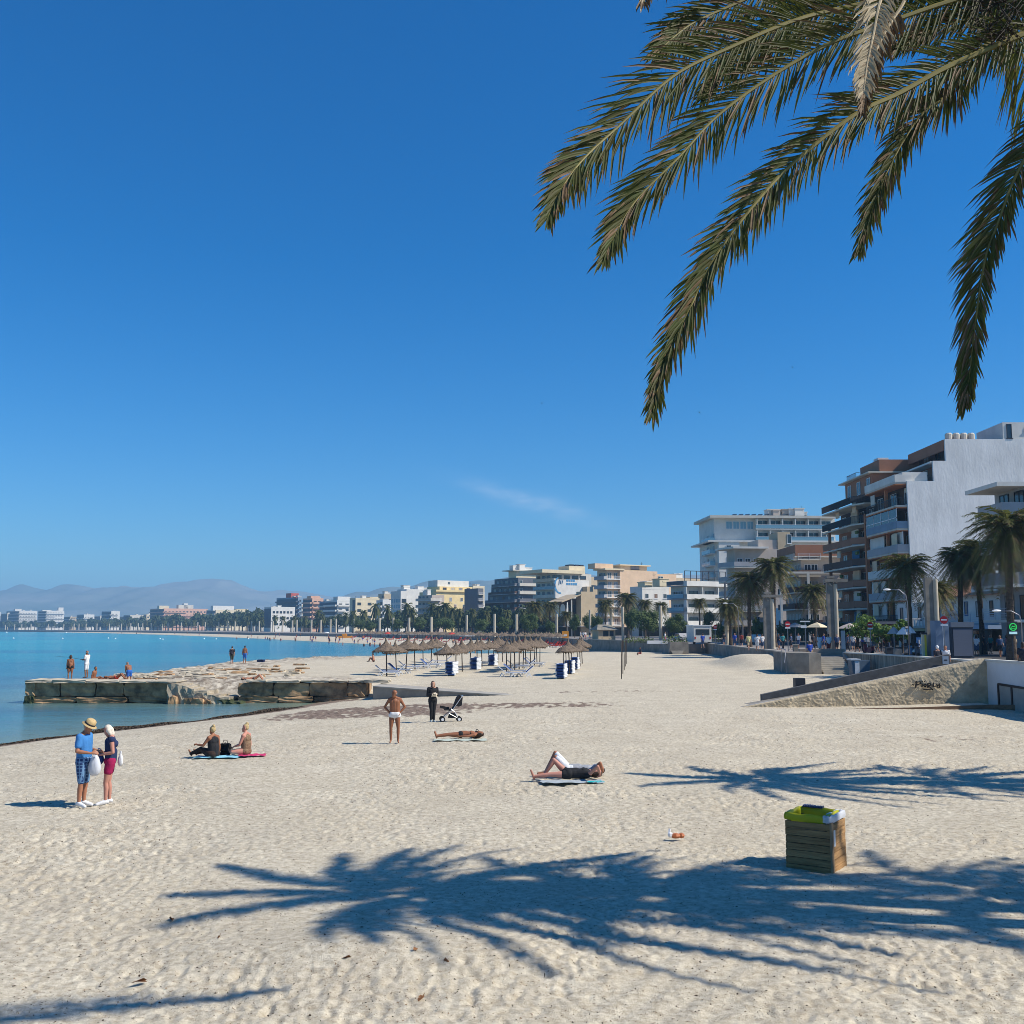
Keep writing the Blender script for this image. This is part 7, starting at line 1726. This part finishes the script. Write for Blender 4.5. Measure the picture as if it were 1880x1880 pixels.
# plastic bag in his hands
bag_at = hm.matrix_basis @ Vector((0,0,0))
hx, hy = p.x, p.y
def bag(name, label, loc, w, d, h, mt, seed=0, handles=True):
    t_ = thing(name, label, 'bag', loc); rr = random.Random(seed); m = MB(); n = 18; rings = []
    for k, (z, s_) in enumerate(((0,.5),(.05,.85),(h*.3,1),(h*.6,.92),(h*.85,.6),(h,.35))):
        rings.append([(w*s_*math.cos(2*math.pi*i/n)*(1+.12*math.sin(i*3.1+k)), d*s_*math.sin(2*math.pi*i/n)*(1+.2*math.sin(i*2.3+k*1.7)), z+rr.uniform(-.01,.01)) for i in range(n)])
    v = [q for r_ in rings for q in r_]; m.add(v, [(k*n+i, k*n+(i+1)%n, (k+1)*n+(i+1)%n, (k+1)*n+i) for k in range(5) for i in range(n)] + [tuple(range(n-1,-1,-1)), tuple(5*n+i for i in range(n))])
    m.build('bag_body', mt, t_, smooth=True)
    if handles: m = MB(); m.tube([(-w*.3,0,h*.97),(-w*.15,0,h*1.2),(w*.15,0,h*1.2),(w*.3,0,h*.97)], .012, 6); m.build('handle', mt, t_)
    return t_
bag('plastic_bag', 'bulging white carrier bag held between the standing couple', (hx+.27, hy-.08, p.z+.66), .125, .09, .42, M_wb, 1)
# woman
J = stand(spread=.08); J['head'] += V3(0,.05,-.03); J['face'] = V3(.1,.8,-.6).normalized(); J['up'] = V3(0,.5,.85).normalized()
for k, s in (('L',-1),('R',1)): J['el'+k] = V3(.23*s,-.05,1.15); J['wr'+k] = V3(.12*s,.20,1.10); J['ha'+k] = V3(.06*s,.27,1.10); J['fin'][k] = V3(-.5*s,.6,-.3)
J['knL'] += V3(0,.06,0); J['anL'] += V3(0,.08,0); J['toL'] += V3(0,.08,0)
p = PG(199, 1477); person('woman with white hair, navy sleeveless top and magenta shorts beside the man in the hat', p, 200, J, SK4, [('top','vest',NVY),('shorts','shorts',fab('magenta',(.30,.01,.07)),.42),('shoes','shoes',WHT)], hair=('bob', WHH), fem=True, scale=.97, voxel=.010)
bag('shoulder_bag', 'small white tote hanging behind the woman in navy', (p.x+.20, p.y+.05, p.z+.80), .055, .04, .26, fab('tote',(.7,.7,.7)), 2)
bag('fabric_bag', 'navy blue bag held in front of the woman in navy', (p.x-.22, p.y-.08, p.z+.85), .11, .07, .28, fab('bagblue',(.02,.05,.20)), 3)
# seated women on towels
def towel(label, px, py, w, d, col, rz=0, loc=None):
    p = loc or PG(px, py); m = MB(); nx, ny = 14, 9; rr = random.Random(int(px))
    v = [((i/nx-.5)*w*.88 + .03*math.sin(j*2.1), (j/ny-.5)*d*.7, .03 + .012*math.sin(i*1.3+j)+rr.uniform(0,.012)) for j in range(ny+1) for i in range(nx+1)]
    m.add(v, [(j*(nx+1)+i, j*(nx+1)+i+1, (j+1)*(nx+1)+i+1, (j+1)*(nx+1)+i) for j in range(ny) for i in range(nx)])
    o = m.build('beach_towel', col, None, p, smooth=True); o.rotation_euler = (0,0,rz); return tag(o, label, 'towel')
def sit_beach(lean=-12, legs='fwd'):
    J = stand(); dz = V3(0,0,-.85)
    for k in J:
        if isinstance(J[k], Vector) and k not in ('face','up'): J[k] = J[k] + dz
    for k, s in (('L',-1),('R',1)):
        J['hp'+k] = V3(.10*s,.02,.10); 
        if legs == 'fwd': J['kn'+k] = V3(.12*s,.42,.22 if s < 0 else .16); J['an'+k] = V3(.10*s,.84,.06); J['to'+k] = V3(.10*s,.93,.16)
        elif legs == 'up': J['kn'+k] = V3(.12*s,.36,.46); J['an'+k] = V3(.11*s,.55,.07); J['to'+k] = V3(.11*s,.72,.03)
        elif legs == 'side': J['kn'+k] = V3(-.28+.06*s,.34+.05*s,.10); J['an'+k] = V3(-.02+.12*s,.62,.06) if False else V3(.16+.1*s,.48,.06); J['to'+k] = V3(.30+.1*s,.52,.05)
        elif legs == 'chair': J['kn'+k] = V3(.12*s,.44,.12); J['an'+k] = V3(.11*s,.46,-.34); J['to'+k] = V3(.11*s,.62,-.38)
    return bend(J, lean)
towel('pale blue beach towel under the woman with the blonde bun', 400, 1391, 1.5, .8, fab('lblue',(.25,.55,.68)))
towel('magenta beach towel beside the woman in the patterned swimsuit', 463, 1388, .9, .7, fab('pinkt',(.55,.04,.14)), .2)
J = sit_beach(6, 'fwd'); J['elL'] = J['shL'] + V3(-.10,.12,-.22); J['wrL'] = J['elL'] + V3(-.02,.22,.02); J['haL'] = J['wrL'] + V3(0,.07,.02)
p = PG(392, 1391); person('woman with blonde bun in a black strapless swimsuit sitting with her back turned', p + V3(0,0,.02), 150, J, SK1, [('swimsuit','suit',BLK),('leggings','trousers',fab('dbrown',(.035,.02,.015)))], hair=('bun', BLD), fem=True, fat=1.15, voxel=.011)
J = sit_beach(4, 'side'); J['elL'] = J['shL'] + V3(-.05,.08,-.26); J['wrL'] = J['elL'] + V3(.06,.2,-.06); J['haL'] = J['wrL'] + V3(.02,.07,-.03); J['face'] = V3(-.5,.85,-.2).normalized()
p = PG(452, 1387); person('woman in a brown patterned swimsuit kneeling on the towel and looking aside', p + V3(0,0,.03), 165, J, SK4, [('swimsuit','suit',LEO)], hair=('bun', BLD), fem=True, fat=1.12, voxel=.011)
p = PG(413, 1386); t_ = thing('beach_bag', 'black square beach bag standing between the two seated women', 'bag', p); m = MB(); rough_block(m, -.14,.14,-.08,.08,.0,.34,3,0,3); m.build('bag_body', BLK, t_); m = MB(); m.tube([(-.08,0,.33),(-.05,0,.44),(.05,0,.44),(.08,0,.33)],.01,6); m.build('handle', BLK, t_)
# man in white briefs
J = stand(spread=.12); bend(J, 6); J['head'] += V3(.02,.05,-.02); J['face'] = V3(.55,.7,-.5).normalized()
for k, s in (('L',-1),('R',1)): J['el'+k] = J['sh'+k] + V3(.16*s,-.05,-.25); J['wr'+k] = V3(.17*s,.05,.99); J['ha'+k] = V3(.12*s,.09,.95); J['fin'][k] = V3(-.5*s,.2,-.6)
p = PG(724, 1364); person('bald tanned man in white briefs standing with hands on his hips', p, -85, J, SK1, [('briefs','brief',WHT)], hair=('ring', GRH), fat=1.15, scale=1.0, voxel=.011)
# woman in black with phone, push-chair
J = stand(spread=.06); J['face'] = V3(0,.85,-.5).normalized(); J['head'] += V3(0,.03,-.02)
for k, s in (('L',-1),('R',1)): J['el'+k] = V3(.22*s,.0,1.14); J['wr'+k] = V3(.10*s,.20,1.18); J['ha'+k] = V3(.04*s,.24,1.20); J['fin'][k] = V3(-.5*s,.3,.3)
p = PG(794, 1326); person('woman all in black with long dark hair holding something white by the push-chair', p, -75, J, SK2, [('jumper','shirt',BLK),('leggings','trousers',BLK),('shoes','shoes',fab('trainers',(.25,.3,.32)))], hair=('long', BRH), fem=True, scale=.95, voxel=.011)
o = MB(); rough_block(o, -.1,.1,-.06,.06,0,.12,8,0,2); q = o.build('paper_bag', fab('cream',(.7,.6,.45)), None, (p.x+.09, p.y-.27, p.z+1.06)); tag(q, 'small cream bundle in the hands of the woman in black', 'bundle')
p = PG(828, 1325); pc_ = thing('pushchair', 'folded-back black and silver pushchair with small wheels on the sand', 'pushchair', p, R(8))
m = MB()
for y in (-.22,.22):
    m.tube([(-.38,y,.12),(.05,y,.5),(.42,y,1.02)], .018, 6); m.tube([(.30,y,.13),(.12,y,.42),(-.02,y,.52)], .018, 6); m.tube([(-.1,y,.35),(.3,y,.13)], .014, 6)
m.tube([(.42,-.22,1.02),(.47,-.22,1.04),(.47,.22,1.04),(.42,.22,1.02)], .018, 6); m.build('frame', mat('silver_tube',(.6,.6,.6),rough=.3,metal=.6,var=0), pc_)
m = MB(); m.obox((-.28,0,.50),(.02,0,.48),.38,.06); m.obox((.0,0,.46),(.34,0,.86),.38,.07); m.obox((-.28,0,.52),(-.26,0,.62),.38,.03); m.build('seat', BLK, pc_)
m = MB(); m.xzprism([(.10,.66),(.22,.98),(.34,1.08),(.46,.98),(.42,.66),(.30,.62)], -.2, .2); m.build('hood', BLK, pc_)
m = MB(); m.xzprism([(-.12,.16),(-.06,.34),(.2,.34),(.24,.16)], -.17, .17); m.build('basket', BLK, pc_)
for x in (-.36,.32):
    for y in (-.22,.22): m = MB(); m.tube([(x,y-.025,.11),(x,y+.025,.11)], .11, 14); m.tube([(x,y-.03,.11),(x,y+.03,.11)], .06, 10, 1); m.build('wheel', [M_tyre, M_wpl], pc_)
# lying figures
def lie(knees=(0,0), arms='side'):
    J = dict(pelvis=V3(0,0,.13), spine=V3(0,.19,.12), chest=V3(0,.40,.13), neck=V3(0,.55,.14), head=V3(0,.68,.15)); J['face'] = V3(0,-.15,1).normalized(); J['up'] = V3(0,1,.15).normalized(); J['front'] = V3(0,0,1)
    for i, (k, s) in enumerate((('L',-1),('R',1))):
        J['sh'+k] = V3(.175*s,.47,.12); J['hp'+k] = V3(.085*s,-.03,.11)
        if knees[i]: J['kn'+k] = V3(.10*s,-.03-.33,.11+.33*knees[i]); J['an'+k] = V3(.10*s,-.36-.25,.06+.0); J['to'+k] = V3(.11*s,-.78,.04)
        else: J['kn'+k] = V3(.11*s,-.45,.12); J['an'+k] = V3(.11*s,-.86,.07); J['to'+k] = V3(.13*s,-.92,.22)
        if arms == 'side': J['el'+k] = V3(.27*s,.22,.08); J['wr'+k] = V3(.26*s,-.02,.08); J['ha'+k] = V3(.25*s,-.09,.07)
        else: J['el'+k] = V3(.36*s,.68,.20 if s < 0 else .34); J['wr'+k] = V3(.14*s,.76,.12); J['ha'+k] = V3(.08*s,.74,.09)
    J['fin'] = {'L': V3(0,-1,-.2), 'R': V3(0,-1,-.2)}
    return J
def pj(*c): return c
towel('thin pale towel beneath the thin sunbather on her back', 845, 1360, 2.0, .7, fab('palegreen',(.45,.5,.42)), .05)
p = PG(846, 1357); person('sunbather in a dark bikini lying on her back with hair over a black bag', p+V3(0,0,.04), 2, lie((0,.0)), SK1, [('bikini_bottom','brief',BLK),('bikini_top','bra',BLK)], hair=('long', BRH), fem=True, scale=.96, voxel=.013)
p = PG(876, 1355); bag('beach_bag', 'black and white patterned bag by the head of the thin sunbather', p, .16,.12,.24, BLK, 8)
towel('pale towel with a turquoise end under the lying couple', 1050, 1437, 1.7, .75, fab('paleblue',(.36,.40,.42)), .03)
towel('crumpled turquoise cloth at the head of the lying couple', 1092, 1438, .45, .3, fab('turq',(.02,.42,.45)), .3)
J = lie((1.0,0), 'head'); p = PG(1052, 1434); person('woman in black shorts and black top lying on her back with one knee raised', p+V3(-.1,.1,.04), 0, J, SK4, [('top','vest',BLK),('shorts','shorts',BLK,.2)], hair=('bob', BRH), fem=True, voxel=.010, scale=1.0)
J = lie((1.25,1.0), 'head'); p2 = p + V3(0,.65,0); person('man in grey shirt and white shorts lying behind the woman in black, knees up', p2+V3(-.02,0,.04), 0, J, SK3, [('tshirt','tee',fab('greyt',(.30,.31,.33))),('shorts','shorts',fab('wshort',(.6,.62,.65)),.9)], hair=('cap', BRH), fat=1.1, voxel=.010, scale=1.04)
# people on the jetty
def JT(px, py): return G(px, py, .55)
J = stand(spread=.11); person('broad woman in black bikini bottoms standing at the jetty end, seen from behind', JT(128, 1249), 105, J, SK1, [('bikini_bottom','brief',BLK,)], hair=('bob', BRH), fem=True, fat=1.3, scale=.93, voxel=.016)
J = stand(spread=.10); J['elL'] = V3(-.22,.05,1.16); J['wrL'] = V3(-.14,.28,1.2); J['haL'] = V3(-.12,.35,1.21); J['elR'] = V3(.22,.05,1.16); J['wrR'] = V3(.1,.28,1.16); J['haR'] = V3(.06,.34,1.16)
p = JT(158, 1245); person('angler in white shirt and white shorts standing on the jetty', p, 165, J, SK1, [('shirt','tee',WHT),('shorts','shorts',WHT,.8)], hair=('ring', GRH), scale=1.06, voxel=.016)
o = MB(); o.tube([(0,0,0),(-.9,-.1,.16),(-1.9,-.2,.24)], [.012,.009,.004], 5); tag(o.build('fishing_rod', M_dark, None, (p.x-.3, p.y+.0, p.z+1.25)), 'thin dark fishing rod held by the angler in white', 'fishing rod')
p = JT(171, 1249); person('tanned man sitting at the jetty edge looking to the beach', p, -10, sit_beach(12, 'fwd'), SK1, [('trunks','brief',BLK)], hair=('cap', BRH), voxel=.018, fingers=False)
towel('red towel on the jetty stones under the lying bather', 205, 1248, 1.7, .7, M_red, 0, JT(205, 1248)); p = JT(213, 1248)
person('bather lying on a red towel on the jetty with knees raised', p+V3(0,0,.03), 178, lie((.8,.8)), SK1, [('bikini_bottom','brief',M_red)], hair=('bob', BRH), fem=True, voxel=.018, fingers=False)
J = stand(); bend(J, 40); p = JT(237, 1250); J['haL'] = J['knL'] + V3(-.02,.08,.05); J['wrL'] = J['haL'] + V3(0,0,.08); J['elL'] = J['shL'].lerp(J['wrL'], .5) + V3(-.05,0,0); J['haR'] = J['knR'] + V3(.02,.08,.05); J['wrR'] = J['haR'] + V3(0,0,.08); J['elR'] = J['shR'].lerp(J['wrR'], .5) + V3(.05,0,0)
TRK = fab('trunks', (.03,.12,.42)); person('tanned man in blue trunks stooping at the jetty edge', p+V3(0,0,-.28), 130, J, SK1, [('trunks','shorts',TRK,.6)], hair=('ring', GRH), fat=1.1, scale=.93, voxel=.018, fingers=False)
J = stand(spread=.08); p = G(425.5, 1220, .45); person('man in black T-shirt with backpack standing on the rocky spit', p, 100, J, SK2, [('tshirt','tee',BLK),('trousers','shorts',fab('olive',(.06,.06,.04)),1.0)], hair=('cap', BRH), voxel=.02, fingers=False)
m = MB(); rough_block(m, -.14,.14,-.08,.06,0,.42,4,0,2); tag(m.build('backpack', fab('bpack',(.03,.03,.04)), None, (p.x+.0, p.y-.2, p.z+1.0)), 'dark backpack worn by the man in the black T-shirt', 'backpack')
J = stand(spread=.10); p = G(449, 1218, .45); person('bare-backed man in bright blue trunks standing on the rocky spit', p, 95, J, SK1, [('trunks','shorts',TRK,.9)], hair=('cap', BRH), voxel=.02, fingers=False)
p = G(479, 1216, .35); m = MB(); rough_block(m, -.35,.35,-.3,.3,0,.28,14,0,3); tag(m.build('rucksack', NVY, None, p), 'dark blue rucksack lying on the rocks behind the man in trunks', 'bag')
p = JT(466, 1251); person('sunbather lying on the second stretch of the jetty with knees up', p+V3(0,0,.02), 180, lie((.9,.9)), SK3, [('trunks','brief',BLK)], hair=('cap', BRH), voxel=.018, fingers=False)
p = PG(686, 1215); person('person in swimwear sitting by the water left of the straw parasols', p, 170, sit_beach(8,'up'), SK3, [('trunks','brief',BLK)], hair=('cap', BRH), voxel=.02, fingers=False)
# walkers and loungers on the promenade (shared bodies, own clothes)
def base_walk(fem, k):
    J = stand(spread=.08); s = 1 if k else -1
    J['knL'] += V3(0,.10*s,0); J['anL'] += V3(0,.20*s,.02); J['toL'] += V3(0,.20*s,.02); J['knR'] += V3(0,.02,0); J['anR'] += V3(0,-.16*s,.03); J['toR'] += V3(0,-.16*s,.0)
    J['wrL'] += V3(0,-.14*s,.02); J['haL'] += V3(0,-.2*s,.03); J['wrR'] += V3(0,.14*s,.03); J['haR'] += V3(0,.18*s,.04); return J
far_base = {}
def far_person(label, x, y, z, deg, fem, k, skin, top, bot, hairm, sc=1.0, topk='tee', botk='shorts'):
    key = (fem, k, topk, botk); t_ = thing('person', label, 'person', (x, y, z), R(deg-90), 'walkers on the promenade' if label.startswith('walker') else None); t_.scale = (sc,)*3
    if key not in far_base:
        J = base_walk(fem, k) if topk != 'sit' else sit_beach(4, 'chair'); c = bodycaps(J, 1.05, fem, False)
        tmp = thing('tmp', None, None); b_ = blob('body', [q for kk in c for q in c[kk]], skin, tmp, .026, 1)
        top_ = blob('shirt', infl(c['belly']+c['chest']+c['shoulder'][:2]+clip_caps(c['uaL'],.7)+clip_caps(c['uaR'],.7), .02), top, tmp, .026, 1)
        bot_ = blob('trousers' if botk == 'trousers' else 'shorts', infl(c['pelvis']+clip_caps(c['thL'], 1 if botk=='trousers' else .8)+clip_caps(c['thR'], 1 if botk=='trousers' else .8)+(c['caL']+c['caR'] if botk=='trousers' else []), .018), bot, tmp, .026, 1)
        h = J['head']; hr_ = blob('hair', [(h+V3(0,-.03,.06), .09, h+V3(0,-.045,-.05 if fem else .01), .085)], hairm, tmp, .026, 1)
        far_base[key] = [(o.name.split('.')[0], o.data) for o in (b_, top_, bot_, hr_)]
        for o in (b_, top_, bot_, hr_, tmp): bpy.data.objects.remove(o)
    for (nm, me_), mt_ in zip(far_base[key], (skin, top, bot, hairm)):
        o = link(nm, me_, t_); o.material_slots[0].link = 'OBJECT'; o.material_slots[0].material = mt_
    return t_
FB = {k: fab('f_'+k, c) for k, c in dict(yel=(.55,.52,.25), wht=(.68,.68,.68), blu=(.03,.07,.35), drk=(.03,.03,.04), red=(.30,.05,.04), jea=(.05,.08,.16), tan=(.38,.30,.2), pnk=(.45,.15,.2), teal=(.05,.25,.25)).items()}
def prom(px, Yd, label, deg, fem, k, top, bot, hair=BRH, sk=SK2, sc=1.0, **kw):
    x = AT(px, 1170, Yd).x; return far_person(label, x, Yd, ZP, deg, fem, k, sk, FB[top], FB[bot], hair, sc, **kw)
prom(1374, 108, 'walker in a pale yellow shirt left of the tall twin column', 100, 0, 0, 'yel', 'tan'); prom(1390, 106, 'walker in white between the yellow shirt and the column', 80, 1, 1, 'wht', 'wht'); prom(1399, 107, 'walker in white top and dark shorts nearest the column', 95, 0, 1, 'wht', 'jea')
prom(1349, 125, 'walker in blue shirt by the shaded palms', 250, 0, 0, 'blu', 'jea'); prom(1361, 128, 'walker in dark red beside the blue-shirted walker', 80, 1, 1, 'red', 'drk')
prom(1504, 94, 'woman in a white dress walking by the head of the steps', 110, 1, 0, 'wht', 'wht', sc=1.02); prom(1521, 93, 'walker in white shirt with reddish bag beside the white dress', 90, 0, 1, 'wht', 'red', sc=1.03); prom(1536, 98, 'walker in violet-grey at the info totem', 260, 0, 0, 'jea', 'drk'); prom(1290, 120, 'walker in blue beside the white van', 100, 0, 1, 'blu', 'jea')
prom(1329, 135, 'dark-clad walker behind the column by the short palm', 90, 0, 0, 'drk', 'jea')
x_, z_ = XZ(1484, 1199, 88); far_person('person in a blue top sitting on the wall block above the sand', x_, 87.5, 1.9, 90, 0, 0, SK2, FB['blu'], FB['tan'], BRH, 1.05, 'sit')
far_person('person in white cap and black top seated on the ramp wall by the double column', XZ(1722,1205,60)[0], 60, ZP+.42, 100, 0, 0, SK3, FB['drk'], FB['jea'], mat('white_cap',(.7,.7,.7),var=0), 1.0, 'sit'); far_person('dark-haired person in a white shirt seated beside the white cap', XZ(1736,1205,60)[0], 60, ZP+.42, 250, 0, 0, SK3, FB['wht'], FB['red'], BRH, 1.0, 'sit')
far_person('woman in a dark patterned dress sitting on the white wall at the picture edge', 22.62, 45.75, 2.44, 50, 1, 0, SK3, FB['drk'], LEO, BRH, .95, 'sit')
CR = [(1556,104,'jea','drk'),(1566,106,'wht','jea'),(1574,101,'drk','drk'),(1584,103,'blu','drk'),(1603,104,'drk','jea'),(1611,99,'jea','tan'),(1617,102,'wht','drk'),(1625,106,'pnk','drk'),(1630,100,'red','jea'),(1640,97,'drk','drk'),(1589,98,'wht','wht'),(1429,110,'drk','jea'),(1437,115,'teal','drk'),(1452,112,'jea','drk'),(1466,118,'wht','jea'),(1493,110,'drk','drk'),(1512,114,'blu','jea'),(1792,86,'wht','jea'),(1806,90,'drk','drk'),(1818,92,'teal','drk'),(1835,84,'jea','drk'),(1848,88,'pnk','jea'),(1780,94,'drk','jea'),(1861,82,'tan','drk')]
where = ['behind the totem','left of the green shrub','under the green shrub','beside the shaded sign post','right of the shaded sign','behind the streaked wall','in the shade under the shrubs','near the terrace umbrellas','beside the scooters','by the street bin','in white behind the stone parapet','right of the tall twin column','beyond the first no-entry sign','beside the signpost','under the cream umbrella','near the double column with floodlights','by the shaggy palm','at the roller-shutter stall','between the slim palm trunks','in front of the shop goods','under the green emblem','by the white house shop','near the stall corner','beside the slim lamp post']
cn_ = {'jea':'grey-blue','drk':'dark','wht':'white','blu':'blue','pnk':'pink','red':'red','teal':'teal','tan':'tan'}
for i, (px, yd, a, b) in enumerate(CR): prom(px, yd, f'walker in a {cn_[a]} shirt {where[i]}', (i*67) % 360, i % 2, (i//2) % 2, a, b, sk=[SK1,SK2,SK3][i%3], botk='trousers' if i % 3 == 0 else 'shorts')
KP = [(1066,212),(1071,214),(1075,211),(1083,210),(1099,208),(1221,168)]
for i, (px, yd) in enumerate(KP): prom(px, yd, f'walker in white, {ORD(i)} of the little group beside the kiosk' if i < 5 else 'person in pink-white standing right of the low white slab seat', i*70, i % 2, i % 2, 'wht' if i != 3 else 'drk', ['wht','jea','pnk'][i%3])
x_, y_ = G(1176, 1203, .25).x, G(1176, 1203, .25).y; far_person('lone person in dark clothes sitting on the far sand before the sea wall', x_, y_, .45, 200, 0, 0, SK1, FB['drk'], FB['red'], BRH, 1, 'sit')
# bathers far along the bay: tiny
rr = random.Random(44); fbm = None
for i in range(85):
    px = rr.uniform(150, 720) if i % 3 else rr.uniform(420, 900)
    yc = np.interp(px, [100,200,300,400,480,590,700,760,850,930], [1160.6,1162.5,1165.3,1169,1172.5,1178,1183.5,1186.5,1191,1195]); py = yc - rr.uniform(.8, 3.5 + (px-150)/130)
    p = G(px, py, .1); 
    if fbm is None:
        J = stand(); c = bodycaps(J, 1.1, False, False); t_ = thing('tmp', None, None); q = blob('far_bather', [x for kk in c for x in c[kk]], SK1, t_, .05, 1); me_ = q.data; bpy.data.objects.remove(q); bpy.data.objects.remove(t_)
        me_.materials.append(FB['blu']); 
        zc_ = np.array([pl.center.z for pl in me_.polygons]); me_.polygons.foreach_set('material_index', ((zc_ > .62) & (zc_ < 1.02)).astype(np.int32)); fbm = me_
    o = link('person', fbm, None, (p.x, p.y, gz(p.x, p.y))); o.rotation_euler = (0,0,rr.uniform(0,6.28)); o.scale = (1.15,1.15,1.0)
    tag(o, 'tiny distant bather standing at the edge of the bay beach', 'person', 'distant bathers on the bay beach')
    if i % 2: o.material_slots[1].link = 'OBJECT'; o.material_slots[1].material = FB[['red','drk','wht','pnk'][i % 4]]
